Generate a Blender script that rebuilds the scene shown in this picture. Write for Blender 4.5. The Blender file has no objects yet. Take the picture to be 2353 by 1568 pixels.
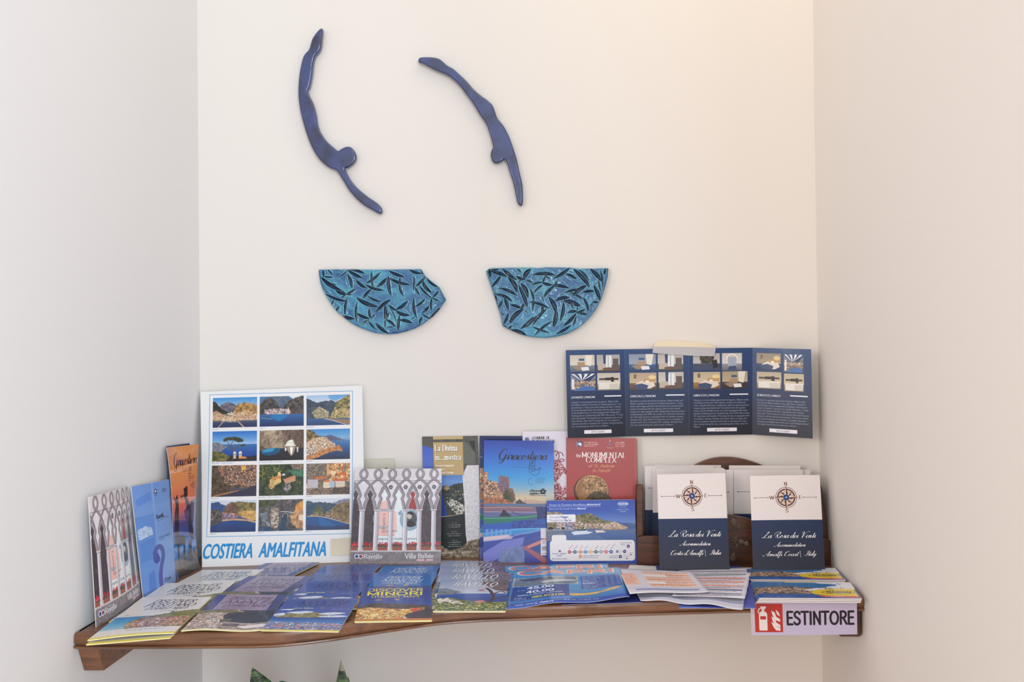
import bpy, math, random
import numpy as np
from mathutils import Vector, Matrix

# ------------------------------------------------------------------ camera, light, exposure
SCN = bpy.context.scene
COL = SCN.collection
F = 2050.0            # focal length in pixels of the 2353 px wide frame
VX, VY = 1330.0, 760.0
D0 = 1.54             # camera to back wall
ZS = 1.0              # shelf top
ZC = ZS + 518.0 / F * D0

cam_d = bpy.data.cameras.new('camera')
cam = bpy.data.objects.new('camera', cam_d)
COL.objects.link(cam)
cam.location = (0, -D0, ZC)
cam.rotation_euler = (math.pi / 2, 0, 0)
cam_d.sensor_width = 36
cam_d.lens = F / 2353 * 36
cam_d.shift_x = (1176.5 - VX) / 2353
cam_d.shift_y = -(784 - VY) / 2353
cam_d.clip_start = 0.02
SCN.camera = cam

world = bpy.data.worlds.new('world')
SCN.world = world
world.use_nodes = True
world.node_tree.nodes['Background'].inputs[0].default_value = (0.935, 0.95, 0.985, 1)
world.node_tree.nodes['Background'].inputs[1].default_value = 1.26

def area(name, loc, target, size, power, color, size_y=None):
    l = bpy.data.lights.new(name, 'AREA')
    l.energy = power; l.color = color; l.size = size
    if size_y:
        l.shape = 'RECTANGLE'; l.size_y = size_y
    o = bpy.data.objects.new(name, l)
    o.location = loc
    o.rotation_euler = (Vector(target) - Vector(loc)).to_track_quat('-Z', 'Y').to_euler()
    COL.objects.link(o)
    return o

area('window_daylight', (1.30, -3.4, 1.80), (-0.4, 0, 1.3), 1.6, 96, (0.70, 0.855, 1.0), 1.7)
area('warm_fill', (-2.1, -3.0, 1.9), (0.4, -0.3, 1.3), 0.9, 36, (1.0, 0.88, 0.78))  # unseen warm fill light, added to brighten the right wall
area('ceiling_lamp', (0.32, -0.40, 2.55), (0.38, 0, 1.9), 0.3, 1.5, (1.0, 0.82, 0.40))

vs = SCN.view_settings
vs.view_transform = 'Standard'; vs.look = 'None'; vs.gamma = 1; vs.use_curve_mapping = False
vs.exposure = 0.0

# ------------------------------------------------------------------ pixel geometry -> points in the room
def at_D(u, v, D):
    return Vector(((u - VX) / F * D, D - D0, ZC - (v - VY) / F * D))
def wp(u, v, off=0.0):
    return at_D(u, v, D0 - off)
def sp(u, v, h=0.0):
    return at_D(u, v, (ZC - ZS - h) * F / (v - VY))

# ------------------------------------------------------------------ print canvas
rng = np.random.RandomState(7)
random.seed(5)

def vnoise(h, w, cell, seed=None):
    r = np.random.RandomState(seed) if seed is not None else rng
    cy, cx = (cell if isinstance(cell, tuple) else (cell, cell))
    cy = max(cy, 1.0); cx = max(cx, 1.0)
    gh, gw = int(h / cy) + 3, int(w / cx) + 3
    g = r.rand(gh, gw)
    ys = np.arange(h) / cy; xs = np.arange(w) / cx
    y0 = ys.astype(int); x0 = xs.astype(int)
    fy = ys - y0; fx = xs - x0
    fy = (fy * fy * (3 - 2 * fy))[:, None]; fx = (fx * fx * (3 - 2 * fx))[None, :]
    a = g[np.ix_(y0, x0)]; b = g[np.ix_(y0, x0 + 1)]; c = g[np.ix_(y0 + 1, x0)]; d = g[np.ix_(y0 + 1, x0 + 1)]
    return (a * (1 - fx) + b * fx) * (1 - fy) + (c * (1 - fx) + d * fx) * fy

def fbm(h, w, cell, n=3):
    s = np.zeros((h, w)); a = 1.0; t = 0
    cy, cx = (cell if isinstance(cell, tuple) else (cell, cell))
    for i in range(n):
        s += a * vnoise(h, w, (cy, cx)); t += a
        a *= 0.6; cy /= 2.1; cx /= 2.1
    return s / t

def hexc(c):
    return np.array(c, float) / 255.0

def smooth(pts, n=6, closed=False):
    P = np.array(pts, float)
    if len(P) < 3: return P
    if closed: Q = np.vstack([P[-1], P, P[0], P[1]])
    else: Q = np.vstack([2 * P[0] - P[1], P, 2 * P[-1] - P[-2]])
    out = []
    for i in range(1, len(Q) - 2):
        p0, p1, p2, p3 = Q[i - 1], Q[i], Q[i + 1], Q[i + 2]
        for k in range(n):
            t = k / n
            out.append(0.5 * ((2 * p1) + (-p0 + p2) * t + (2 * p0 - 5 * p1 + 4 * p2 - p3) * t * t + (-p0 + 3 * p1 - 3 * p2 + p3) * t ** 3))
    if not closed: out.append(Q[-2])
    return np.array(out)

SS = 4
def cover(polys, W, H):
    """antialiased coverage of polygons (list of Nx2 arrays in pixels); returns x0,y0,array"""
    if not polys: return None
    A = []; B = []
    for p in polys:
        p = np.asarray(p, float)
        A.append(p); B.append(np.roll(p, -1, axis=0))
    A = np.vstack(A); B = np.vstack(B)
    x0 = int(max(0, math.floor(A[:, 0].min()) - 1)); x1 = int(min(W, math.ceil(A[:, 0].max()) + 2))
    y0 = int(max(0, math.floor(A[:, 1].min()) - 1)); y1 = int(min(H, math.ceil(A[:, 1].max()) + 2))
    if x1 <= x0 or y1 <= y0: return None
    w, h = x1 - x0, y1 - y0
    sgn = np.where(B[:, 1] > A[:, 1], 1.0, -1.0)
    lo = np.where(sgn[:, None] > 0, A, B); hi = np.where(sgn[:, None] > 0, B, A)
    ya = (lo[:, 1] - y0) * SS - 0.5; yb = (hi[:, 1] - y0) * SS - 0.5
    ia = np.clip(np.ceil(ya), 0, h * SS).astype(int); ib = np.clip(np.ceil(yb), 0, h * SS).astype(int)
    cnt = np.maximum(ib - ia, 0)
    tot = cnt.sum()
    if tot == 0: return None
    idx = np.repeat(np.arange(len(cnt)), cnt)
    off = np.arange(tot) - np.repeat(np.cumsum(cnt) - cnt, cnt)
    r = ia[idx] + off
    yy = (r + 0.5) / SS + y0
    t = (yy - lo[idx, 1]) / np.maximum(hi[idx, 1] - lo[idx, 1], 1e-9)
    xx = lo[idx, 0] + t * (hi[idx, 0] - lo[idx, 0]) - x0
    xx = np.clip(xx, 0, w)
    xi = np.floor(xx).astype(int); fr = xx - xi
    acc = np.zeros((h * SS, w + 2))
    np.add.at(acc, (r, xi), sgn[idx] * (1 - fr))
    np.add.at(acc, (r, xi + 1), sgn[idx] * fr)
    c = np.cumsum(acc, axis=1)[:, :w]
    c = np.clip(np.abs(c), 0, 1).reshape(h, SS, w).mean(1)
    return x0, y0, c

def orient(p):
    p = np.asarray(p, float)
    x, y = p[:, 0], p[:, 1]
    a = (x * np.roll(y, -1) - np.roll(x, -1) * y).sum()
    return p if a > 0 else p[::-1]

def stroke_polys(pts, ws):
    """pts Nx2, ws per point widths"""
    out = []
    n = len(pts)
    ws = np.broadcast_to(ws, (n,))
    for i in range(n - 1):
        a, b = pts[i], pts[i + 1]
        d = b - a; L = math.hypot(*d)
        if L < 1e-6: continue
        nrm = np.array([-d[1], d[0]]) / L
        out.append(orient([a + nrm * ws[i] / 2, b + nrm * ws[i + 1] / 2, b - nrm * ws[i + 1] / 2, a - nrm * ws[i] / 2]))
    for i in range(n):
        r = ws[i] / 2
        k = 8 if r < 4 else 14
        th = np.arange(k) / k * 2 * math.pi
        out.append(orient(np.stack([pts[i][0] + r * np.cos(th), pts[i][1] + r * np.sin(th)], 1)))
    return out

# stroke alphabets: cap height 10, '~' = smooth
SF = {
'A': (8, '0,0 4,10;4,10 8,0;1.6,3.6 6.4,3.6'), 'B': (6.6, '1,0 1,10;~1,10 4,10 5.6,8.8 5.6,6.6 4,5.4 1,5.3;~1,5.3 4.4,5.2 6.2,4 6.2,1.4 4.4,0.1 1,0'),
'C': (8, '~8,8.4 6.4,9.8 4.2,10 1.6,8.6 0.5,5 1.6,1.4 4.2,0 6.4,0.2 8,1.6'), 'D': (7.8, '1,0 1,10;~1,10 4,10 6.6,8.6 7.5,5 6.6,1.4 4,0 1,0'),
'E': (6.2, '1,0 1,10;1,10 6,10;1,5.2 5.4,5.2;1,0 6,0'), 'F': (6, '1,0 1,10;1,10 6,10;1,5.2 5.4,5.2'),
'G': (8.4, '~8,8.4 6.4,9.8 4.2,10 1.6,8.6 0.5,5 1.6,1.4 4.2,0 6.6,0.3 8,1.6;8,1.6 8,4.6;8,4.6 5.4,4.6'), 'H': (7.6, '1,0 1,10;7,0 7,10;1,5.2 7,5.2'),
'I': (2.4, '1.2,0 1.2,10'), 'J': (5, '~4,10 4,2.4 2.8,0.2 1,0.4 0.2,2'), 'K': (7.2, '1,0 1,10;7,10 1,4;3,6 7.2,0'), 'L': (6, '1,10 1,0;1,0 6,0'),
'M': (9.4, '1,0 1,10;1,10 4.9,1.6;4.9,1.6 8.8,10;8.8,10 8.8,0'), 'N': (7.8, '1,0 1,10;1,10 7,0;7,0 7,10'), 'O': (9, '~4.5,10 1.8,8.7 0.5,5 1.8,1.3 4.5,0 7.2,1.3 8.5,5 7.2,8.7 4.5,10'),
'P': (6.6, '1,0 1,10;~1,10 4,10 6,8.8 6,6 4,4.8 1,4.7'), 'Q': (9, '~4.5,10 1.8,8.7 0.5,5 1.8,1.3 4.5,0 7.2,1.3 8.5,5 7.2,8.7 4.5,10;5.4,2.4 8.6,-0.8'),
'R': (7, '1,0 1,10;~1,10 4,10 6,8.9 6,6.3 4,5.1 1,5;3.6,5 7,0'), 'S': (6.4, '~6,8.4 4.8,9.8 3,10 1.2,9 0.8,7.4 2,5.8 4.4,4.6 5.9,3 5.6,1.2 3.8,0 1.8,0.1 0.3,1.6'),
'T': (7, '3.5,0 3.5,10;0,10 7,10'), 'U': (7.8, '~1,10 1,4 1.8,0.9 4,0 6.2,0.9 7,4 7,10'), 'V': (7.6, '0,10 3.8,0;3.8,0 7.6,10'), 'W': (11, '0,10 2.8,0;2.8,0 5.5,9;5.5,9 8.2,0;8.2,0 11,10'),
'X': (7.4, '0.3,10 7.2,0;7,10 0.2,0'), 'Y': (7.2, '0,10 3.6,5;7.2,10 3.6,5;3.6,5 3.6,0'), 'Z': (6.6, '0.4,10 6.2,10;6.2,10 0.2,0;0.2,0 6.4,0'),
'0': (7, '~3.5,10 1.4,8.7 0.6,5 1.4,1.3 3.5,0 5.6,1.3 6.4,5 5.6,8.7 3.5,10'), '1': (4, '0.6,8 2.6,10;2.6,10 2.6,0'), '2': (6.4, '~0.8,8 2,9.8 4.6,9.8 5.8,7.6 4.8,5.2 0.6,0;0.6,0 6,0'),
'3': (6.4, '~0.8,9 3,10 5.4,9 5.4,6.6 3,5.4;~3,5.4 5.8,4.4 5.8,1.2 3,0 0.6,1.2'), '4': (7, '5,0 5,10;5,10 0.4,3;0.4,3 6.8,3'), '5': (6.4, '5.6,10 1.4,10;1.4,10 1,5.6;~1,5.6 3.4,6.4 5.8,5 5.8,1.4 3,0 0.6,1.2'),
'6': (6.6, '~5.4,9.2 3.4,10 1.2,7.6 0.8,3.4 2,0.4 4.4,0.2 6,2.2 5.4,5 3.2,5.9 1,4'), '7': (6.2, '0.4,10 6,10;6,10 2.4,0'), '8': (6.6, '~3.3,5.4 1,6.6 1.2,9.2 3.3,10 5.4,9.2 5.6,6.6 3.3,5.4 0.8,4 0.9,1 3.3,0 5.7,1 5.8,4 3.3,5.4'),
'9': (6.6, '~5.8,6 3.6,4.2 1.2,5 0.6,7.6 2,9.7 4.6,9.7 5.9,7 5.4,2.6 3.2,0 1.2,0.8'),
'a': (5.2, '~0.8,5.4 2.4,6.6 4.2,5.6 4.2,3.4;4.2,4.4 4.2,0;~4.2,3.8 1.6,3.2 0.5,1.6 1.6,0 3.4,0.4 4.2,1.8'), 'b': (5.6, '1,10 1,0;~1,4.6 2.8,6.6 4.8,5.4 5,2.2 3.6,0 1.8,0.2 1,1.6'),
'c': (4.8, '~4.6,5.2 3.2,6.6 1.2,5.6 0.6,3.2 1.4,0.8 3.2,0 4.6,1.2'), 'd': (5.8, '4.8,10 4.8,0;~4.8,4.8 3.2,6.6 1.2,5.6 0.6,3.2 1.2,0.8 2.8,0 4.8,1.8'),
'e': (5, '~0.7,3.6 4.6,3.6 4,6 2.4,6.6 1,5.4 0.6,3.2 1.3,0.8 3,0 4.6,1.2'), 'f': (3.4, '~4,9.4 3,10.2 1.8,9 1.7,7 1.7,0;0.2,6.3 3.6,6.3'), 'g': (5.4, '~2.5,6.6 0.9,5.6 0.9,3.6 2.5,2.6 4.1,3.6 4.1,5.6 2.5,6.6;~1.6,2.9 1,1.6 3.8,0.6 4.8,-1 3,-2.8 0.8,-2.4 0.6,-0.8 1.6,0.6'),
'h': (5.8, '1,10 1,0;~1,4.4 2.8,6.6 4.6,5.6 4.8,3.4;4.8,4 4.8,0'), 'i': (2.2, '1.1,6.4 1.1,0;1.1,9 1.1,9.3'), 'k': (5.4, '1,10 1,0;4.8,6.4 1,2.4;2.4,3.8 5.2,0'), 'l': (2.2, '1.1,10 1.1,0'),
'm': (8.6, '1,6.4 1,0;~1,4.4 2.6,6.6 4,5.6 4.2,3.4;4.2,4 4.2,0;~4.2,4.4 5.8,6.6 7.2,5.6 7.4,3.4;7.4,4 7.4,0'), 'n': (5.8, '1,6.4 1,0;~1,4.4 2.8,6.6 4.6,5.6 4.8,3.4;4.8,4 4.8,0'),
'o': (5.4, '~2.7,6.6 1.1,5.6 0.5,3.3 1.1,1 2.7,0 4.3,1 4.9,3.3 4.3,5.6 2.7,6.6'), 'p': (5.6, '1,6.4 1,-3;~1,4.6 2.8,6.6 4.8,5.4 5,2.2 3.6,0 1.8,0.2 1,1.6'), 'r': (4, '1,6.4 1,0;~1,4 2.2,6.2 3.8,6.2'),
's': (4.4, '~4,5.4 2.6,6.6 1,5.8 0.9,4.4 2.4,3.4 3.9,2.2 3.6,0.6 2,0 0.4,1'), 't': (3.6, '~1.6,8.6 1.6,1.2 2.4,0 3.6,0.6;0.2,6.3 3.4,6.3'), 'u': (5.8, '~1,6.4 1,1.8 2,0.1 3.6,0.4 4.8,2;4.8,6.4 4.8,0'),
'v': (5.2, '0.3,6.4 2.6,0;2.6,0 4.9,6.4'), 'w': (7.8, '0.2,6.4 2.1,0;2.1,0 3.9,6;3.9,6 5.7,0;5.7,0 7.6,6.4'), 'x': (5, '0.4,6.4 4.7,0;4.6,6.4 0.3,0'), 'y': (5.2, '0.3,6.4 2.6,0;4.9,6.4 1.6,-3'), 'z': (4.6, '0.5,6.4 4.2,6.4;4.2,6.4 0.3,0;0.3,0 4.4,0'),
'.': (2.2, '1.1,0.1 1.1,0.4'), ',': (2.2, '1.2,0.4 0.6,-1.2'), "'": (2, '1,10 0.8,8'), '|': (2.4, '1.2,-1.5 1.2,10.5'), '(': (3.4, '~3,11 1.2,8 1.2,2 3,-1'), ')': (3.4, '~0.4,11 2.2,8 2.2,2 0.4,-1'),
'-': (4, '0.6,4 3.4,4'), '>': (5, '0.6,6 4.4,4;4.4,4 0.6,2'), ' ': (3.4, ''),
}
# joined copperplate-like script, drawn upright and then slanted: x-height 4, capitals 10
SC = {
'a': (4.2, '~3.1,3.3 2.1,4.1 0.7,3.2 0.2,1.4 0.9,0.1 2.2,0.7 3.1,2.6 3.2,3.9 3,1.2 3.5,0.1 4.5,0.9'), 'c': (3.3, '~2.8,3.2 2.2,4 0.8,3.2 0.3,1.5 1,0.1 2.4,0.3 3.6,1.3'),
'd': (4.4, '~3.1,3.3 2.1,4.1 0.7,3.2 0.2,1.4 0.9,0.1 2.2,0.7 3.2,3 3.6,9 3.1,4 3,1.2 3.6,0.1 4.6,0.9'), 'e': (3.4, '~0.4,1.6 2,2 2.6,3.2 1.8,4 0.7,3.2 0.3,1.5 1,0.1 2.4,0.3 3.6,1.3'),
'i': (2.3, '~0,1 1.1,3.9 0.9,1.2 1.4,0.1 2.5,1;1.3,5.8 1.35,6.1'), 'o': (3.9, '~1.8,4 0.6,3.2 0.3,1.4 1.1,0.1 2.4,0.8 2.9,2.6 2.1,3.9 2.4,3 3.2,2.7 4,3.2'), 's': (3.2, '~0,1 1.9,4.2 1.8,3 2.5,1.3 1.6,0.1 0.4,0.5;~1.6,0.1 2.6,0.4 3.4,1.2'),
't': (2.6, '~0,1 1.5,5 1.6,7.4 1.2,3 1.2,1 1.8,0.1 2.8,1;0.3,4.8 2.8,5'), 'n': (4.6, '~0,2.4 0.7,3.9 1,3 0.8,0.1 1.4,2.6 2.5,4 3,3 2.9,1 3.4,0.1 4.7,1'), 'm': (6.6, '~0,2.4 0.7,3.9 1,3 0.8,0.1 1.4,2.6 2.4,4 2.8,3 2.7,0.1 3.3,2.6 4.4,4 4.9,3 4.8,1 5.4,0.1 6.7,1'),
'l': (2.5, '~0,1 1.8,6 2,9 1.4,9.4 1,7 0.9,1.4 1.4,0.1 2.6,1'), 'f': (2.8, '~0,1 2,6 2.4,9 1.8,9.6 1.3,7 0.9,-2 0.3,-3.6 -0.3,-2.8 1,0.2 2.9,1.2'), 'y': (4.3, '~0.1,2.6 0.7,3.9 0.8,1.2 1.5,0.2 2.6,1.4 3.2,3.9 2.8,0 1.8,-3.2 0.7,-3 1.2,-1.4 4.4,1.1'),
'r': (3.2, '~0,1 1.1,4.2 1.3,3.4 2.4,3.5 2,1.2 2.4,0.1 3.4,1'), "'": (1.6, '~0.9,9.6 0.9,8.8 0.5,8'), ' ': (2.4, ''), '|': (2.2, '1.1,-0.5 1.1,9.5'),
'L': (7, '~2.2,8.2 3.2,9.6 4.9,9.8 4.5,7.6 2.8,4.4 1.6,1.4 0,0.1 -1,0.6 0.4,1.3 3,0.3 5.2,-0.2 6.8,0.8'), 'R': (8, '~2.4,0.4 3,5 3.3,9.2;~0.6,4.4 -0.3,6.6 0.8,9 3.6,10 6.3,9.4 6.4,6.8 4.4,5 3,4.8;~3.8,4.9 4.6,2.4 5.8,0.1 7.2,0.2 8.2,1'),
'V': (7.4, '~0.2,7 0.8,9.4 2.4,9.6 2.9,7 2.9,0.2;~2.9,0.2 4.4,4.6 6.4,8.6 8.6,10.2 9.8,9.6'), 'A': (7, '~-1.6,1.2 -1,-0.1 0.6,0.4 3,4.4 6,9.8;~6,9.8 5.3,4 5.1,1 5.6,0 6.8,0.8;~1.6,3.4 2.8,4 5.2,3.2'),
'C': (6.4, '~4.4,7.4 5.4,8.8 4.6,9.9 2.6,8.8 1.1,5.6 0.8,2 2.2,0 4.4,0.4 6.2,2;~2.8,8.6 1.6,8.2 0.8,7.2'), 'I': (5, '~0.8,7 1.4,9 3.4,9.4 5.6,9.9;~4,9.6 3.2,5 2.4,1.2 0.8,-0.2 -0.6,0.6 0.2,1.6;1.4,4.6 4.4,5'),
'G': (7.4, '~6,8 5.2,9.9 2.8,9.4 0.8,6.4 0.4,2.8 1.8,0.2 4,0.6 5.6,3.6 6,4.4 5.4,1 3.8,-3.2 1.6,-3.4 1.4,-1.6 5,0.4 7.4,1.4'),
}
def parse(s):
    out = []
    for st in s.split(';'):
        if not st: continue
        sm = st[0] == '~'
        pts = np.array([[float(a) for a in p.split(',')] for p in st.lstrip('~').split()])
        out.append(smooth(pts, 5) if sm else pts)
    return out
SFP = {k: (v[0], parse(v[1])) for k, v in SF.items()}
SCP = {k: (v[0], parse(v[1])) for k, v in SC.items()}

_bf = {}
def bfont(s, bold):
    """triangles of a string in Blender's built-in face, cap height about 0.73 em -> scaled to 1"""
    k = (s, bold)
    if k in _bf: return _bf[k]
    cu = bpy.data.curves.new('t', 'FONT')
    cu.body = s; cu.resolution_u = 5; cu.fill_mode = 'FRONT'
    ob = bpy.data.objects.new('t', cu)
    me = ob.to_mesh()
    me.calc_loop_triangles()
    n = len(me.vertices)
    co = np.zeros(n * 3); me.vertices.foreach_get('co', co); co = co.reshape(-1, 3)[:, :2]
    m = len(me.loop_triangles)
    ti = np.zeros(m * 3, np.int32); me.loop_triangles.foreach_get('vertices', ti)
    tri = co[ti].reshape(-1, 3, 2) / 0.72
    ob.to_mesh_clear(); bpy.data.objects.remove(ob); bpy.data.curves.remove(cu)
    if m and bold:
        tri = np.concatenate([tri + [dx * bold, dy * bold * 0.6] for dx, dy in ((-1, 0), (-0.5, -0.5), (0, 1), (0.5, 0.5), (1, 0))])
    w = tri[..., 0].max() if m else 0
    x0 = tri[..., 0].min() if m else 0
    _bf[k] = (tri, x0, w)
    return _bf[k]

class Canvas:
    def __init__(s, W, H, S=1.0, bg=(255, 255, 255), arr=None):
        s.W, s.H = W, H
        if arr is None:
            s.a = np.ones((max(2, int(round(H * S))), max(2, int(round(W * S))), 3)) * hexc(bg)
        else: s.a = arr
        s.h, s.w = s.a.shape[:2]
        s.sx, s.sy = s.w / W, s.h / H
    def sub(s, x, y, w, h, W=None, H=None):
        x0, y0 = int(round(x * s.sx)), int(round(y * s.sy)); x1, y1 = int(round((x + w) * s.sx)), int(round((y + h) * s.sy))
        return Canvas(W or w, H or h, arr=s.a[max(y0, 0):y1, max(x0, 0):x1])
    def blend(s, c, col, alpha=1.0):
        if c is None: return
        x0, y0, m = c
        h, w = m.shape
        reg = s.a[y0:y0 + h, x0:x0 + w]
        m = (m * alpha)[..., None]
        reg[...] = reg * (1 - m) + col * m
    def px(s, p):
        return np.asarray(p, float) * [s.sx, s.sy]
    def poly(s, pts, col, alpha=1.0, sm=False):
        p = smooth(pts, 5, True) if sm else np.asarray(pts, float)
        s.blend(cover([s.px(p)], s.w, s.h), hexc(col), alpha)
    def rect(s, x, y, w, h, col, alpha=1.0):
        s.poly([(x, y), (x + w, y), (x + w, y + h), (x, y + h)], col, alpha)
    def rrect(s, x, y, w, h, r, col, alpha=1.0):
        pts = []
        for cx, cy, a in ((x + w - r, y + r, -90), (x + w - r, y + h - r, 0), (x + r, y + h - r, 90), (x + r, y + r, 180)):
            for k in range(6):
                t = math.radians(a + k * 18); pts.append((cx + r * math.cos(t), cy + r * math.sin(t)))
        s.poly(pts, col, alpha)
    def ell(s, cx, cy, rx, ry, col, alpha=1.0, n=28):
        t = np.arange(n) / n * 2 * math.pi
        s.poly(np.stack([cx + rx * np.cos(t), cy + ry * np.sin(t)], 1), col, alpha)
    def line(s, pts, w, col, alpha=1.0, sm=False):
        p = s.px(smooth(pts, 6) if sm else np.asarray(pts, float))
        s.blend(cover(stroke_polys(p, w * (s.sx + s.sy) / 2), s.w, s.h), hexc(col), alpha)
    def ring(s, cx, cy, rx, ry, w, col, alpha=1.0, a0=0, a1=360):
        t = np.radians(np.linspace(a0, a1, 30))
        s.line(np.stack([cx + rx * np.cos(t), cy + ry * np.sin(t)], 1), w, col, alpha)
    def grad(s, x, y, w, h, stops):
        x0, y0 = max(0, int(round(x * s.sx))), max(0, int(round(y * s.sy))); x1, y1 = int(round((x + w) * s.sx)), int(round((y + h) * s.sy))
        x1 = min(x1, s.w); y1 = min(y1, s.h)
        if x1 <= x0 or y1 <= y0: return
        t = np.linspace(0, 1, y1 - y0)
        ts = [q[0] for q in stops]
        c = np.stack([np.interp(t, ts, [q[1][k] / 255 for q in stops]) for k in range(3)], 1)
        s.a[y0:y1, x0:x1] = c[:, None, :]
    def fill(s, pts, c1, c2, cell=8, con=1.6, alpha=1.0, sm=False, n=3):
        """polygon of rocky / leafy texture between two colours, with an uneven outline"""
        p = smooth(pts, 5, True) if sm else np.asarray(pts, float)
        if con > 1.1:
            cc = min(cell) if isinstance(cell, tuple) else cell
            q = []
            for i in range(len(p)):
                a_, b_ = p[i], p[(i + 1) % len(p)]
                L = math.hypot(*(b_ - a_)); k_ = max(1, int(L / (cc * 0.45)))
                for j in range(k_):
                    o_ = a_ + (b_ - a_) * j / k_
                    r_ = rng.randn(2) * cc * 0.13 if j else np.zeros(2)
                    if o_[0] <= 0.01 or o_[0] >= s.W - 0.01: r_[0] = 0
                    if o_[1] <= 0.01 or o_[1] >= s.H - 0.01: r_[1] = 0
                    q.append(o_ + r_)
            p = np.array(q)
        c = cover([s.px(p)], s.w, s.h)
        if c is None: return
        x0, y0, m = c
        h, w = m.shape
        cy, cx = cell if isinstance(cell, tuple) else (cell, cell)
        f = np.zeros((h + 1, w + 1)); amp, tot = 1.0, 0.0
        ky, kx = cy * s.sy * 1.3, cx * s.sx * 1.3
        for _ in range(5):
            f += amp * vnoise(h + 1, w + 1, (ky, kx)); tot += amp; amp *= 0.72; ky /= 1.9; kx /= 1.9
            if max(ky, kx) < 1.0: break
        f = f / tot
        hs = (f[1:, 1:] - f[:-1, :-1]); hs = hs / (hs.std() + 1e-6)
        f = f[:-1, :-1]; f = (f - f.mean()) / (f.std() + 1e-6)
        f = np.clip(0.5 + con * (0.13 * f + 0.12 * hs), 0, 1)[..., None]
        s.blend(c, hexc(c1) * (1 - f) + hexc(c2) * f, alpha)
    def spots(s, pts, n, size, cols, sm=False, jit=0.15, asp=(0.6, 1.6)):
        """houses, flowers, foam: n small blocks inside a polygon, lower ones over upper ones"""
        p = smooth(pts, 5, True) if sm else np.asarray(pts, float)
        c = cover([s.px(p)], s.w, s.h)
        if c is None: return
        x0, y0, m = c
        h, w = m.shape
        ys = np.sort(rng.rand(n) * h); xs = rng.rand(n) * w
        for i in range(n):
            yi, xi = int(ys[i]), int(xs[i])
            if m[min(yi, h - 1), min(xi, w - 1)] < 0.5: continue
            k = rng.uniform(*asp)
            bw = max(1, int(size * s.sx * rng.uniform(0.5, 1.4) * k)); bh = max(1, int(size * s.sy * rng.uniform(0.5, 1.3)))
            col = hexc(cols[rng.randint(len(cols))]) * (1 + rng.uniform(-jit, jit))
            Y, X = y0 + yi, x0 + xi
            s.a[max(0, Y - bh // 2):Y + (bh + 1) // 2, max(0, X - bw // 2):X + (bw + 1) // 2] = np.clip(col, 0, 1)
            if bw > 2: s.a[max(0, Y - bh // 2):Y + (bh + 1) // 2, X + bw // 4:X + (bw + 1) // 2] *= 0.82
            if bh > 3 and bw > 3 and rng.rand() < 0.6:
                s.a[Y:Y + 1, max(0, X - bw // 4):X] *= 0.62
    def soft(s, k=1):
        for _ in range(k):
            p = np.pad(s.a, ((1, 1), (1, 1), (0, 0)), 'edge')
            s.a[...] = (p[1:-1, 1:-1] * 4 + p[:-2, 1:-1] + p[2:, 1:-1] + p[1:-1, :-2] + p[1:-1, 2:]) / 8
    def grain(s, amp, cell=1.0):
        s.a *= 1 + amp * (vnoise(s.h, s.w, max(1.0, cell)) - 0.5)[..., None]
    def text(s, t, x, y, hgt, col, w=None, style='sans', sw=1.0, shear=0.0, ang=0.0, align='l', alpha=1.0, track=0.0):
        """baseline at x,y ; hgt = cap height ; w = fitted width"""
        P = []
        if style in ('sans', 'bold', 'xbold'):
            tri, x0, x1 = bfont(t, {'sans': 0.0, 'bold': 0.03, 'xbold': 0.055}[style])
            if len(tri) == 0: return
            natural = (x1 - x0) * hgt
            kx = (w / natural if w else 1.0) * hgt
            q = (tri - [x0, 0]) * [kx, hgt]
            width = (x1 - x0) * kx
            polys = list(q)
        else:
            tab = SCP if style == 'script' else SFP
            X = 0.0; glyphs = []
            tr = 0.0 if style == 'script' else (1.3 + track)
            for ch in t:
                g = tab.get(ch) or tab.get(ch.lower()) or tab[' ']
                for st in g[1]: glyphs.append(st + [X, 0])
                X += g[0] + tr
            X -= tr
            k = hgt / 10.0
            kx = w / X if w else k
            width = X * kx
            polys = []
            for st in glyphs:
                p = st * [kx, k]
                d = np.gradient(st, axis=0) if len(st) > 2 else np.repeat((st[1] - st[0])[None], 2, 0)
                L = np.hypot(d[:, 0], d[:, 1]) + 1e-9
                if style == 'script':
                    down = np.abs(d[:, 1]) / L
                    ws = hgt * sw * (0.032 + 0.085 * down ** 3 * (d[:, 1] < 0.0) + 0.008 * down)
                elif style in ('serif', 'slab'):
                    vert = np.abs(d[:, 1]) / L
                    hi_, lo_ = (0.17, 0.045) if style == 'serif' else (0.24, 0.10)
                    ws = hgt * sw * (lo_ + (hi_ - lo_) * vert ** 1.5)
                else:
                    ws = np.full(len(st), hgt * sw * 0.1)
                if len(p) > 4:
                    pass
                polys += stroke_polys(p, ws)
                if style in ('serif', 'slab') and len(st) == 2 and abs(st[0][1] - st[1][1]) > 3:
                    t2 = hgt * (0.05 if style == 'serif' else 0.09) * sw
                    for e in st:
                        if e[1] in (0.0, 10.0, 6.4):
                            ex, ey = e * [kx, k]
                            r = hgt * (0.14 if style == 'serif' else 0.19)
                            yy = ey + (t2 / 2 if e[1] == 0 else -t2 / 2)
                            polys.append(orient([(ex - r, yy - t2 / 2), (ex + r, yy - t2 / 2), (ex + r, yy + t2 / 2), (ex - r, yy + t2 / 2)]))
        off = {'l': 0, 'c': -width / 2, 'r': -width}[align]
        ca, sa = math.cos(math.radians(ang)), math.sin(math.radians(ang))
        out = []
        for p in polys:
            p = np.asarray(p, float)
            px = p[:, 0] + off + shear * p[:, 1]; py = -p[:, 1]
            rx = px * ca + py * sa; ry = -px * sa + py * ca
            out.append(orient(np.stack([(x + rx) * s.sx, (y + ry) * s.sy], 1)))
        s.blend(cover(out, s.w, s.h), hexc(col), alpha)
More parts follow.
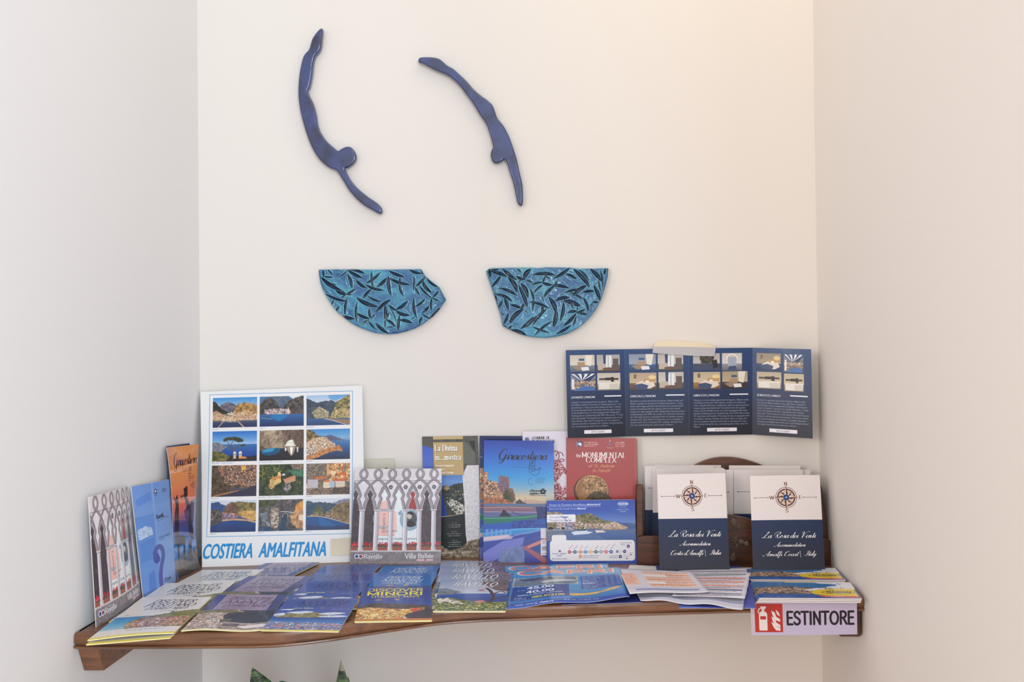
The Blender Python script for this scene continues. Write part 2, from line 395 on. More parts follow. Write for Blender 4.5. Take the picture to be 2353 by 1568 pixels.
        return width
    def greek(s, x, y, w, h, col, lines=1, lead=1.6, alpha=0.75, just='l'):
        """lines of print too small to read"""
        for i in range(lines):
            lw = w * rng.uniform(0.72, 1.0); X = x if just == 'l' else x + (w - lw) / 2
            end = X + lw
            while X < end:
                ww = h * rng.uniform(1.0, 4.5)
                s.rect(X, y + i * h * lead, min(ww, end - X), h * 0.8, col, alpha * rng.uniform(0.6, 1))
                X += ww + h * 0.7

def image(cv, name):
    h, w = cv.a.shape[:2]
    im = bpy.data.images.new(name, w, h)
    buf = np.ones((h, w, 4), np.float32)
    buf[..., :3] = np.clip(cv.a[::-1], 0, 1)
    im.pixels.foreach_set(buf.ravel())
    im.update()
    im.pack()
    return im

# ------------------------------------------------------------------ materials
def mat(name, col=(0.8, 0.8, 0.8), rough=0.5, spec=0.5, coat=0.0, coat_rough=0.05, bump=None, metal=0.0):
    m = bpy.data.materials.new(name)
    m.use_nodes = True
    nt = m.node_tree; b = nt.nodes['Principled BSDF']
    b.inputs['Base Color'].default_value = (*col, 1)
    b.inputs['Roughness'].default_value = rough
    b.inputs['Specular IOR Level'].default_value = spec
    b.inputs['Coat Weight'].default_value = coat
    b.inputs['Coat Roughness'].default_value = coat_rough
    b.inputs['Metallic'].default_value = metal
    if bump:
        sc, st, dist = bump
        tc = nt.nodes.new('ShaderNodeTexCoord'); n = nt.nodes.new('ShaderNodeTexNoise'); bp = nt.nodes.new('ShaderNodeBump')
        n.inputs['Scale'].default_value = sc; n.inputs['Detail'].default_value = 4
        bp.inputs['Strength'].default_value = st; bp.inputs['Distance'].default_value = dist
        nt.links.new(tc.outputs['Object'], n.inputs['Vector'])
        nt.links.new(n.outputs['Fac'], bp.inputs['Height']); nt.links.new(bp.outputs['Normal'], b.inputs['Normal'])
    return m
def lin(c):
    return tuple(((x / 255) / 12.92 if x / 255 < 0.04045 else ((x / 255 + 0.055) / 1.055) ** 2.4) for x in c)
def print_mat(name, cv, rough=0.38, coat=0.0, spec=0.4, coat_rough=0.08):
    m = mat(name, rough=rough, coat=coat, spec=spec, coat_rough=coat_rough)
    nt = m.node_tree; b = nt.nodes['Principled BSDF']
    t = nt.nodes.new('ShaderNodeTexImage'); t.image = image(cv, name); t.extension = 'EXTEND'; t.interpolation = 'Cubic'
    uv = nt.nodes.new('ShaderNodeUVMap'); uv.uv_map = 'uv'
    nt.links.new(uv.outputs['UV'], t.inputs['Vector'])
    nt.links.new(t.outputs['Color'], b.inputs['Base Color'])
    return m
def wood(name, c1, c2, scale=(3, 40, 40), rough=0.35, coat=0.25):
    m = mat(name, rough=rough, coat=coat, coat_rough=0.2)
    nt = m.node_tree; b = nt.nodes['Principled BSDF']
    tc = nt.nodes.new('ShaderNodeTexCoord'); mp = nt.nodes.new('ShaderNodeMapping'); n = nt.nodes.new('ShaderNodeTexNoise')
    w = nt.nodes.new('ShaderNodeTexNoise'); r = nt.nodes.new('ShaderNodeValToRGB')
    mp.inputs['Scale'].default_value = scale
    n.inputs['Scale'].default_value = 3.2; n.inputs['Detail'].default_value = 8; n.inputs['Distortion'].default_value = 0.8
    nt.links.new(tc.outputs['Object'], mp.inputs['Vector']); nt.links.new(mp.outputs['Vector'], n.inputs['Vector'])
    r.color_ramp.elements[0].color = (*c1, 1); r.color_ramp.elements[1].color = (*c2, 1)
    r.color_ramp.elements[0].position = 0.3; r.color_ramp.elements[1].position = 0.75
    nt.links.new(n.outputs['Fac'], r.inputs['Fac']); nt.links.new(r.outputs['Color'], b.inputs['Base Color'])
    bp = nt.nodes.new('ShaderNodeBump'); bp.inputs['Strength'].default_value = 0.15; bp.inputs['Distance'].default_value = 0.001
    nt.links.new(n.outputs['Fac'], bp.inputs['Height']); nt.links.new(bp.outputs['Normal'], b.inputs['Normal'])
    return m

# ------------------------------------------------------------------ objects
def mesh_obj(name, verts, faces, mats, parent=None, uvs=None, midx=None, smooth_f=False, cols=None):
    me = bpy.data.meshes.new(name)
    me.from_pydata([tuple(v) for v in verts], [], faces)
    for m in (mats if isinstance(mats, (list, tuple)) else [mats]): me.materials.append(m)
    if midx is not None: me.polygons.foreach_set('material_index', midx)
    if smooth_f: me.polygons.foreach_set('use_smooth', [True] * len(me.polygons))
    if uvs is not None:
        l = me.uv_layers.new(name='uv')
        vi = np.zeros(len(me.loops), np.int32); me.loops.foreach_get('vertex_index', vi)
        l.data.foreach_set('uv', np.asarray(uvs, np.float32)[vi].ravel())
    if cols is not None:
        ca = me.color_attributes.new('col', 'FLOAT_COLOR', 'POINT')
        ca.data.foreach_set('color', np.asarray(cols, np.float32).ravel())
    me.update()
    o = bpy.data.objects.new(name, me)
    COL.objects.link(o)
    if parent is not None:
        o.parent = parent
        o.matrix_parent_inverse = Matrix.Translation(-parent.location) if parent.type == 'EMPTY' else Matrix.Identity(4)
    return o
def thing(name, label, cat, loc=(0, 0, 0), group=None):
    o = bpy.data.objects.new(name, None); COL.objects.link(o)
    o.location = loc; o.empty_display_size = 0.02
    return tag(o, label, cat, group)
def tag(o, label, cat, group=None):
    o['label'] = label; o['category'] = cat
    if group: o['group'] = group
    return o
def struct(o):
    o['kind'] = 'structure'; return o

def box_vf(x0, y0, z0, x1, y1, z1):
    v = [(x0, y0, z0), (x1, y0, z0), (x1, y1, z0), (x0, y1, z0), (x0, y0, z1), (x1, y0, z1), (x1, y1, z1), (x0, y1, z1)]
    f = [(0, 3, 2, 1), (4, 5, 6, 7), (0, 1, 5, 4), (1, 2, 6, 5), (2, 3, 7, 6), (3, 0, 4, 7)]
    return v, f

def sheet(name, C4, t, m_front, m_edge, parent=None, bx=0.0, by=0.0, nx=12, ny=12, uv=None, drop=0.0, warp=None, m_back=None):
    """slab of paper: corners TL,TR,BR,BL of the printed face; t thickness behind it; bx/by bow the face outwards;
    drop = how far behind the printed face it starts; warp(u,v)->extra offset along the normal"""
    TL, TR, BR, BL = [Vector(c) for c in C4]
    n = ((TR - TL).cross(BL - TL)).normalized() * -1
    if uv is None: uv = [(0, 1), (1, 1), (1, 0), (0, 0)]
    V = []; U = []
    for layer in (0, 1):
        for j in range(ny + 1):
            b = j / ny
            for i in range(nx + 1):
                a = i / nx
                p = (TL * (1 - a) + TR * a) * (1 - b) + (BL * (1 - a) + BR * a) * b
                h = bx * 4 * a * (1 - a) + by * 4 * b * (1 - b) + (warp(a, b) if warp else 0) - drop - layer * t
                V.append(p + n * h)
                U.append([(uv[0][k] * (1 - a) + uv[1][k] * a) * (1 - b) + (uv[3][k] * (1 - a) + uv[2][k] * a) * b for k in (0, 1)])
    W = nx + 1; N = W * (ny + 1)
    F_ = []; M = []
    for j in range(ny):
        for i in range(nx):
            q = j * W + i
            F_.append((q, q + W, q + W + 1, q + 1)); M.append(0)
            F_.append((N + q, N + q + 1, N + q + W + 1, N + q + W)); M.append(2 if m_back else 1)
    for i in range(nx):
        F_.append((i, i + 1, N + i + 1, N + i)); M.append(1)
        q = ny * W + i
        F_.append((q + 1, q, N + q, N + q + 1)); M.append(1)
    for j in range(ny):
        q = j * W
        F_.append((q + W, q, N + q, N + q + W)); M.append(1)
        q = j * W + nx
        F_.append((q, q + W, N + q + W, N + q)); M.append(1)
    ms = [m_front, m_edge] + ([m_back] if m_back else [])
    return mesh_obj(name, V, F_, ms, parent, U, M)

def booklet(name, label, cat, C4, m_cover, m_pages, t=0.0015, group=None, inset=0.0012, **kw):
    """a thing with a printed cover and the block of pages behind it"""
    base = (Vector(C4[2]) + Vector(C4[3])) / 2
    o = thing(name, label, cat, base, group)
    ct = 0.00028
    sheet('cover', C4, ct, m_cover, m_pages, o, **kw)
    TL, TR, BR, BL = [Vector(c) for c in C4]
    k = 0.006
    P = [TL.lerp(TR, k), TR.lerp(TL, k), BR.lerp(BL, k), BL.lerp(BR, k)]
    kw2 = dict(kw); kw2.pop('uv', None)
    sheet('pages', P, max(t - ct, 0.0004), m_pages, m_pages, o, drop=ct + 0.00002, **kw2)
    return o
# ------------------------------------------------------------------ printed matter
WHITE = (236, 232, 230)
def mirror_y(p): return p

# --- the wall poster with twelve views; units: 1145 x 1150 inside the blue frame, margins around it
def cv_poster():
    MX0, MY0, MX1, MY1 = 90, 60, 110, 250
    c = Canvas(1145 + MX0 + MX1, 1150 + MY0 + MY1, 0.72, (232, 230, 228))
    ox, oy = MX0, MY0
    blue = (88, 150, 205)
    for a, b in (((0, 0), (1145, 0)), ((1145, 0), (1145, 1150)), ((1145, 1150), (0, 1150)), ((0, 1150), (0, 0))):
        c.line([(a[0] + ox, a[1] + oy), (b[0] + ox, b[1] + oy)], 4.2, blue)
    X = [26, 400, 775]; Wd = [354, 354, 350]
    Y = [28, 305, 583, 866]; Hd = [246, 246, 252, 250]
    cap = [['Amalfi', 'Atrani', 'Positano'], ['Ravello - Villa Rufolo', 'La grotta dello Smeraldo', 'Amalfi'], ['Positano', 'Ravello - Villa Cimbrone', 'Amalfi'], ['Minori', 'Furore', 'Maiori']]
    def ph(i, j): return c.sub(ox + X[i], oy + Y[j], Wd[i], Hd[j], 100, 70)
    for j in range(4):
        for i in range(3):
            t = cap[j][i]
            c.text(t, ox + X[i], oy + Y[j] + Hd[j] + 15, 8, (90, 120, 165), w=len(t) * 7.6, style='sans')
    HOUSE = [(226, 200, 170), (236, 214, 190), (214, 176, 140), (200, 160, 130), (240, 226, 208), (190, 120, 90)]
    sea = [(0, (52, 88, 140)), (1, (34, 52, 92))]
    # 1 harbour town below ochre cliffs
    p = ph(0, 0)
    p.grad(0, 0, 100, 70, [(0, (62, 140, 205)), (0.3, (150, 182, 210)), (0.5, (190, 200, 215)), (1, (60, 70, 100))])
    p.fill([(14, 22), (22, 14), (34, 11), (46, 14), (56, 22), (56, 36), (20, 38)], (58, 70, 96), (150, 128, 122), 5)
    p.fill([(50, 26), (56, 16), (66, 15), (72, 11), (80, 14), (92, 16), (100, 20), (100, 48), (40, 50)], (112, 84, 52), (222, 168, 98), 6)
    p.fill([(0, 8), (6, 10), (12, 18), (20, 26), (34, 34), (42, 42), (24, 44), (0, 40)], (34, 36, 30), (70, 62, 46), 4)
    p.fill([(0, 34), (8, 30), (18, 36), (26, 44), (100, 38), (100, 54), (60, 58), (0, 56)], (150, 116, 84), (216, 176, 128), 4)
    p.spots([(0, 38), (30, 38), (44, 34), (64, 36), (78, 30), (100, 40), (100, 54), (60, 58), (22, 54), (0, 48)], 800, 2.1, HOUSE)
    p.grad(0, 54, 100, 16, [(0, (92, 92, 112)), (0.4, (50, 62, 96)), (1, (38, 52, 88))])
    p.spots([(20, 50), (60, 50), (60, 58), (20, 57)], 200, 1.6, HOUSE)
    p.line([(24, 56), (12, 70)], 2.2, (176, 148, 122)); p.line([(58, 57), (70, 70)], 3, (180, 152, 126))
    # 2 white village in a dark bay
    p = ph(1, 0)
    p.grad(0, 0, 100, 70, [(0, (70, 120, 165)), (0.3, (90, 110, 140)), (1, (44, 62, 96))])
    p.poly([(66, 0), (96, 0), (82, 6), (76, 7)], (222, 228, 232))
    p.fill([(0, 18), (12, 6), (24, 2), (40, 3), (50, 12), (62, 14), (80, 4), (100, 0), (100, 42), (0, 46)], (40, 44, 44), (112, 98, 92), 5)
    p.fill([(20, 0), (60, 0), (70, 8), (56, 22), (46, 28), (38, 12)], (72, 92, 118), (112, 122, 138), 6)
    p.spots([(10, 32), (34, 28), (60, 30), (70, 34), (68, 44), (12, 42)], 520, 2.1, [(200, 190, 190), (222, 206, 204), (180, 170, 178), (206, 168, 160)])
    p.spots([(60, 6), (100, 6), (100, 36), (66, 30)], 60, 1.2, [(220, 210, 205), (170, 120, 110)])
    p.poly([(63, 44), (62, 34), (65, 26), (68, 34), (68, 44)], (232, 200, 180))
    p.grad(0, 42, 100, 28, [(0, (56, 100, 150)), (0.3, (44, 88, 142)), (1, (38, 48, 92))])
    p.poly([(24, 46), (40, 42), (62, 44), (56, 52), (44, 58), (34, 54)], (30, 130, 185), 0.7, sm=True)
    p.line([(4, 50), (28, 53)], 1.2, (150, 160, 160))
    # 3 cone shaped village and beach
    p = ph(2, 0)
    p.grad(0, 0, 100, 70, [(0, (160, 190, 220)), (0.25, (200, 210, 220)), (1, (60, 80, 110))])
    p.poly([(50, 0), (100, 0), (66, 14), (52, 8)], (92, 152, 208), 0.8)
    p.fill([(0, 6), (14, 14), (26, 17), (40, 14), (52, 14), (58, 11), (66, 18), (76, 14), (92, 4), (100, 0), (100, 60), (0, 54)], (52, 66, 84), (84, 92, 104), 6)
    p.fill([(66, 18), (80, 10), (94, 2), (100, 0), (100, 62), (52, 54), (62, 36)], (60, 62, 42), (200, 176, 112), 4)
    p.fill([(12, 40), (22, 30), (30, 26), (40, 32), (52, 40), (50, 54), (20, 56)], (100, 98, 78), (176, 160, 128), 3)
    p.spots([(12, 40), (30, 27), (50, 38), (52, 52), (24, 54)], 420, 1.7, [(196, 184, 160), (160, 150, 130), (214, 198, 160)])
    p.spots([(60, 40), (84, 30), (100, 34), (100, 58), (56, 52)], 420, 1.9, [(232, 206, 140), (210, 186, 140), (180, 160, 110)])
    p.grad(0, 54, 100, 16, [(0, (62, 100, 138)), (1, (48, 68, 108))])
    p.poly([(40, 54), (100, 58), (100, 70), (92, 69), (62, 60)], (150, 118, 96)); p.line([(42, 55), (62, 60), (90, 69)], 1, (226, 226, 226))
    # 4 umbrella pine over the sea
    p = ph(0, 1)
    p.grad(0, 0, 100, 70, [(0, (44, 112, 190)), (0.3, (110, 160, 210)), (0.43, (160, 190, 220)), (0.44, (60, 110, 170)), (0.75, (30, 74, 150)), (1, (30, 60, 120))])
    p.fill([(0, 27), (10, 25), (20, 29), (34, 36), (22, 44), (18, 50), (0, 52)], (92, 104, 124), (150, 140, 140), 5)
    p.fill([(0, 46), (18, 48), (30, 52), (40, 60), (40, 70), (0, 70)], (44, 62, 34), (170, 142, 84), 4)
    p.fill([(36, 66), (42, 56), (60, 58), (80, 60), (100, 57), (100, 70), (30, 70)], (26, 28, 34), (60, 50, 46), 4)
    for a in ([(46, 68), (47, 46), (41, 35), (34, 25)], [(47, 46), (52, 38), (60, 30)], [(47, 42), (42, 32), (46, 24)], [(46, 44), (34, 32)], [(50, 40), (66, 33)]):
        p.line(a, 1.5, (94, 84, 78), sm=True)
    p.fill([(24, 20), (28, 16), (40, 13), (56, 14), (66, 18), (70, 23), (60, 26), (48, 22), (36, 21), (27, 24)], (34, 46, 36), (92, 92, 62), 2.5, sm=True)
    p.fill([(62, 34), (66, 31), (74, 31), (72, 35), (66, 36)], (40, 52, 38), (90, 80, 56), 2, sm=True)
    for cx, sz in ((50.5, 1.0), (63, 1.1)):
        p.rect(cx - 3 * sz, 52, 6 * sz, 12, (206, 182, 160)); p.ell(cx, 51, 3.4 * sz, 4.2 * sz, (222, 204, 186)); p.rect(cx - 1.4, 52.5, 2.6, 2.4, (90, 80, 90))
    p.poly([(58, 62), (66, 59), (76, 60), (77, 64), (60, 64)], (226, 138, 66))
    # 5 sea cave
    p = ph(1, 1)
    p.fill([(0, 0), (100, 0), (100, 70), (0, 70)], (104, 88, 74), (196, 172, 146), 12)
    p.fill([(50, 0), (100, 0), (100, 44), (60, 42), (56, 20)], (72, 56, 52), (132, 108, 94), (14, 5))
    p.grad(0, 42, 100, 28, [(0, (44, 44, 50)), (1, (34, 30, 36))])
    p.fill([(0, 20), (14, 46), (0, 48)], (60, 52, 40), (150, 130, 90), 4)
    p.poly([(4, 50), (12, 43), (30, 41), (46, 42), (44, 52), (26, 58), (8, 56)], (24, 96, 140), 0.75, sm=True); p.poly([(6, 48), (16, 43), (34, 42), (28, 49), (12, 51)], (60, 160, 200), 0.8, sm=True)
    p.fill([(57, 38), (62, 28), (68, 23), (76, 23), (79, 32), (82, 38)], (214, 206, 190), (250, 248, 240), 3)
    p.poly([(62, 40), (80, 40), (77, 54), (72, 60), (66, 52)], (186, 168, 140), 0.8, sm=True); p.poly([(69, 40), (76, 40), (73, 58), (70, 52)], (250, 246, 236)); p.poly([(84, 40), (88, 40), (87, 52), (85, 52)], (230, 222, 200)); p.ell(59, 45, 2, 4, (236, 232, 226))
    # 6 headland with tower
    p = ph(2, 1)
    p.grad(0, 0, 100, 70, [(0, (62, 136, 200)), (0.3, (130, 175, 210)), (0.42, (70, 120, 170)), (0.7, (46, 80, 128)), (1, (44, 46, 66))])
    p.fill([(28, 15), (42, 17), (58, 13), (72, 20), (90, 27), (48, 28)], (78, 88, 120), (104, 104, 128), 5)
    p.fill([(0, 0), (12, 2), (22, 10), (30, 16), (26, 26), (0, 30)], (40, 46, 34), (190, 148, 96), 3)
    p.fill([(0, 28), (16, 20), (40, 17), (50, 24), (66, 34), (68, 44), (40, 50), (0, 62)], (150, 112, 84), (222, 188, 150), 4)
    p.spots([(0, 30), (16, 22), (44, 18), (64, 32), (66, 42), (30, 50), (0, 56)], 460, 2.4, [(234, 212, 186), (240, 226, 206), (214, 182, 150), (180, 150, 130)])
    p.spots([(0, 42), (22, 40), (20, 56), (0, 60)], 120, 2.2, [(240, 230, 218), (220, 210, 200), (120, 100, 100)])
    p.fill([(0, 62), (22, 56), (46, 44), (66, 42), (74, 36), (80, 42), (84, 52), (70, 50), (52, 54), (34, 62), (10, 70), (0, 70)], (150, 92, 54), (222, 156, 98), 3)
    # 7 terraced town
    p = ph(0, 2)
    p.fill([(0, 0), (100, 0), (100, 70), (0, 70)], (58, 50, 44), (112, 94, 76), 5)
    p.spots([(12, 0), (100, 0), (100, 48), (30, 44)], 900, 2.4, [(206, 160, 110), (176, 140, 112), (220, 180, 140), (150, 130, 120), (90, 80, 80), (196, 100, 80)])
    p.fill([(0, 20), (16, 24), (34, 46), (40, 62), (0, 70)], (40, 34, 26), (120, 94, 66), 3)
    p.poly([(66, 3), (76, 2), (76, 11), (66, 12)], (226, 170, 84))
    p.grad(44, 52, 56, 18, [(0, (84, 78, 88)), (1, (46, 48, 66))])
    p.spots([(60, 46), (100, 40), (100, 46), (60, 52)], 60, 1.6, [(160, 150, 150), (210, 140, 70)])
    p.poly([(0, 68), (30, 62), (60, 56), (60, 58), (34, 64), (6, 70)], (176, 116, 72)); p.poly([(34, 65), (62, 58), (100, 46), (100, 70), (10, 70)], (46, 48, 68), 0.85)
    # 8 villa among trees
    p = ph(1, 2)
    p.fill([(0, 0), (100, 0), (100, 70), (0, 70)], (26, 34, 28), (88, 100, 58), 8)
    p.spots([(0, 0), (54, 0), (48, 26), (0, 34)], 240, 3.2, [(100, 116, 52), (130, 132, 66), (60, 78, 44), (44, 58, 38)])
    p.fill([(62, 14), (100, 12), (100, 30), (80, 28)], (52, 98, 76), (84, 132, 102), 8); p.fill([(70, 0), (100, 0), (100, 14), (76, 12)], (80, 70, 62), (170, 146, 120), 4)
    p.poly([(24, 34), (48, 26), (50, 40), (30, 50), (24, 46)], (222, 188, 120)); p.poly([(24, 34), (30, 30), (46, 24), (50, 28), (36, 36)], (214, 136, 84))
    p.poly([(42, 26), (42, 18), (47, 16), (50, 26)], (226, 196, 140)); p.poly([(54, 34), (78, 26), (82, 28), (82, 38), (60, 44)], (196, 150, 116)); p.poly([(54, 34), (66, 30), (80, 25), (82, 28), (60, 38)], (204, 130, 94))
    p.poly([(52, 22), (58, 21), (58, 25), (52, 26)], (226, 226, 222)); p.spots([(54, 46), (68, 42), (72, 52), (64, 62), (54, 58)], 90, 2.4, [(190, 160, 160), (214, 190, 170), (150, 140, 160)])
    p.spots([(20, 44), (36, 42), (36, 54), (24, 56)], 60, 2.4, [(220, 180, 120), (200, 150, 96)]); p.spots([(26, 36), (48, 30), (46, 44), (28, 48)], 30, 1.6, [(140, 100, 70)])
    # 9 town roofs and bell tower
    p = ph(2, 2)
    p.fill([(0, 0), (100, 0), (100, 70), (0, 70)], (92, 82, 72), (160, 136, 112), 5)
    p.spots([(0, 0), (50, 0), (50, 36), (0, 36)], 420, 2.2, [(146, 132, 122), (120, 108, 100), (176, 156, 140), (90, 84, 76)])
    p.spots([(52, 0), (100, 0), (100, 40), (52, 40)], 330, 3.2, [(236, 190, 120), (226, 160, 96), (240, 210, 160), (200, 90, 50)])
    p.rect(47, 2, 5, 26, (222, 164, 100)); p.poly([(56, 16), (72, 18), (64, 27), (56, 26)], (232, 204, 160))
    p.poly([(72, 24), (88, 20), (92, 27), (74, 27)], (214, 98, 54)); p.rect(18, 29, 28, 6, (196, 110, 62))
    for x, y, w_, h_, cc in ((3, 36, 24, 19, (206, 196, 204)), (39, 41, 16, 14, (240, 220, 190)), (54, 40, 11, 14, (186, 196, 214)), (67, 39, 22, 15, (236, 214, 196)), (0, 46, 9, 22, (214, 190, 176))):
        p.rect(x, y, w_, h_, cc)
        for yy in np.arange(y + 2, y + h_ - 2, 3.6):
            for xx in np.arange(x + 1.5, x + w_ - 1, 3): p.rect(xx, yy, 1.1, 1.7, (120, 100, 100))
    p.poly([(38, 42), (46, 38), (56, 39), (54, 42)], (222, 112, 60)); p.poly([(66, 40), (70, 37), (90, 36), (89, 40)], (206, 80, 52))
    p.spots([(0, 56), (100, 54), (100, 70), (0, 70)], 420, 1.7, [(60, 44, 36), (96, 72, 56), (190, 110, 70), (180, 170, 170), (40, 32, 30)])
    p.fill([(60, 56), (100, 54), (100, 68), (60, 68)], (50, 42, 40), (90, 70, 56), 2, alpha=0.6)
    # 10 bay under a round hill
    p = ph(0, 3)
    p.grad(0, 0, 100, 70, [(0, (196, 206, 220)), (0.14, (214, 214, 216)), (0.3, (90, 110, 150)), (1, (40, 60, 110))])
    p.fill([(0, 4), (12, 3), (22, 8), (34, 10), (30, 26), (0, 24)], (44, 72, 120), (66, 90, 136), 8)
    p.fill([(30, 18), (36, 8), (46, 3), (56, 6), (64, 14), (70, 30), (56, 34), (28, 28)], (84, 62, 50), (140, 106, 80), 4)
    p.fill([(50, 6), (60, 2), (74, 4), (100, 6), (100, 46), (76, 40), (58, 34), (64, 16)], (76, 76, 50), (168, 144, 84), 5)
    p.fill([(60, 26), (80, 22), (100, 24), (100, 48), (70, 38)], (176, 132, 74), (226, 186, 116), 5)
    p.fill([(0, 20), (18, 20), (28, 26), (30, 42), (14, 52), (0, 56)], (34, 36, 40), (150, 130, 116), 2.5)
    p.spots([(26, 26), (54, 28), (62, 34), (60, 40), (28, 42)], 260, 1.8, [(190, 150, 140), (214, 180, 170), (160, 120, 120), (214, 110, 90)])
    p.grad(0, 45, 100, 25, [(0, (34, 70, 128)), (1, (30, 48, 96))]); p.fill([(0, 44), (28, 41), (20, 50), (0, 57)], (40, 42, 50), (120, 104, 96), 2.5)
    p.poly([(28, 42), (60, 41), (80, 43), (100, 47), (100, 51), (80, 46), (50, 44), (24, 46)], (210, 160, 110))
    # 11 rock fjord with a bridge
    p = ph(1, 3)
    p.fill([(0, 0), (100, 0), (100, 70), (0, 70)], (52, 52, 54), (126, 116, 110), 5)
    p.fill([(0, 0), (40, 0), (38, 12), (0, 18)], (50, 60, 42), (96, 96, 66), 5)
    p.fill([(84, 12), (100, 2), (100, 66), (86, 64), (74, 52), (70, 36), (80, 28)], (140, 96, 66), (226, 178, 130), 5); p.fill([(84, 14), (100, 3), (100, 24), (82, 26)], (200, 132, 62), (232, 166, 90), 5)
    p.fill([(28, 20), (36, 18), (44, 20), (46, 46), (44, 62), (36, 66), (30, 60), (26, 46)], (96, 84, 74), (222, 206, 186), 3, con=2)
    p.fill([(52, 28), (60, 30), (64, 44), (60, 60), (70, 70), (46, 70), (50, 52)], (30, 56, 80), (54, 80, 104), 6)
    p.fill([(0, 58), (26, 60), (36, 70), (0, 70)], (34, 60, 86), (70, 96, 120), 4); p.fill([(4, 30), (20, 28), (22, 50), (8, 54)], (70, 76, 84), (150, 160, 170), 3)
    p.line([(50, 27), (64, 27), (78, 31)], 1.5, (206, 206, 214)); p.line([(54, 40), (55, 33), (60, 30), (65, 34), (66, 42)], 1.2, (190, 170, 160), sm=True)
    p.poly([(90, 36), (100, 35), (100, 48), (90, 46)], (232, 206, 180)); p.spots([(12, 50), (26, 52), (24, 60), (10, 56)], 40, 1.5, [(230, 234, 240)])
    # 12 long beach
    p = ph(2, 3)
    p.grad(0, 0, 100, 70, [(0, (206, 210, 220)), (0.14, (216, 216, 222)), (0.5, (80, 100, 130)), (0.6, (44, 92, 146)), (1, (50, 54, 90))])
    p.fill([(60, 10), (80, 4), (100, 1), (100, 20), (50, 20)], (120, 118, 136), (156, 146, 156), 8)
    p.fill([(0, 6), (8, 5), (18, 9), (28, 7), (40, 9), (56, 10), (70, 14), (70, 34), (0, 38)], (52, 72, 96), (84, 100, 110), 7)
    p.fill([(66, 16), (84, 10), (100, 4), (100, 58), (70, 46), (40, 38), (56, 26)], (84, 74, 52), (168, 140, 96), 4)
    p.fill([(16, 32), (26, 12), (40, 26), (40, 40), (10, 40)], (76, 84, 66), (116, 112, 76), 5)
    p.spots([(6, 36), (30, 30), (60, 28), (76, 38), (100, 48), (100, 56), (70, 48), (36, 40)], 420, 1.8, [(206, 164, 130), (222, 190, 160), (180, 130, 110), (150, 110, 90)])
    p.poly([(4, 40), (30, 39), (60, 46), (100, 58), (100, 70), (0, 70)], (44, 84, 136)); p.poly([(30, 42), (50, 50), (70, 62), (60, 70), (34, 60)], (40, 110, 170), 0.6, sm=True); p.poly([(0, 58), (40, 62), (100, 60), (100, 70), (0, 70)], (52, 54, 86), 0.7)
    p.line([(4, 39), (30, 39.5), (60, 46), (100, 57.5)], 1.8, (216, 176, 140), sm=True)
    for j in range(4):
        for i in range(3):
            q = ph(i, j); q.grain(0.14, 2.2); q.soft(1)
    # title
    c.text('COSTIERA', ox - 32, oy + 1150 + 170, 116, (22, 134, 196), w=392, style='xbold', shear=0.16)
    c.text('AMALFITANA', ox + 405, oy + 1150 + 170, 116, (22, 134, 196), w=536, style='xbold', shear=0.16)
    return c, (MX0, MY0, 1145 + MX0 + MX1, 1150 + MY0 + MY1)

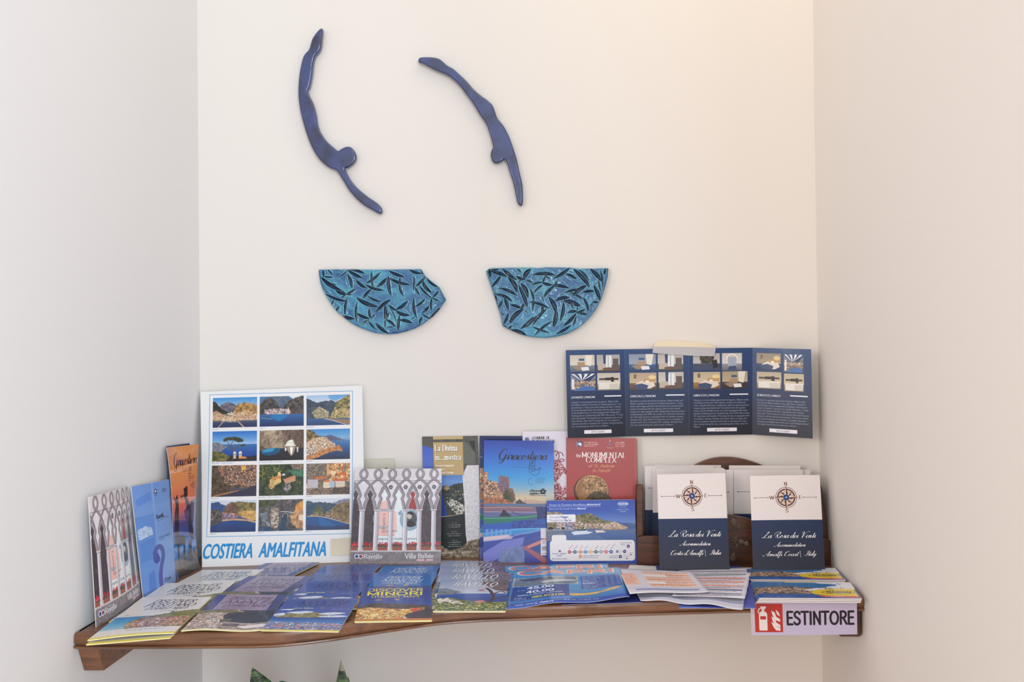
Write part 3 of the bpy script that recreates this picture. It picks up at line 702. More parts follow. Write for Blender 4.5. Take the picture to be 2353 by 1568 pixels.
# --- arcade brochure (Ravello / Villa Rufolo); units 940 x 1018
def cv_villa():
    c = Canvas(940, 1018, 0.5, (218, 210, 212))
    c.fill([(0, 0), (940, 0), (940, 330), (0, 330)], (196, 186, 188), (232, 226, 228), 30, con=0.9)
    dark = (74, 62, 66)
    cols = [100, 256, 408, 560, 708, 858]
    half = 76
    DK = (96, 86, 92); MD = (140, 130, 136); LT = (176, 166, 172)
    mids = [cols[0] - 78] + [(a + b) / 2 for a, b in zip(cols, cols[1:])] + [cols[-1] + 76]
    banner = {2: (236, 188, 180), 3: (206, 214, 214), 4: (150, 60, 58)}
    for k, m in enumerate(mids):
        op = [(m, 205), (m + 18, 250), (m + 40, 285), (m + 22, 325), (m + 46, 372), (m + 52, 440), (m + 52, 868), (m - 52, 868), (m - 52, 440), (m - 46, 372), (m - 22, 325), (m - 40, 285), (m - 18, 250)]
        c.fill(op, (58, 48, 54), (96, 84, 88), 30, con=1)
    # banner behind the middle bays
    b = [(256, 225), (700, 225), (696, 845), (250, 845)]
    for k in (2, 3, 4):
        m = mids[k]
        op = [(m, 212), (m + 15, 250), (m + 35, 285), (m + 18, 325), (m + 42, 372), (m + 50, 440), (m + 50, 800), (m - 50, 800), (m - 50, 440), (m - 42, 372), (m - 18, 325), (m - 35, 285), (m - 15, 250)]
        c.poly(op, (226, 230, 230))
    c.poly([(mids[2] - 50, 360), (mids[2] + 50, 330), (mids[2] + 50, 715), (mids[2] - 50, 715)], (236, 186, 176)); c.ring(mids[2], 530, 100, 100, 30, (170, 168, 176), 0.8, 60, 200)
    c.poly([(mids[3] - 50, 440), (mids[3] - 20, 470), (mids[3] - 12, 640), (mids[3] - 30, 715), (mids[3] - 50, 715)], (238, 192, 178))
    c.rect(mids[2] - 50, 430, 100, 26, (168, 170, 180))
    c.poly([(mids[4], 240), (mids[4] + 24, 270), (mids[4] + 36, 285), (mids[4] + 20, 325), (mids[4] + 44, 380), (mids[4] + 50, 440), (mids[4] - 50, 440), (mids[4] - 44, 380), (mids[4] - 20, 325), (mids[4] - 36, 285), (mids[4] - 24, 262)], (160, 62, 60))
    c.ell(610, 545, 108, 118, (150, 170, 182)); c.ell(616, 540, 66, 84, (84, 80, 84)); c.ell(604, 505, 26, 34, (196, 186, 178)); c.poly([(560, 600), (590, 560), (630, 555), (672, 590), (664, 612), (612, 624)], (48, 46, 50), sm=True); c.poly([(578, 486), (600, 462), (634, 472), (640, 500), (622, 496), (602, 484)], (40, 38, 42), sm=True)
    c.poly([(480, 470), (520, 440), (520, 490), (492, 500)], (130, 155, 185))
    c.text("Klingsor's", 345, 680, 26, (120, 104, 106), w=200, style='serif', ang=90)
    c.text('garden', 350, 672, 20, (120, 104, 106), w=130, style='serif')
    c.text('re found', 330, 715, 16, (180, 130, 124), w=120, style='serif')
    c.text('Klingsors Zaubergarten', 246, 755, 20, (70, 64, 66), w=440, style='serif', shear=0.2)
    c.text('ist gefunden', 290, 795, 20, (70, 64, 66), w=240, style='serif', shear=0.2)
    # arch mouldings
    def band(pts, w=24):
        c.line(pts, w + 7, DK, sm=True); c.line(pts, w, MD, sm=True); c.line(np.array(pts, float) + [-2, -2], w * 0.45, LT, sm=True); c.line(pts, 2, DK, 0.7, sm=True)
    for x in [cols[0] - 152] + cols + [cols[-1] + 152]:
        c.fill([(x - 30, 440), (x - 34, 400), (x - 50, 350), (x - 62, 310), (x - 40, 262), (x - 60, 215), (x - 76, 190), (x, 110), (x + 76, 190), (x + 60, 215), (x + 40, 262), (x + 62, 310), (x + 50, 350), (x + 34, 400), (x + 30, 440)], (206, 198, 202), (232, 226, 230), 30, con=0.8)
    for i, x in enumerate(cols + [cols[0] - 152, cols[-1] + 152]):
        for sg in (-1, 1):
            band([(x + sg * 118, 262), (x + sg * 104, 222), (x + sg * 78, 180), (x + sg * 30, 132), (x - sg * 24, 92), (x - sg * 36, 48), (x - sg * 12, 8), (x + sg * 8, -10)], 19)
    for k, m in enumerate(mids):
        for sg in (-1, 1):
            band([(m, 200), (m + sg * 22, 232), (m + sg * 46, 262), (m + sg * 52, 288), (m + sg * 36, 322), (m + sg * 50, 360), (m + sg * 60, 400), (m + sg * 62, 438)], 20)
            c.line([(m, 212), (m + sg * 14, 246), (m + sg * 34, 276), (m + sg * 30, 298), (m + sg * 18, 322), (m + sg * 34, 362), (m + sg * 46, 402), (m + sg * 48, 438)], 5, (206, 200, 202), 0.9, sm=True)
    c.line([(0, 128), (940, 130)], 4, (110, 98, 104))
    for x in (395, 555, 705, 860):
        for q in range(6):
            t = q * math.pi / 3; c.ell(x + 15 * math.cos(t), 198 + 15 * math.sin(t), 9, 9, (92, 84, 92))
        c.ell(x, 198, 6, 6, (180, 172, 178))
    for k, m in enumerate(mids):     # leafy cusps
        for sx in (-1, 1):
            for q in range(5):
                c.ell(m + sx * (34 + q * 4), 366 + q * 16, 7, 5, (192, 184, 186)); c.ring(m + sx * (34 + q * 4), 366 + q * 16, 7, 5, 1.6, (130, 120, 124))
    for x in cols:
        c.rect(x - 20, 452, 40, 420, (206, 198, 204)); c.rect(x - 20, 452, 9, 420, (236, 232, 236)); c.rect(x + 9, 452, 11, 420, (168, 158, 166))
        c.rect(x - 34, 438, 68, 9, (228, 222, 222)); c.rect(x - 28, 447, 56, 8, (150, 140, 144)); c.rect(x - 28, 862, 56, 12, (214, 206, 208))
    for m in mids:
        c.poly([(m - 54, 828), (m + 54, 828), (m + 48, 868), (m - 48, 868)], (156, 88, 70))
        c.spots([(m - 54, 800), (m + 54, 800), (m + 54, 832), (m - 54, 832)], 60, 10, [(70, 84, 64), (90, 96, 80)])
        c.spots([(m - 48, 784), (m + 48, 784), (m + 48, 818), (m - 48, 818)], 26, 13, [(214, 44, 56), (226, 70, 80), (190, 36, 46)])
    c.fill([(0, 874), (940, 874), (940, 1018), (0, 1018)], (108, 100, 104), (160, 150, 152), 22, con=1.0)
    c.rect(0, 872, 940, 12, (190, 182, 182))
    for x in range(30, 940, 52): c.line([(x, 890), (x, 1018)], 3, (104, 96, 98), 0.7)
    c.line([(0, 990), (940, 990)], 3, (186, 180, 184), 0.8)
    for q, (cc, dx) in enumerate(((((40, 80, 140)), 0), ((150, 50, 80), 42))):
        c.ell(66 + dx, 930, 22, 22, cc); c.ring(66 + dx, 930, 21, 21, 7, (238, 236, 238))
    c.text('Ravello', 140, 952, 46, (236, 234, 236), w=190, style='serif', sw=0.9)
    c.greek(190, 900, 80, 8, (230, 228, 230)); c.greek(180, 964, 140, 6, (220, 218, 220))
    c.text('Villa Rufolo', 570, 950, 46, (240, 238, 240), w=290, style='serif', sw=0.9)
    c.rect(692, 962, 170, 18, (232, 226, 230)); c.rect(692, 969, 170, 4, (190, 40, 60)); c.rect(772, 960, 12, 22, (190, 40, 60))
    c.grain(0.10, 2)
    return c

# --- tall exhibition leaflet; units 710 x 1440 (zoom units)
def cv_divina():
    c = Canvas(710, 1450, 0.36, (60, 58, 56))
    c.fill([(0, 0), (710, 0), (710, 400), (0, 400)], (66, 64, 58), (104, 100, 92), 60, con=1.0)
    c.grad(0, 110, 130, 700, [(0, (66, 92, 190)), (0.5, (92, 122, 200)), (1, (60, 90, 150))])
    c.poly([(0, 0), (140, 0), (140, 150), (60, 118), (0, 108)], (86, 82, 74))
    c.poly([(520, 60), (580, 100), (670, 210), (670, 340), (510, 330)], (104, 104, 94)); c.poly([(590, 60), (670, 60), (670, 200), (630, 130)], (44, 44, 40))
    c.grad(0, 400, 560, 350, [(0, (70, 110, 186)), (0.4, (110, 150, 210)), (1, (110, 140, 180))])
    c.fill([(200, 640), (260, 590), (330, 600), (400, 570), (540, 560), (560, 930), (210, 930)], (28, 34, 34), (80, 84, 66), 22)
    c.fill([(250, 620), (300, 590), (340, 620), (300, 650)], (150, 116, 80), (196, 158, 110), 12)
    c.poly([(0, 660), (230, 640), (260, 760), (300, 950), (0, 965)], (28, 62, 140)); c.spots([(290, 780), (360, 750), (460, 800), (540, 860), (500, 930), (400, 940)], 420, 15, [(230, 226, 210), (200, 190, 170), (240, 238, 230), (140, 130, 110)])
    c.spots([(260, 650), (540, 620), (540, 760), (300, 740)], 40, 10, [(210, 206, 190)])
    c.line([(220, 960), (400, 945), (480, 925)], 9, (186, 160, 128), sm=True)
    c.fill([(0, 965), (300, 962), (480, 935), (560, 950), (560, 1400), (0, 1400)], (20, 24, 26), (34, 38, 36), 30)
    c.fill([(500, 480), (560, 350), (710, 350), (710, 1290), (540, 1330), (520, 1160), (516, 800)], (204, 196, 196), (246, 240, 240), 16, con=1.0)
    c.spots([(520, 400), (700, 380), (700, 1240), (545, 1250)], 300, 5, [(120, 110, 112), (90, 84, 88), (240, 236, 240)])
    c.fill([(0, 1290), (200, 1300), (330, 1360), (460, 1330), (560, 1250), (710, 1230), (710, 1450), (0, 1450)], (70, 56, 40), (196, 176, 150), 26)
    c.rect(138, 0, 382, 36, (196, 170, 120)); c.rect(138, 70, 380, 395, (192, 164, 114)); c.rect(138, 70, 380, 3, (150, 124, 82)); c.rect(515, 70, 4, 395, (130, 110, 74))
    for dx, dy, cc in ((4, 4, (60, 50, 40)), (0, 0, (244, 240, 232))):
        c.text('La Divina', 160 + dx, 172 + dy, 66, cc, w=282, style='slab', sw=0.8)
        c.text('in...mostra', 160 + dx, 282 + dy, 64, cc, w=328, style='slab', sw=0.8)
    c.text('Percorso fotografico', 165, 360, 22, (238, 232, 220), w=232, style='slab', sw=0.8)
    c.text('nel cuore', 165, 402, 22, (238, 232, 220), w=112, style='slab', sw=0.8); c.text('di Marcello Cerrone', 165, 444, 22, (238, 232, 220), w=222, style='slab', sw=0.8)
    for y, cc, n_ in ((1030, (200, 170, 90), 1), (1056, (214, 214, 210), 2), (1136, (190, 176, 120), 1), (1160, (214, 214, 210), 2), (1238, (200, 190, 120), 1), (1262, (214, 214, 210), 3)):
        w_ = 90 if n_ == 1 else 190
        c.greek(380 - w_ / 2, y, w_, 11, cc, n_, 2.2, just='c')
    c.text("Costa d'Amalfi  3 > 17 luglio 2009", 190, 1400, 28, (206, 196, 178), w=400, style='slab', sw=0.7); c.greek(200, 1418, 460, 9, (170, 158, 140))
    c.grain(0.1, 2)
    return c

# --- big seaside brochure; units 724 x 1262
def script_title(c, x, y, h, w, col):
    c.text('Giracostiera', x, y, h, col, w=w, style='script', sw=1.05, shear=0.25)
def mermaid(c, x, y, k, col):
    L = lambda p, w=3.2: c.line([(x + a * k, y + b * k) for a, b in p], w * k, col, sm=True)
    L([(20, 0), (8, 10), (6, 40), (20, 60), (50, 60), (60, 40), (66, 10), (56, 2), (50, 14), (44, 34)]); L([(20, 0), (34, 16), (30, 38), (10, 46)]); c.ring(x + 34 * k, y + 26 * k, 12 * k, 14 * k, 3 * k, col)
    L([(2, 60), (0, 100), (10, 130), (40, 160), (76, 160), (98, 140), (108, 104), (96, 92), (84, 112), (78, 96)]); L([(108, 104), (122, 84), (104, 82), (92, 96)]); L([(2, 60), (30, 66), (56, 60), (58, 90), (64, 112)])
    for q in range(3):
        for p in range(3 - q // 2): c.ring(x + (14 + p * 18 + q * 8) * k, y + (78 + q * 18) * k, 9 * k, 9 * k, 2.4 * k, col, 1, 0, 180)
def cv_giraco(variant=0):
    c = Canvas(724, 1262, 0.5, (60, 110, 200))
    c.grad(0, 0, 724, 680, [(0, (46, 66, 160)), (0.25, (52, 104, 196)), (0.55, (62, 150, 214)), (0.72, (120, 170, 200)), (0.86, (206, 186, 156)), (1, (214, 190, 160))] if not variant else [(0, (22, 34, 88)), (0.4, (26, 44, 96)), (0.8, (60, 60, 96)), (1, (120, 84, 80))])
    if not variant:
        [c.poly([(130 + q * 20, 0), (724, 0), (724, 130 - q * 14), (560, 120 - q * 14), (330 + q * 10, 70 - q * 10)], (36, 60, 150), 0.12, sm=True) for q in range(5)]
        [c.poly([(560 + q * 20, 480 + q * 10), (724, 430 + q * 16), (724, 640), (600 + q * 12, 620)], (170, 190, 200), 0.09, sm=True) for q in range(5)]
    # town on the left
    c.fill([(0, 330), (40, 340), (50, 420), (120, 430), (160, 460), (190, 520), (300, 560), (330, 640), (0, 700)], (150, 104, 84), (206, 166, 126), 20)
    c.spots([(0, 330), (40, 340), (60, 430), (180, 450), (200, 540), (0, 620)], 120, 22, [(216, 170, 130), (190, 132, 108), (230, 190, 150), (120, 90, 96)])
    c.fill([(156, 362), (262, 385), (262, 520), (200, 560), (150, 500)], (110, 88, 104), (150, 120, 124), 16)
    for y in range(395, 540, 26):
        for x in range(166, 250, 24): c.rect(x, y, 8, 12, (90, 74, 96))
    c.fill([(262, 500), (300, 500), (325, 580), (330, 650), (230, 660)], (80, 66, 56), (160, 122, 96), 14)
    c.fill([(200, 560), (240, 500), (280, 560), (300, 640), (200, 660)], (44, 52, 38), (96, 90, 60), 12)
    c.spots([(0, 430), (140, 430), (190, 640), (0, 640)], 60, 12, [(120, 84, 60), (84, 72, 80), (240, 210, 160)])
    c.fill([(0, 600), (200, 600), (300, 650), (300, 700), (0, 700)], (110, 68, 54), (222, 140, 90), 12)
    c.poly([(320, 630), (420, 620), (520, 618), (640, 640), (640, 652), (330, 648)], (190, 160, 140), sm=True); c.line([(430, 640), (430, 590)], 2, (90, 80, 90))
    c.fill([(330, 640), (370, 610), (400, 640), (500, 672), (420, 690), (330, 680)], (60, 52, 56), (110, 90, 80), 12)
    # bay and boats
    c.grad(0, 655, 724, 607, [(0, (92, 118, 150)), (0.1, (110, 96, 130)), (0.3, (70, 80, 150)), (1, (66, 74, 160))])
    c.poly([(0, 690), (500, 690), (724, 720), (724, 780), (0, 760)], (128, 100, 120)); c.line([(0, 700), (250, 695), (500, 700)], 10, (190, 130, 110))
    c.poly([(0, 745), (560, 740), (560, 790), (0, 800)], (96, 104, 150)); c.line([(0, 740), (560, 748)], 5, (206, 170, 170))
    c.poly([(160, 790), (206, 718), (290, 790)], (52, 46, 66)); c.line([(290, 740), (400, 780), (560, 770)], 5, (60, 50, 70), sm=True)
    c.poly([(0, 800), (320, 790), (600, 770), (560, 800), (300, 850), (0, 872)], (44, 118, 104), sm=False); c.line([(0, 812), (350, 802), (590, 775)], 8, (96, 170, 120), sm=True)
    c.fill([(540, 690), (724, 690), (724, 900), (560, 900)], (30, 40, 96), (60, 60, 120), 24)
    c.poly([(0, 870), (300, 850), (724, 800), (724, 960), (300, 960), (0, 990)], (46, 90, 178))
    c.fill([(270, 840), (420, 825), (560, 830), (640, 880), (600, 930), (340, 930), (300, 900)], (34, 52, 124), (64, 96, 180), 16)
    c.poly([(0, 960), (330, 910), (640, 905), (724, 880), (724, 950), (300, 980), (0, 1000)], (60, 140, 206)); c.line([(0, 965), (320, 925), (640, 912)], 7, (130, 190, 224), sm=True)
    for x in range(20, 300, 48): c.poly([(x, 920), (x + 34, 918), (x + 30, 985), (x + 4, 985)], (110, 160, 214), 0.8)
    c.poly([(0, 1000), (250, 975), (300, 1000), (270, 1040), (0, 1055)], (214, 190, 196)); c.poly([(0, 1040), (270, 1020), (724, 900), (724, 960), (500, 1010), (220, 1120), (0, 1262)], (58, 76, 160))
    c.line([(0, 1045), (200, 1020), (420, 960), (724, 905)], 9, (150, 150, 206), sm=True)
    c.poly([(0, 1160), (200, 1040), (420, 1000), (400, 1080), (200, 1200), (60, 1262), (0, 1262)], (118, 124, 200)); c.fill([(200, 1120), (420, 1090), (420, 1262), (140, 1262)], (92, 106, 160), (140, 156, 196), 60, con=1)
    c.poly([(400, 1100), (580, 1040), (724, 985), (724, 1262), (640, 1262)], (84, 74, 140)); c.poly([(400, 1110), (640, 1010), (724, 960), (724, 1010), (460, 1120)], (206, 136, 130))
    c.poly([(400, 1110), (430, 1090), (640, 1220), (690, 1262), (600, 1262)], (166, 96, 110)); c.poly([(470, 1120), (640, 1060), (640, 1180)], (52, 74, 150))
    c.soft(1)
    # labels
    dk = (34, 32, 44)
    if not variant:
        script_title(c, 150, 200, 112, 500, dk)
        c.greek(340, 208, 120, 7, (60, 90, 140), 3, 2.6); c.line([(300, 278), (470, 278)], 2, dk)
        mermaid(c, 468, 200, 1.0, dk)
        c.ring(490, 425, 30, 34, 5, (50, 110, 170), 1, 60, 300); c.greek(535, 390, 105, 8, (50, 90, 130), 4, 1.9)
        c.text('officine', 472, 534, 24, (30, 30, 36), w=104, style='bold'); c.text('zephiro', 472, 562, 24, (30, 30, 36), w=104, style='xbold')
        for q in range(5):
            t = q * 2 * math.pi / 5 - 0.3; c.ell(610 + 20 * math.cos(t), 532 + 20 * math.sin(t), 15, 13, (30, 30, 34))
        c.ell(610, 532, 6, 6, (170, 180, 180)); c.line([(472, 574), (645, 574)], 3, (40, 40, 50))
        c.rect(585, 912, 60, 104, (226, 222, 224)); c.rect(585, 1030, 60, 158, (226, 220, 222))
        c.greek(600, 1044, 45, 8, (90, 90, 96), 2, 2.4)
        for y in (1100, 1104, 1110, 1118, 1126, 1132, 1170): c.rect(600, y, 45, 3, (60, 60, 66))
    else:
        c.spots([(0, 20), (40, 20), (40, 260), (0, 260)], 14, 5, [(220, 220, 230)]); c.line([(2, 214), (28, 222)], 4, (220, 220, 230))
    c.grain(0.08, 2)
    return c
def cv_giraco_sunset():
    c = Canvas(724, 1262, 0.45, (230, 150, 90))
    c.grad(0, 0, 724, 1262, [(0, (214, 142, 80)), (0.25, (222, 140, 84)), (0.42, (232, 116, 84)), (0.5, (214, 100, 110)), (0.6, (86, 72, 130)), (0.72, (52, 84, 160)), (0.8, (110, 150, 210)), (0.86, (96, 88, 96)), (0.93, (98, 90, 84)), (1, (24, 22, 24))])
    c.poly([(330, 640), (560, 560), (724, 540), (724, 800), (400, 760)], (58, 52, 110), 0.7)
    S1 = (46, 30, 40)
    c.poly([(330, 420), (440, 400), (450, 480), (420, 510), (480, 560), (540, 600), (560, 760), (640, 860), (640, 960), (580, 960), (500, 880), (470, 780), (520, 700), (470, 640), (400, 640), (410, 590), (350, 520)], S1)
    c.poly([(520, 940), (560, 960), (570, 1180), (520, 1180), (500, 1000)], S1)
    c.poly([(40, 470), (90, 500), (150, 460), (180, 520), (190, 700), (180, 860), (330, 880), (380, 900), (370, 1180), (320, 1180), (320, 960), (210, 960), (200, 1180), (150, 1180), (130, 960), (60, 940), (60, 640), (100, 560)], S1)
    for x in (180, 330, 470, 560): c.rect(x, 960, 16, 230, (36, 44, 80))
    c.poly([(60, 940), (120, 940), (130, 1262), (60, 1262)], (60, 120, 200), 0.8)
    c.fill([(0, 1080), (724, 1080), (724, 1190), (0, 1190)], (96, 88, 86), (120, 108, 100), 30, alpha=0.8)
    dk = (40, 24, 26)
    script_title(c, 130, 190, 130, 560, dk)
    mermaid(c, 480, 210, 1.2, dk); c.greek(330, 215, 130, 7, dk, 3, 2.6)
    c.greek(560, 380, 110, 8, dk, 4, 2.0); c.text('zephiro', 240, 500, 30, dk, w=120, style='bold'); c.ell(380, 480, 26, 32, dk); c.line([(240, 520), (400, 520)], 3, dk)
    c.grain(0.06, 2)
    return c
def cv_ravello_blue():
    c = Canvas(240, 640, 1.4, (120, 156, 214))
    c.grad(0, 0, 240, 640, [(0, (110, 148, 212)), (0.5, (124, 160, 218)), (1, (134, 166, 220))])
    c.rect(110, 0, 8, 330, (136, 170, 222)); c.poly([(0, 180), (112, 180), (112, 640), (0, 640)], (84, 132, 206), 0.55)
    c.poly([(16, 80), (60, 60), (100, 50), (100, 100), (16, 120)], (88, 134, 210), 0.8)
    c.fill([(6, 250), (50, 240), (90, 262), (96, 300), (10, 310)], (150, 176, 214), (206, 220, 240), 14)
    c.poly([(10, 330), (100, 320), (100, 440), (10, 440)], (74, 122, 196), 0.5)
    q = [(124, 384), (150, 390), (158, 440), (140, 500), (128, 560), (134, 660)]
    c.poly([(104, 396), (84, 420), (82, 452), (98, 474), (118, 470), (126, 452), (122, 440)], (70, 78, 158), sm=True)
    c.line([(92, 410), (110, 386), (132, 384), (148, 410), (148, 450), (130, 500), (118, 570), (124, 650)], 27, (78, 84, 162), sm=True)
    c.poly([(44, 520), (80, 500), (86, 640), (36, 640)], (70, 120, 200), 0.7)
    dk = (44, 52, 88)
    c.rect(126, 42, 16, 28, dk); c.rect(130, 47, 8, 15, (220, 226, 240)); c.rect(126, 78, 16, 3, dk); c.ring(188, 58, 8, 10, 3, dk); c.ring(202, 58, 7, 9, 2.5, dk); c.line([(210, 58), (218, 57)], 2, dk)
    c.text('Ravello', 124, 218, 24, dk, w=52, style='serif'); c.text('FESTIVAL', 176, 228, 11, dk, w=42, style='stick', sw=0.7); c.line([(174, 190), (174, 224)], 1.5, dk); c.greek(126, 228, 48, 4, dk)
    c.text('LA SCUOLA DI MUSICA', 126, 338, 11, dk, w=88, style='stick', sw=0.8); c.greek(128, 346, 50, 4, dk); c.ell(170, 258, 2, 2, dk)
    c.ring(146, 590, 6, 10, 3, dk); c.ring(156, 590, 6, 10, 3, dk); c.text('Ravello', 162, 598, 15, dk, w=34, style='serif'); c.greek(160, 604, 30, 3, dk)
    return c
def cv_comune():
    c = Canvas(460, 1340, 0.4, (222, 216, 226))
    navy = (48, 44, 62)
    c.text('COMUNE DI', 104, 82, 26, navy, w=162, style='serif'); c.text('MINORI', 104, 122, 32, navy, w=218, style='serif')
    c.rect(94, 62, 3, 60, navy)
    c.poly([(26, 70), (30, 60), (36, 68), (44, 58), (52, 68), (58, 60), (62, 70)], (70, 84, 140)); c.rect(26, 74, 38, 40, (70, 84, 140)); c.rect(32, 88, 26, 5, (222, 216, 226))
    red = (128, 34, 44)
    # engraved ox under a plume
    c.ring(330, 260, 34, 52, 8, red); c.ring(370, 262, 34, 40, 7, red, 1, 180, 360); c.ring(390, 306, 22, 14, 7, red)
    for P in ([(300, 330), (360, 300), (420, 380), (448, 430), (430, 460), (400, 440), (380, 470), (330, 540), (290, 520)], [(300, 560), (360, 540), (400, 620), (420, 560), (440, 640), (380, 700), (300, 700)], [(290, 700), (440, 690), (440, 960), (290, 960)]):
        c.fill(P, (128, 30, 40), (236, 214, 220), 6, con=2.4)
    c.ell(380, 372, 9, 7, (240, 230, 236))
    return c
def cv_monument():
    c = Canvas(726, 1280, 0.45, (168, 74, 74))
    c.grad(0, 0, 726, 1280, [(0, (164, 84, 80)), (0.4, (172, 72, 72)), (1, (160, 70, 72))])
    c.rect(706, 0, 20, 1280, (176, 106, 96), 0.5)
    wh = (240, 226, 222)
    c.rect(106, 40, 60, 54, (60, 70, 130)); c.ell(140, 66, 20, 16, (214, 214, 230)); c.poly([(126, 60), (150, 52), (160, 84), (146, 92)], (230, 230, 240)); c.rect(108, 42, 8, 50, wh, 0.7)
    c.greek(184, 44, 150, 11, wh, 3, 1.8); c.greek(508, 44, 110, 11, wh, 3, 1.8)
    c.ell(452, 60, 16, 22, (80, 110, 160)); c.rect(446, 18, 12, 26, (226, 150, 80)); c.rect(438, 60, 28, 12, (220, 90, 80)); c.ring(452, 96, 34, 10, 3, wh, 0.9, 10, 170)
    c.text('the', 100, 204, 32, wh, w=50, style='serif')
    for dx, cc in ((3, (120, 44, 46)), (0, (248, 242, 238))):
        c.text('MONUMENTAL', 162 + dx, 206 + dx, 50, cc, w=450, style='serif', sw=1.1); c.text('COMPLEX', 204 + dx, 258 + dx, 50, cc, w=310, style='serif', sw=1.1)
    c.text('of St. Andrew', 228, 310, 30, (206, 160, 110), w=262, style='serif', shear=0.22); c.text('in Amalfi', 270, 358, 30, (206, 160, 110), w=180, style='serif', shear=0.22)
    c.ell(255, 560, 184, 168, (84, 54, 38)); c.ell(262, 556, 168, 160, (120, 82, 50))
    for q in range(46):
        t = math.radians(130 + q * 5.2); r0, r1 = 70, 158
        c.line([(262 + r0 * math.cos(t), 556 + r0 * math.sin(t)), (262 + r1 * math.cos(t), 556 + r1 * math.sin(t))], 5, (206, 160, 108), 0.8)
    c.fill([(170, 440), (260, 400), (380, 440), (410, 540), (330, 620), (190, 600)], (90, 60, 40), (226, 184, 130), 10, con=1.8, sm=True)
    c.ring(262, 556, 166, 158, 8, (206, 160, 112), 0.9, 180, 380)
    c.fill([(180, 700), (240, 590), (330, 560), (420, 590), (500, 680), (520, 900), (160, 900)], (40, 36, 30), (120, 104, 78), 9, con=1.6)
    c.grain(0.06, 2)
    return c
def cv_ticket():
    c = Canvas(1660, 1170, 0.27, (60, 86, 170))
    c.grad(0, 0, 1660, 740, [(0, (46, 76, 168)), (0.3, (60, 92, 176)), (0.55, (104, 136, 196)), (0.62, (70, 110, 170)), (1, (62, 90, 140))])
    c.rect(0, 0, 1200, 200, (54, 82, 172))
    c.text('Scopri la Costiera Amalfitana', 50, 100, 40, (236, 236, 242), w=690, style='sans'); c.text('#viamare!', 752, 98, 40, (240, 240, 246), w=256, style='bold'); c.line([(0, 118), (1010, 116)], 5, (206, 212, 232))
    c.text('Discover the Amalfi Coast', 50, 170, 34, (220, 224, 238), w=505, style='sans'); c.text('#bysea!', 568, 168, 34, (240, 240, 246), w=165, style='bold')
    c.ring(1430, 75, 98, 34, 6, (236, 238, 246)); c.text('TRAVELMAR', 1345, 92, 34, (238, 240, 248), w=180, style='xbold', shear=0.2); c.line([(1360, 140), (1500, 138)], 4, (220, 224, 236)); c.text('AMALFI COAST', 1320, 190, 22, (220, 224, 238), w=220, style='sans'); c.text('FERRIES', 1375, 228, 22, (220, 224, 238), w=115, style='sans')
    c.fill([(0, 210), (220, 205), (330, 260), (330, 420), (0, 420)], (96, 90, 84), (190, 170, 150), 26)
    c.fill([(500, 330), (560, 270), (640, 270), (720, 240), (830, 250), (960, 320), (1080, 380), (1280, 400), (1400, 460), (1400, 520), (500, 540)], (60, 70, 50), (180, 158, 110), 30)
    c.fill([(1280, 400), (1450, 420), (1660, 450), (1660, 520), (1380, 520)], (60, 84, 140), (84, 100, 150), 40)
    c.fill([(1100, 430), (1260, 405), (1400, 460), (1520, 510), (1480, 540), (1000, 550)], (150, 120, 90), (226, 202, 170), 20)
    c.spots([(180, 400), (500, 380), (780, 430), (1100, 430), (1300, 410), (1400, 460), (1100, 520), (0, 540), (0, 430)], 900, 20, [(232, 214, 196), (214, 180, 150), (200, 130, 110), (222, 214, 210), (150, 140, 150)])
    c.fill([(0, 410), (180, 420), (180, 530), (0, 530)], (90, 84, 70), (166, 150, 120), 18); c.ell(70, 520, 50, 34, (50, 44, 44)); c.ell(300, 520, 36, 26, (60, 54, 54))
    c.grad(0, 545, 1660, 200, [(0, (96, 112, 150)), (0.5, (72, 104, 160)), (1, (66, 92, 146))]); c.rect(0, 540, 500, 10, (200, 190, 180))
    c.fill([(0, 560), (300, 560), (400, 740), (0, 740)], (96, 108, 130), (130, 140, 156), (10, 60)); c.fill([(300, 600), (900, 600), (1100, 740), (300, 740)], (120, 132, 156), (84, 112, 156), (10, 60), alpha=0.5)
    c.poly([(450, 590), (560, 560), (740, 545), (760, 575), (860, 585), (780, 620), (500, 640)], (214, 222, 236)); c.poly([(560, 545), (720, 535), (740, 560), (560, 565)], (60, 70, 100)); c.fill([(900, 550), (1040, 560), (1110, 590), (920, 600)], (220, 206, 190), (240, 230, 220), 20)
    c.rrect(-40, 260, 580, 140, 30, (238, 236, 240)); c.line([(0, 342), (530, 338)], 3, (150, 156, 180))
    c.text('Orari dal', 48, 322, 34, (92, 110, 160), w=160, style='sans'); c.text('1 Maggio', 225, 320, 34, (60, 76, 140), w=176, style='bold'); c.text('Timetable from', 48, 384, 32, (104, 120, 166), w=265, style='sans'); c.text('May 1st', 330, 382, 32, (60, 76, 140), w=125, style='bold')
    c.rrect(52, 735, 1580, 380, 60, (236, 234, 236)); c.rrect(88, 635, 270, 300, 36, (236, 234, 236))
    navy = (66, 76, 140)
    c.poly([(235, 905), (262, 948), (206, 948)], navy); c.text('Compra i biglietti', 90, 990, 26, navy, w=265, style='sans'); c.text('online', 178, 1026, 26, navy, w=96, style='sans'); c.line([(200, 1042), (270, 1042)], 2, navy, 0.5); c.text('Buy tickets online', 95, 1084, 24, navy, w=270, style='sans')
    st = [(416, (190, 62, 66), 'Positano'), (516, (56, 80, 124), 'Praiano'), (618, (236, 126, 80), 'Amalfi'), (714, (84, 136, 206), 'Minori'), (812, (240, 184, 80), 'Erchie'), (906, (60, 84, 90), 'Maiori'), (1000, (150, 160, 172), 'Cetara'), (1094, (234, 84, 100), 'Vietri s.m.'), (1190, (62, 70, 160), 'Salerno Concordia')]
    c.line([(416, 952), (1190, 946)], 9, (72, 96, 130))
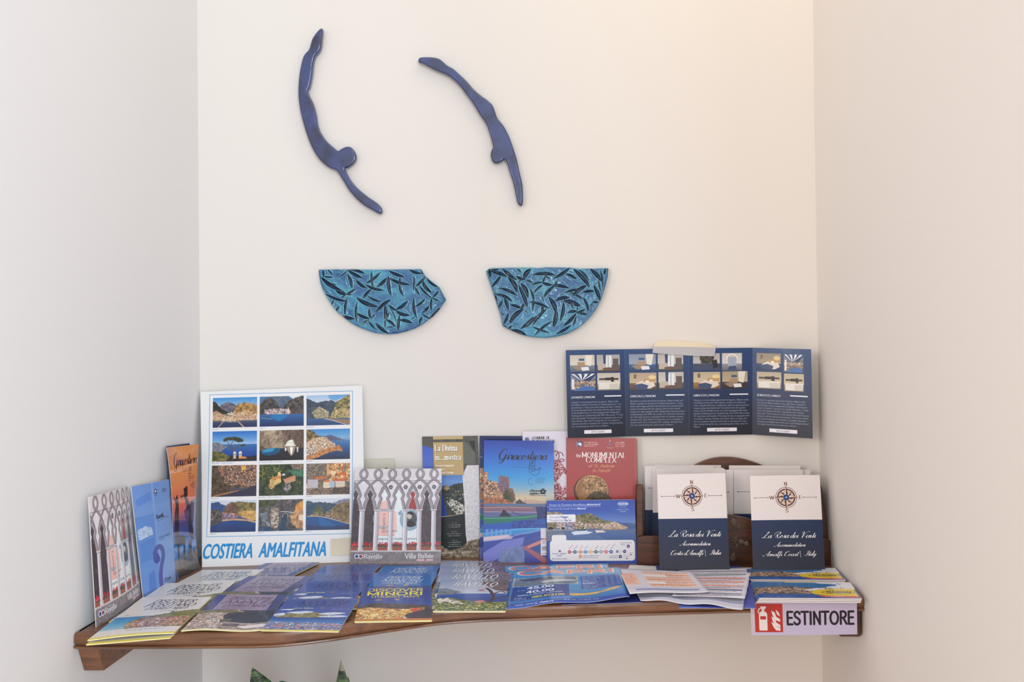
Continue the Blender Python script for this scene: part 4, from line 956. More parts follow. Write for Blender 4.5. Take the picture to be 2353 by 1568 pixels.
    for x, cc, t in st:
        c.ell(x, 950, 31, 31, cc); c.ell(x, 950, 16, 9, (240, 238, 240)); c.text(t, x - 6, 905, 18, cc, w=min(130, 14 * len(t)), style='sans', ang=48)
    c.ell(618, 1036, 31, 31, (236, 140, 90)); c.rect(602, 1030, 32, 12, (240, 238, 240)); c.text('Sentiero degli Dei Link', 670, 1028, 18, navy, w=290, style='sans'); c.text('Path of the Gods Link', 670, 1062, 18, navy, w=270, style='sans')
    for x, y in ((1302, 946), (1438, 946), (1356, 1040), (1510, 850)): c.ell(x, y, 30 if x != 1302 else 24, 30 if x != 1302 else 24, (58, 70, 140)); c.ell(x, y, 14, 8, (240, 238, 240))
    c.line([(1340, 946), (1438, 946), (1510, 850)], 3, navy, 0.6); c.line([(1356, 946), (1356, 1010)], 3, navy, 0.6); c.line([(1560, 1006), (1420, 1006), (1420, 1074), (1480, 1074)], 3, navy, 0.7); c.ell(1556, 1006, 12, 12, navy); c.ell(1478, 1076, 12, 12, navy)
    c.text("Costa d'Amalfi", 1368, 796, 20, navy, w=200, style='sans'); c.text('Airport', 1368, 830, 20, navy, w=90, style='sans'); c.text('Salerno FS', 1170, 1034, 18, navy, w=140, style='sans'); c.text('train station', 1145, 1064, 18, navy, w=165, style='sans'); c.text('Capri', 1522, 980, 16, navy, w=70, style='sans'); c.text('Ischia', 1450, 1048, 16, navy, w=70, style='sans')
    return c
# --- square folder with the compass rose; units 770 x 1040
def cv_rosa(lines, full=True):
    c = Canvas(770, 1040, 0.5, (226, 218, 216))
    c.grad(0, 490, 770, 550, [(0, (40, 55, 88)), (0.5, (44, 51, 74)), (1, (52, 53, 64))])
    br = (96, 52, 44)
    cx, cy = 384, 245
    c.ring(cx, cy, 114, 112, 5, br); c.ring(cx, cy, 92, 90, 14, br)
    for q in range(48):
        t = q * math.pi / 24; c.line([(cx + 40 * math.cos(t), cy + 40 * math.sin(t)), (cx + 84 * math.cos(t), cy + 84 * math.sin(t))], 2.6, (150, 110, 92), 0.8)
    for q in range(8):
        t = q * math.pi / 4 + math.pi / 8
    for q in list(range(1, 8, 2)) + list(range(0, 8, 2)):
        t = -math.pi / 2 + q * math.pi / 4; R = 132 if q % 2 == 0 else 100
        d = np.array([math.cos(t), math.sin(t)]); e = np.array([-d[1], d[0]]); o = np.array([cx, cy])
        c.poly([o + d * R, o + d * 34 + e * 21, o], br); c.poly([o + d * R, o + d * 34 - e * 21, o], (236, 214, 190)); c.line([o + d * R, o + d * 34 - e * 21], 2, br); c.line([o + d * (R - 20), o + d * 30], 1.6, br)
    c.ell(cx, cy, 37, 37, (196, 190, 190)); c.ell(cx, cy, 33, 33, (40, 62, 118))
    for q in range(4):
        t = q * math.pi / 2; c.line([(cx, cy), (cx + 13 * math.cos(t), cy + 13 * math.sin(t))], 4, (206, 216, 232)); c.line([(cx, cy), (cx + 9 * math.cos(t + .785), cy + 9 * math.sin(t + .785))], 3, (206, 216, 232))
    for ch, x, y in (('N', 384, 112), ('S', 386, 408), ('W', 228, 263), ('E', 540, 261)):
        c.text(ch, x, y, 36, br, w=30 if ch != 'W' else 46, style='serif', align='c', sw=1.1)
    for a, b in ((42, 188), (572, 716)):
        c.line([(a, 245), (b, 245)], 3, (60, 40, 40)); c.ell(a, 245, 5, 5, (60, 40, 40)); c.ell(b, 245, 5, 5, (60, 40, 40))
    wh = (238, 234, 226)
    if full:
        c.text(lines[0], 110, 684, 66, wh, w=572, style='script', sw=1.15, shear=0.5)
        c.text(lines[1], 238, 778, 48, wh, w=330, style='script', sw=1.15, shear=0.5)
        c.text(lines[2], 118, 878, 52, wh, w=362, style='script', sw=1.15, shear=0.5)
        c.line([(507, 826), (511, 892)], 4, wh)
        c.text(lines[3], 558, 876, 52, wh, w=118, style='script', sw=1.15, shear=0.5)
    return c
# --- four-panel apartment folder; units 2140 x 770
TXT = [
 ('LEVANTE | MAIORI', 'UP TO 7 GUESTS', ['Levante is a charming apartment of approx. 70sqm inside', 'and 20sqm outside. It consists of 2 double bedrooms, 1 sin-', 'gle bedroom, 1 living room with double sofa bed, 1 kitchen', 'and 2 private bathrooms. Furnished with the typical colors', 'of the Amalfi Coast, it is also equipped with independent', 'heating and air conditioning, free WiFi, flat-screen TV, bed', 'linen and towels. The large terrace is equipped with an out-', 'door shower, deck chairs to enjoy the sun in complete re-', 'laxation and what is necessary for outdoor dining facing the', 'sea, overlooking the entire town of Maiori.']),
 ('GRECALE | MAIORI', 'UP TO 5 GUESTS', ['Grecale is a pretty apartment of approx. 50sqm inside and', '30sqm outside. It consists of 2 double bedrooms, 1 living', 'room with single sofa bed, kitchenette and 2 private bath-', 'rooms. Furnished with the typical colors of the Amalfi', 'Coast, it is also equipped with independent heating and air', 'conditioning, free WiFi, flat screen TV, bed linen and tow-', 'els. The large terrace is equipped with an outdoor shower,', 'laundry area, deck chairs to enjoy the sun in complete re-', 'laxation and what is necessary for outdoor dining facing', 'the sea, overlooking the entire town of Maiori.']),
 ('LIBECCIO | MAIORI', 'UP TO 3 GUESTS', ['Libeccio is a nice studio apartment of approx. 30sqm inside', 'and 20sqm of terrace. The interior consists of a bedroom', 'with a double bed and a single bed, with an adjoining kitch-', 'enette and private bathroom. Furnished with the typical', 'colors of the Amalfi Coast, it is also equipped with inde-', 'pendent heating and air conditioning, free WiFi, flat screen', 'TV, bed linen and towels. The large terrace is equipped with', 'an outdoor shower, laundry area, deck chairs to enjoy the', 'sun in complete relaxation and what is necessary for out-', 'door dining facing the sea, overlooking the entire town of', 'Maiori.']),
 ('SCIROCCO | AMALFI', 'UP TO 4 GUESTS', ['Scirocco is a gracious apartment of approx. 40sqm inside', 'and another 40sqm outside on the upper floor. Located on', 'the first floor of an independent building in the historic', 'center of Amalfi, it consists of 1 double bedroom, 1 living', 'room with double sofa bed, 1 kitchenette and 1 private', 'bathroom. The furniture is in full marine style with frescoes', 'present in all the various environments. The terrace allows', 'you to dine outdoors and sunbathe in complete relaxation,', 'enjoying a privileged view of the sea in the background and', 'the square below full of restaurants and bars.'])]
def cv_folder():
    PW, H = 540, 770
    c = Canvas(PW * 4, H, 0.62, (24, 40, 76))
    c.grad(0, 0, PW * 4, H, [(0, (34, 66, 116)), (0.45, (30, 52, 92)), (0.7, (26, 38, 66)), (1, (18, 24, 42))])
    W_ = (226, 226, 232)
    for k in range(4):
        x = k * PW
        def P(a, b, w, h): return c.sub(x + a, b, w, h, 100, 66)
        def room(p, wall, floor, kind):
            p.grad(0, 0, 100, 66, [(0, tuple(v * 0.9 for v in wall)), (0.6, wall), (0.62, floor), (1, tuple(v * 0.7 for v in floor))])
            if kind == 'bed':
                p.poly([(20, 44), (44, 32), (88, 34), (96, 52), (76, 62), (30, 62)], (222, 212, 200)); p.poly([(18, 46), (46, 42), (70, 50), (62, 66), (20, 62)], (60, 76, 110)); p.rect(52, 24, 44, 12, (190, 150, 96)); p.rect(60, 30, 12, 8, (236, 230, 220)); p.rect(16, 6, 10, 16, (120, 100, 80)); p.ell(84, 18, 14, 8, (246, 222, 150), 0.7)
            elif kind == 'terrace':
                p.grad(0, 0, 100, 30, [(0, (150, 160, 180)), (1, (96, 104, 120))])
                for q in range(9): p.poly([(48 - 4 * q + q * 3, 30), (-10 + q * 14, 0), (-4 + q * 14, 0), (50 + q * 3, 30)], (240, 240, 244) if q % 2 else (40, 56, 96))
                p.spots([(0, 30), (100, 28), (100, 56), (0, 60)], 200, 5, [(190, 150, 110), (120, 100, 90), (214, 186, 150)]); p.poly([(10, 66), (50, 48), (90, 50), (100, 66)], (70, 110, 170)); p.rect(4, 20, 10, 40, (226, 222, 220))
            elif kind == 'living':
                p.poly([(8, 46), (36, 40), (60, 40), (64, 56), (30, 60)], (150, 130, 110)); p.rect(30, 28, 30, 14, (170, 140, 110)); p.poly([(44, 48), (74, 46), (78, 60), (48, 62)], (226, 226, 230)); p.poly([(62, 0), (92, 0), (84, 44), (66, 40)], (226, 220, 206)); p.rect(36, 14, 22, 9, (60, 90, 130))
            elif kind == 'window':
                p.rect(36, 4, 28, 50, (224, 228, 234)); p.rect(48, 4, 3, 50, (150, 150, 156)); p.poly([(28, 0), (40, 0), (38, 56), (30, 58)], (50, 66, 100)); p.rect(4, 36, 36, 24, (190, 176, 160)); p.rect(70, 16, 24, 46, (96, 84, 80)); p.ell(50, 56, 26, 6, (110, 80, 70))
            elif kind == 'kitchen':
                p.rect(8, 20, 84, 7, (70, 60, 54)); p.rect(6, 36, 88, 26, (226, 222, 214)); p.rect(34, 18, 30, 10, (40, 40, 44)); p.poly([(50, 42), (88, 40), (92, 60), (54, 62)], (206, 200, 190)); p.rect(60, 16, 12, 18, (46, 40, 40))
            elif kind == 'dark':
                p.fill([(24, 10), (80, 8), (74, 40), (30, 40)], (30, 34, 30), (110, 100, 84), 8); p.poly([(0, 40), (60, 44), (100, 40), (100, 66), (0, 66)], (66, 74, 100)); p.poly([(70, 30), (88, 24), (94, 56), (76, 60)], (40, 40, 46)); p.rect(24, 8, 56, 4, (50, 44, 40))
            else:
                p.rect(30, 14, 42, 40, (160, 170, 190)); p.poly([(34, 50), (70, 48), (74, 64), (30, 64)], (60, 80, 120)); p.ring(50, 22, 26, 18, 3, (250, 250, 250), 1, 180, 360)
        kinds = [[('living', (216, 208, 192), (120, 130, 150)), ('window', (186, 180, 180), (120, 96, 90)), ('terrace', (150, 150, 160), (90, 110, 150)), ('kitchen', (214, 206, 192), (190, 180, 160))],
                 [('living', (150, 160, 180), (60, 90, 140)), ('window', (200, 192, 186), (90, 100, 90)), ('bed', (196, 176, 148), (120, 90, 60)), ('window', (206, 198, 188), (100, 86, 80))],
                 [('dark', (196, 190, 190), (70, 80, 110)), ('niche', (218, 214, 208), (150, 150, 160)), ('bed', (206, 190, 160), (170, 120, 70)), ('living', (186, 170, 140), (70, 60, 60))],
                 [('bed', (160, 150, 130), (40, 70, 110)), ('terrace', (170, 170, 180), (110, 110, 120)), ('kitchen', (200, 184, 160), (170, 150, 130)), ('kitchen', (206, 192, 160), (150, 140, 120))]][k]
        boxes = [(36, 46, 226, 148), (280, 46, 214, 148), (38, 210, 228, 150), (282, 206, 214, 154)]
        if k == 2: boxes[1] = (280, 46, 170, 152)
        if k == 3: boxes[1] = (290, 50, 176, 156); boxes[3] = (290, 218, 180, 156)
        for bx_, kd in zip(boxes, kinds): room(P(*bx_), kd[1], kd[2], kd[0])
        t, g, ls = TXT[k]
        c.text(t, x + 40, 426, 19, W_, w=216, style='bold'); c.rect(x + 344, 405, 158, 11, (240, 240, 246))
        y = 466
        for L_ in ls:
            c.text(L_, x + 40, y, 14.5, (198, 202, 212), w=min(470, len(L_) * 7.85), style='sans'); y += 23.6
        c.rect(x + 152, 706, 252, 32, (232, 228, 232)); c.text(g, x + 278, 730, 15, (60, 60, 80), w=120, style='sans', align='c')
        if k: c.line([(x, 0), (x, H)], 3, (84, 104, 140), 0.8)
    return c
# --- tourist maps lying flat; units 100 x 170
def title(c, l1, l2, l3, x, w, ys, col, hs=(9, 9, 6.5), sw=0.75, sh=0.25, edge=None):
    for t, y, h, k in ((l1, ys[0], hs[0], 0.86), (l2, ys[1], hs[1], 1.0), (l3, ys[2], hs[2], 0.84)):
        if edge: c.text(t, x + w / 2 + 0.5, y + 0.8, h, edge, w=w * k, style='stick', sw=sw * 1.1, shear=sh, align='c')
        c.text(t, x + w / 2, y, h, col, w=w * k, style='stick', sw=sw, shear=sh, align='c')
def cv_positano():
    c = Canvas(100, 170, 3.6, (222, 218, 214))
    title(c, 'DISCOVER', 'POSITANO', '(TOURIST MAP)', 20, 66, (28, 47, 60), (44, 42, 48), hs=(14.5, 15.5, 9.5), sw=0.95)
    c.greek(50, 66, 30, 2.4, (70, 70, 76), 1); c.ell(68, 73, 3, 3, (110, 110, 110)); c.greek(8, 80, 24, 1.6, (120, 110, 116), 1); c.ell(12, 80.5, 1.2, 1.2, (190, 40, 60))
    c.grad(0, 88, 100, 52, [(0, (44, 130, 186)), (0.4, (52, 150, 200)), (0.8, (120, 178, 206)), (1, (150, 190, 206))])
    c.fill([(34, 92), (60, 84), (84, 68), (100, 62), (100, 140), (30, 140), (24, 118)], (92, 92, 66), (190, 168, 130), 5); c.fill([(50, 88), (78, 70), (100, 62), (100, 92), (70, 98)], (96, 110, 66), (158, 150, 90), 5)
    c.spots([(36, 104), (60, 96), (96, 90), (98, 138), (40, 138), (26, 126)], 620, 2.6, [(226, 200, 180), (206, 150, 130), (180, 110, 130), (120, 130, 90), (230, 216, 200), (170, 80, 110), (206, 120, 60)])
    c.greek(36, 147, 46, 2.2, (80, 76, 80), 1)
    c.rect(0, 164, 100, 6, (226, 206, 80))
    return c
def cv_amalfi():
    c = Canvas(100, 170, 3.6, (60, 72, 130))
    c.grad(0, 0, 100, 84, [(0, (58, 70, 140)), (1, (70, 76, 120))])
    c.rect(14, 0, 72, 78, (150, 136, 164)); title(c, 'DISCOVER', 'AMALFI', '(TOURIST MAP)', 18, 66, (26, 47, 62), (44, 38, 58), hs=(13.5, 16.5, 10), sw=0.85); c.greek(24, 67, 54, 2.4, (60, 50, 70), 1); c.greek(30, 73, 20, 1.5, (60, 50, 70), 1)
    c.fill([(0, 80), (100, 78), (100, 170), (0, 170)], (46, 52, 66), (74, 78, 98), 8)
    c.poly([(60, 88), (100, 84), (100, 150), (70, 146), (46, 126), (50, 104)], (38, 58, 78), 0.8, sm=True)
    c.fill([(0, 80), (50, 78), (60, 86), (40, 92), (36, 110), (44, 126), (50, 134), (100, 140), (100, 170), (0, 170)], (110, 98, 90), (214, 196, 184), 4)
    c.spots([(0, 92), (34, 92), (38, 120), (48, 140), (40, 160), (0, 164)], 560, 3, [(226, 206, 196), (206, 180, 166), (180, 150, 140), (150, 140, 150), (236, 226, 222)]); c.fill([(0, 80), (46, 78), (56, 88), (0, 94)], (84, 92, 62), (150, 140, 110), 4)
    c.poly([(36, 124), (50, 118), (52, 136), (40, 140)], (96, 96, 92)); c.poly([(64, 152), (92, 142), (100, 144), (100, 156), (72, 160)], (226, 220, 224)); c.line([(44, 136), (70, 140), (100, 136)], 2.4, (170, 164, 164)); c.fill([(46, 142), (66, 142), (64, 154), (46, 154)], (70, 70, 76), (130, 124, 124), 3)
    c.rect(0, 166, 100, 4, (222, 214, 190))
    return c
def cv_maiori():
    c = Canvas(100, 170, 3.6, (60, 86, 160))
    c.grad(0, 0, 100, 118, [(0, (84, 104, 168)), (0.12, (56, 84, 156)), (0.7, (62, 92, 166)), (1, (80, 112, 184))])
    title(c, 'DISCOVER', 'MAIORI', '(TOURIST MAP)', 20, 64, (13, 34, 45), (30, 38, 88), hs=(10, 19, 9), sw=0.9)
    c.text('pro loco', 20, 56, 4.5, (226, 220, 110), w=26, style='xbold'); c.text('maiori', 72, 60, 4.5, (196, 206, 230), w=24, style='script'); c.ell(58, 54, 3, 4, (110, 110, 130))
    c.fill([(6, 92), (18, 84), (30, 82), (46, 76), (60, 80), (66, 88), (80, 96), (60, 104), (10, 104)], (90, 88, 60), (178, 166, 126), 4, sm=True)
    for P in ([(2, 62), (20, 58), (16, 66)], [(14, 78), (36, 70), (50, 74), (34, 84)], [(58, 84), (76, 76), (94, 80), (76, 90)], [(60, 96), (90, 92), (98, 98), (70, 102)], [(0, 86), (12, 80), (14, 92), (2, 96)]): c.fill(P, (180, 196, 222), (232, 236, 244), 4, sm=True)
    c.grad(0, 104, 100, 26, [(0, (40, 72, 146)), (1, (60, 130, 196))])
    c.fill([(0, 124), (40, 128), (100, 132), (100, 166), (0, 166)], (80, 106, 160), (170, 184, 206), 5)
    c.spots([(0, 130), (100, 132), (100, 165), (0, 165)], 620, 2.4, [(226, 226, 236), (200, 90, 80), (90, 120, 180), (70, 84, 140), (230, 140, 90), (200, 206, 222), (60, 90, 160)])
    c.rect(0, 165, 100, 5, (226, 206, 90))
    return c
def cv_minori(v=0):
    c = Canvas(100, 170, 3.6, (38, 62, 130))
    c.grad(0, 0, 100, 110, [(0, (64, 82, 140)), (0.3, (40, 66, 138)), (0.8, (44, 72, 150)), (1, (52, 78, 140))] if v == 0 else [(0, (22, 104, 180)), (0.7, (24, 112, 190)), (1, (40, 90, 150))])
    if v == 0:
        c.text('DISCOVER', 48, 28, 14, (232, 214, 60), w=78, style='stick', sw=1.5, align='c'); c.text('MINORI', 48, 48, 16, (236, 222, 60), w=78, style='stick', sw=1.9, align='c'); c.text('(TOURIST MAP)', 49, 60, 9, (228, 210, 70), w=66, style='stick', sw=1.2, align='c')
        c.rect(9, 8, 4, 18, (84, 120, 190)); c.ell(27, 70, 5, 4, (150, 120, 120)); c.ell(52, 70, 4, 4, (160, 130, 140)); c.greek(14, 74, 22, 1.8, (150, 150, 180)); c.greek(66, 66, 18, 1.8, (150, 150, 180))
    else:
        title(c, 'DISCOVER', 'MINORI', '(TOURIST MAP)', 20, 60, (27, 44, 55), (206, 216, 232), hs=(12, 14, 8), sw=1.1, edge=(20, 60, 110)); c.ell(38, 64, 6, 5, (170, 140, 130)); c.ell(62, 61, 4, 5, (190, 150, 130))
        c.poly([(0, 74), (40, 70), (100, 84), (100, 100), (0, 100)], (30, 66, 120), 0.8, sm=True)
    c.fill([(6, 98), (22, 86), (60, 92), (90, 98), (100, 108), (100, 160), (60, 150), (0, 130), (0, 110)], (46, 42, 44), (92, 80, 64), 6)
    c.fill([(0, 112), (20, 106), (60, 116), (90, 108), (90, 134), (60, 160), (0, 164)], (130, 80, 40), (250, 200, 110), 7, con=2)
    c.spots([(0, 118), (30, 110), (70, 120), (84, 112), (80, 140), (66, 158), (0, 162)], 420, 3, [(255, 220, 120), (255, 180, 60), (255, 244, 210), (220, 130, 60), (170, 90, 50), (255, 236, 160)])
    c.poly([(72, 116), (82, 108), (82, 124), (74, 130)], (206, 74, 50)); c.poly([(66, 140), (100, 116), (100, 156), (72, 158)], (56, 44, 60), sm=True); c.rect(0, 158, 100, 8, (190, 110, 50))
    c.rect(0, 166, 100, 4, (226, 214, 110))
    return c
def cv_ravello_map():
    c = Canvas(100, 170, 3.6, (150, 166, 206))
    c.grad(0, 0, 100, 80, [(0, (146, 160, 196)), (1, (192, 200, 218))])
    c.fill([(62, 0), (100, 0), (100, 66), (84, 60), (70, 40), (60, 22)], (70, 58, 58), (150, 128, 120), 4)
    title(c, 'DISCOVER', 'RAVELLO', '(TOURIST MAP)', 20, 62, (12, 36, 48), (236, 236, 240), hs=(11, 20, 9), sw=0.9, edge=(70, 76, 96))
    c.fill([(0, 52), (12, 50), (34, 70), (30, 76), (0, 80)], (110, 120, 138), (150, 156, 166), 5)
    c.grad(0, 78, 100, 46, [(0, (60, 96, 170)), (1, (36, 66, 140))]); c.fill([(0, 70), (20, 68), (36, 72), (16, 84), (0, 86)], (96, 110, 120), (140, 146, 150), 5)
    c.line([(62, 136), (78, 116), (80, 90), (76, 66), (70, 50)], 5, (74, 56, 54), sm=True); c.line([(78, 108), (100, 92)], 3.4, (74, 56, 54)); c.line([(80, 80), (90, 66), (98, 74)], 3, (84, 64, 60), sm=True); c.ell(62, 60, 5, 5, (170, 110, 110), 0.9); c.greek(56, 68, 14, 1.4, (90, 90, 120))
    c.fill([(0, 104), (20, 100), (50, 118), (70, 124), (100, 120), (100, 166), (0, 166)], (48, 66, 40), (150, 158, 96), 4)
    for P in ([(2, 112), (6, 103), (10, 108), (16, 100), (20, 110), (28, 112), (22, 118), (24, 126), (12, 122), (6, 128)], [(22, 124), (30, 116), (36, 122), (40, 134), (30, 132), (26, 140)]): c.fill(P, (196, 186, 180), (240, 232, 226), 3, sm=True)
    c.poly([(54, 118), (66, 112), (72, 122), (60, 130)], (190, 130, 110)); c.spots([(0, 124), (40, 126), (60, 134), (100, 128), (100, 164), (0, 164)], 420, 2.4, [(206, 206, 150), (236, 232, 210), (70, 92, 50), (240, 220, 80), (110, 130, 70), (90, 110, 60)])
    c.rect(0, 166, 100, 4, (226, 222, 200))
    return c
def cv_capri():
    c = Canvas(240, 285, 2.2, (52, 136, 200))
    c.grad(0, 0, 240, 285, [(0, (96, 170, 214)), (0.2, (60, 140, 200)), (0.6, (66, 150, 208)), (1, (44, 110, 190))])
    c.text('CAPRI', 12, 46, 34, (236, 232, 226), w=214, style='stick', sw=3.4); c.text('CAPRI', 14, 45, 31, (226, 116, 66), w=210, style='stick', sw=2.5)
    c.rect(4, 72, 138, 64, (224, 204, 140)); c.fill([(6, 74), (140, 74), (140, 134), (6, 134)], (84, 92, 104), (150, 156, 164), 10); c.fill([(20, 78), (70, 74), (90, 86), (30, 100)], (50, 60, 60), (110, 110, 100), 8, sm=True); c.poly([(56, 112), (96, 98), (136, 100), (130, 110), (70, 120)], (206, 210, 214), sm=True); c.rect(6, 110, 60, 18, (120, 116, 112))
    c.rect(4, 140, 118, 96, (34, 60, 140)); c.text('45,00', 63, 158, 15, (240, 240, 246), w=54, style='stick', sw=2.6, align='c'); c.greek(16, 161, 70, 3, (206, 212, 230), 2, 1.8); c.text('40,00', 63, 188, 15, (240, 240, 246), w=56, style='stick', sw=2.6, align='c')
    c.text('andata e ritorno a persona', 63, 202, 7, (226, 230, 240), w=92, style='xbold', align='c'); c.greek(20, 206, 80, 3, (200, 208, 230), 1); c.text('089.873190', 80, 228, 13, (226, 214, 90), w=66, style='xbold', align='c'); c.greek(12, 216, 26, 4, (200, 208, 230), 3, 1.6)
    c.rrect(148, 72, 86, 108, 5, (44, 78, 160)); c.greek(152, 76, 40, 4, (220, 226, 240), 14, 1.85); c.text('CAPRI', 152, 138, 7, (236, 236, 244), w=24, style='xbold')
    for x in (200, 212, 224): c.greek(x, 78, 8, 3, (190, 200, 226), 15, 2.0)
    c.fill([(122, 214), (150, 214), (190, 206), (214, 188), (226, 184), (228, 196), (214, 206), (170, 226), (126, 232)], (214, 164, 70), (240, 204, 120), 7)
    c.rect(0, 252, 240, 34, (46, 84, 170)); c.greek(16, 262, 46, 7, (220, 226, 240)); c.text('S. Andrea', 54, 272, 10, (226, 230, 242), w=36, style='serif'); c.text('tra.vel.it', 110, 266, 8, (210, 220, 240), w=70, style='sans')
    return c
def cv_table(kind):
    c = Canvas(200, 200, 2.2, (214, 210, 222))
    if kind == 0:
        c.rect(0, 40, 40, 96, (236, 196, 176)); c.greek(4, 44, 34, 3, (190, 110, 90), 16, 1.8)
        c.rect(60, 20, 122, 130, (234, 206, 192))
        for y in range(20, 150, 22): c.rect(60, y, 122, 5, (222, 120, 80) if (y // 22) % 2 else (206, 150, 130)); c.greek(66, y + 7, 108, 4, (166, 110, 96), 2, 1.7)
        c.rect(60, 44, 60, 22, (232, 226, 226)); c.rect(60, 108, 46, 20, (232, 226, 226))
        c.rect(20, 168, 160, 10, (120, 136, 180)); c.rect(0, 158, 200, 3, (170, 176, 206))
    else:
        cols = [(120, 120, 130), (86, 116, 104), (196, 92, 84), (226, 130, 90), (90, 100, 140)]
        for q, y in enumerate(range(14, 190, 17)):
            c.rect(8, y, 180, 4.5, cols[(0, 1, 1, 2, 2, 3, 3, 4, 4, 4, 4)[q]]); c.greek(12, y + 6, 170, 3.4, (140, 130, 140), 2, 1.6)
    return c
def cv_ticketbook():
    c = Canvas(210, 100, 3.2, (56, 96, 160))
    c.grad(0, 0, 210, 100, [(0, (60, 110, 170)), (0.4, (70, 110, 150)), (1, (50, 84, 160))])
    c.fill([(0, 38), (60, 30), (140, 40), (200, 56), (200, 76), (0, 74)], (60, 58, 54), (196, 160, 136), 7); c.spots([(4, 42), (90, 36), (130, 50), (130, 66), (4, 66)], 320, 3.4, [(226, 180, 150), (206, 130, 110), (230, 214, 190), (150, 140, 120), (84, 80, 70)])
    c.rect(78, 6, 96, 8, (44, 120, 190)); c.rect(84, 22, 96, 9, (44, 120, 190)); c.poly([(70, 0), (210, 0), (210, 4), (70, 4)], (226, 206, 120))
    c.poly([(130, 0), (210, 0), (210, 46), (168, 44), (150, 30), (176, 24), (176, 14), (140, 10)], (226, 226, 234)); c.poly([(102, 50), (130, 38), (160, 36), (150, 46), (112, 56)], (236, 236, 240)); c.poly([(176, 6), (190, 12), (182, 16)], (70, 130, 206)); c.spots([(132, 40), (190, 34), (190, 40), (132, 46)], 30, 3, [(210, 60, 50), (60, 110, 180), (240, 200, 60)])
    c.poly([(112, 62), (128, 50), (160, 44), (206, 44), (206, 88), (140, 84), (118, 76)], (236, 206, 44), sm=False); c.text('TRAVELMAR', 170, 70, 12, (50, 60, 100), w=54, style='xbold', align='c', shear=0.2); c.ring(170, 65, 34, 10, 1.6, (50, 60, 100)); c.ring(158, 54, 3, 3, 1.2, (50, 60, 100))
    c.poly([(120, 84), (200, 86), (210, 96), (132, 92)], (222, 92, 70)); c.text('La Costiera', 156, 91, 5, (240, 220, 214), w=36, style='bold', align='c'); c.rect(0, 84, 118, 16, (44, 84, 160)); c.text('METRO DEL MARE', 10, 93, 5, (110, 150, 206), w=60, style='sans')
    return c
def cv_sign():
    c = Canvas(246, 77, 3.0, (196, 188, 214))
    c.fill([(0, 0), (16, 0), (12, 60), (6, 77), (0, 77)], (196, 188, 200), (208, 200, 214), 10)
    c.rect(9, 4, 64, 66, (186, 52, 44))
    wh = (230, 224, 222)
    c.rrect(18.5, 22, 19, 44, 7, wh); c.rect(18.5, 52, 19, 14, wh); c.rect(21.5, 33, 13, 7.5, (186, 52, 44)); c.rect(25, 13, 6, 10, wh); c.poly([(22, 10), (34, 10), (36, 13), (32, 17), (25, 17)], wh); c.line([(26, 13), (19, 17), (17, 25)], 2.6, wh, sm=True)
    for dy in (0, 13.5, 27):
        c.poly([(47, 20 + dy), (55, 24 + dy), (58, 34 + dy), (67, 40 + dy), (67, 46 + dy), (56, 42 + dy), (50, 32 + dy)], wh, sm=False) if dy < 20 else c.poly([(46, 46), (54, 51), (60, 58), (67, 60), (67, 67), (57, 66), (51, 58)], wh)
    c.poly([(57, 17), (64, 24), (67, 34), (60, 29)], wh)
    c.text('ESTINTORE', 82, 52, 29, (34, 26, 38), w=156, style='stick', sw=1.75)
    return c
# ------------------------------------------------------------------ room
plaster = mat('plaster', lin((227, 221, 214)), rough=0.85, spec=0.25, bump=(60, 0.12, 0.002))
plaster_r = mat('plaster_right', lin((226, 219, 212)), rough=0.85, spec=0.25, bump=(60, 0.12, 0.002))
XL, XR = (463 - VX) / F * D0, (1886 - VX) / F * D0
LT = (453 - VX) / F * D0; RT = (1868 - VX) / F * D0
ztop = ZC + 760 / F * D0
def wall_x(z, left=True):
    t = (z - ZS) / (ztop - ZS)
    return XL + (LT - XL) * t if left else XR + (RT - XR) * t
ZH = 2.9
def plane_obj(name, c4, m, n=1):
    o = mesh_obj(name, c4, [(0, 1, 2, 3)], m)
    return struct(o)
th = 0.12
def slab(name, inner, outdir, m):
    v = [Vector(p) for p in inner] + [Vector(p) + Vector(outdir) * th for p in inner]
    f = [(0, 1, 2, 3), (7, 6, 5, 4), (1, 0, 4, 5), (2, 1, 5, 6), (3, 2, 6, 7), (0, 3, 7, 4)]
    return struct(mesh_obj(name, v, f, m))
xl0, xlh, xr0, xrh = wall_x(0), wall_x(ZH), wall_x(0, False), wall_x(ZH, False)
slab('wall_back', [(xl0, 0, 0), (xr0, 0, 0), (xrh, 0, ZH), (xlh, 0, ZH)], (0, 1, 0), plaster)
plaster_l = mat('plaster_left', lin((223, 221, 221)), rough=0.85, spec=0.25, bump=(60, 0.12, 0.002))
slab('wall_left', [(xl0, -1.0, 0), (xl0, 0, 0), (xlh, 0, ZH), (xlh, -1.0, ZH)], (-1, 0, 0), plaster_l)
slab('wall_right', [(xr0, 0, 0), (xr0, -1.6, 0), (xrh, -1.6, ZH), (xrh, 0, ZH)], (1, 0, 0), plaster_r)
floor_m = mat('floor_tile', lin((172, 128, 96)), rough=0.3)
slab('floor', [(xl0 - 2.2, 0, 0), (xl0 - 2.2, -3.6, 0), (xr0 + 2.2, -3.6, 0), (xr0 + 2.2, 0, 0)], (0, 0, -1), floor_m)

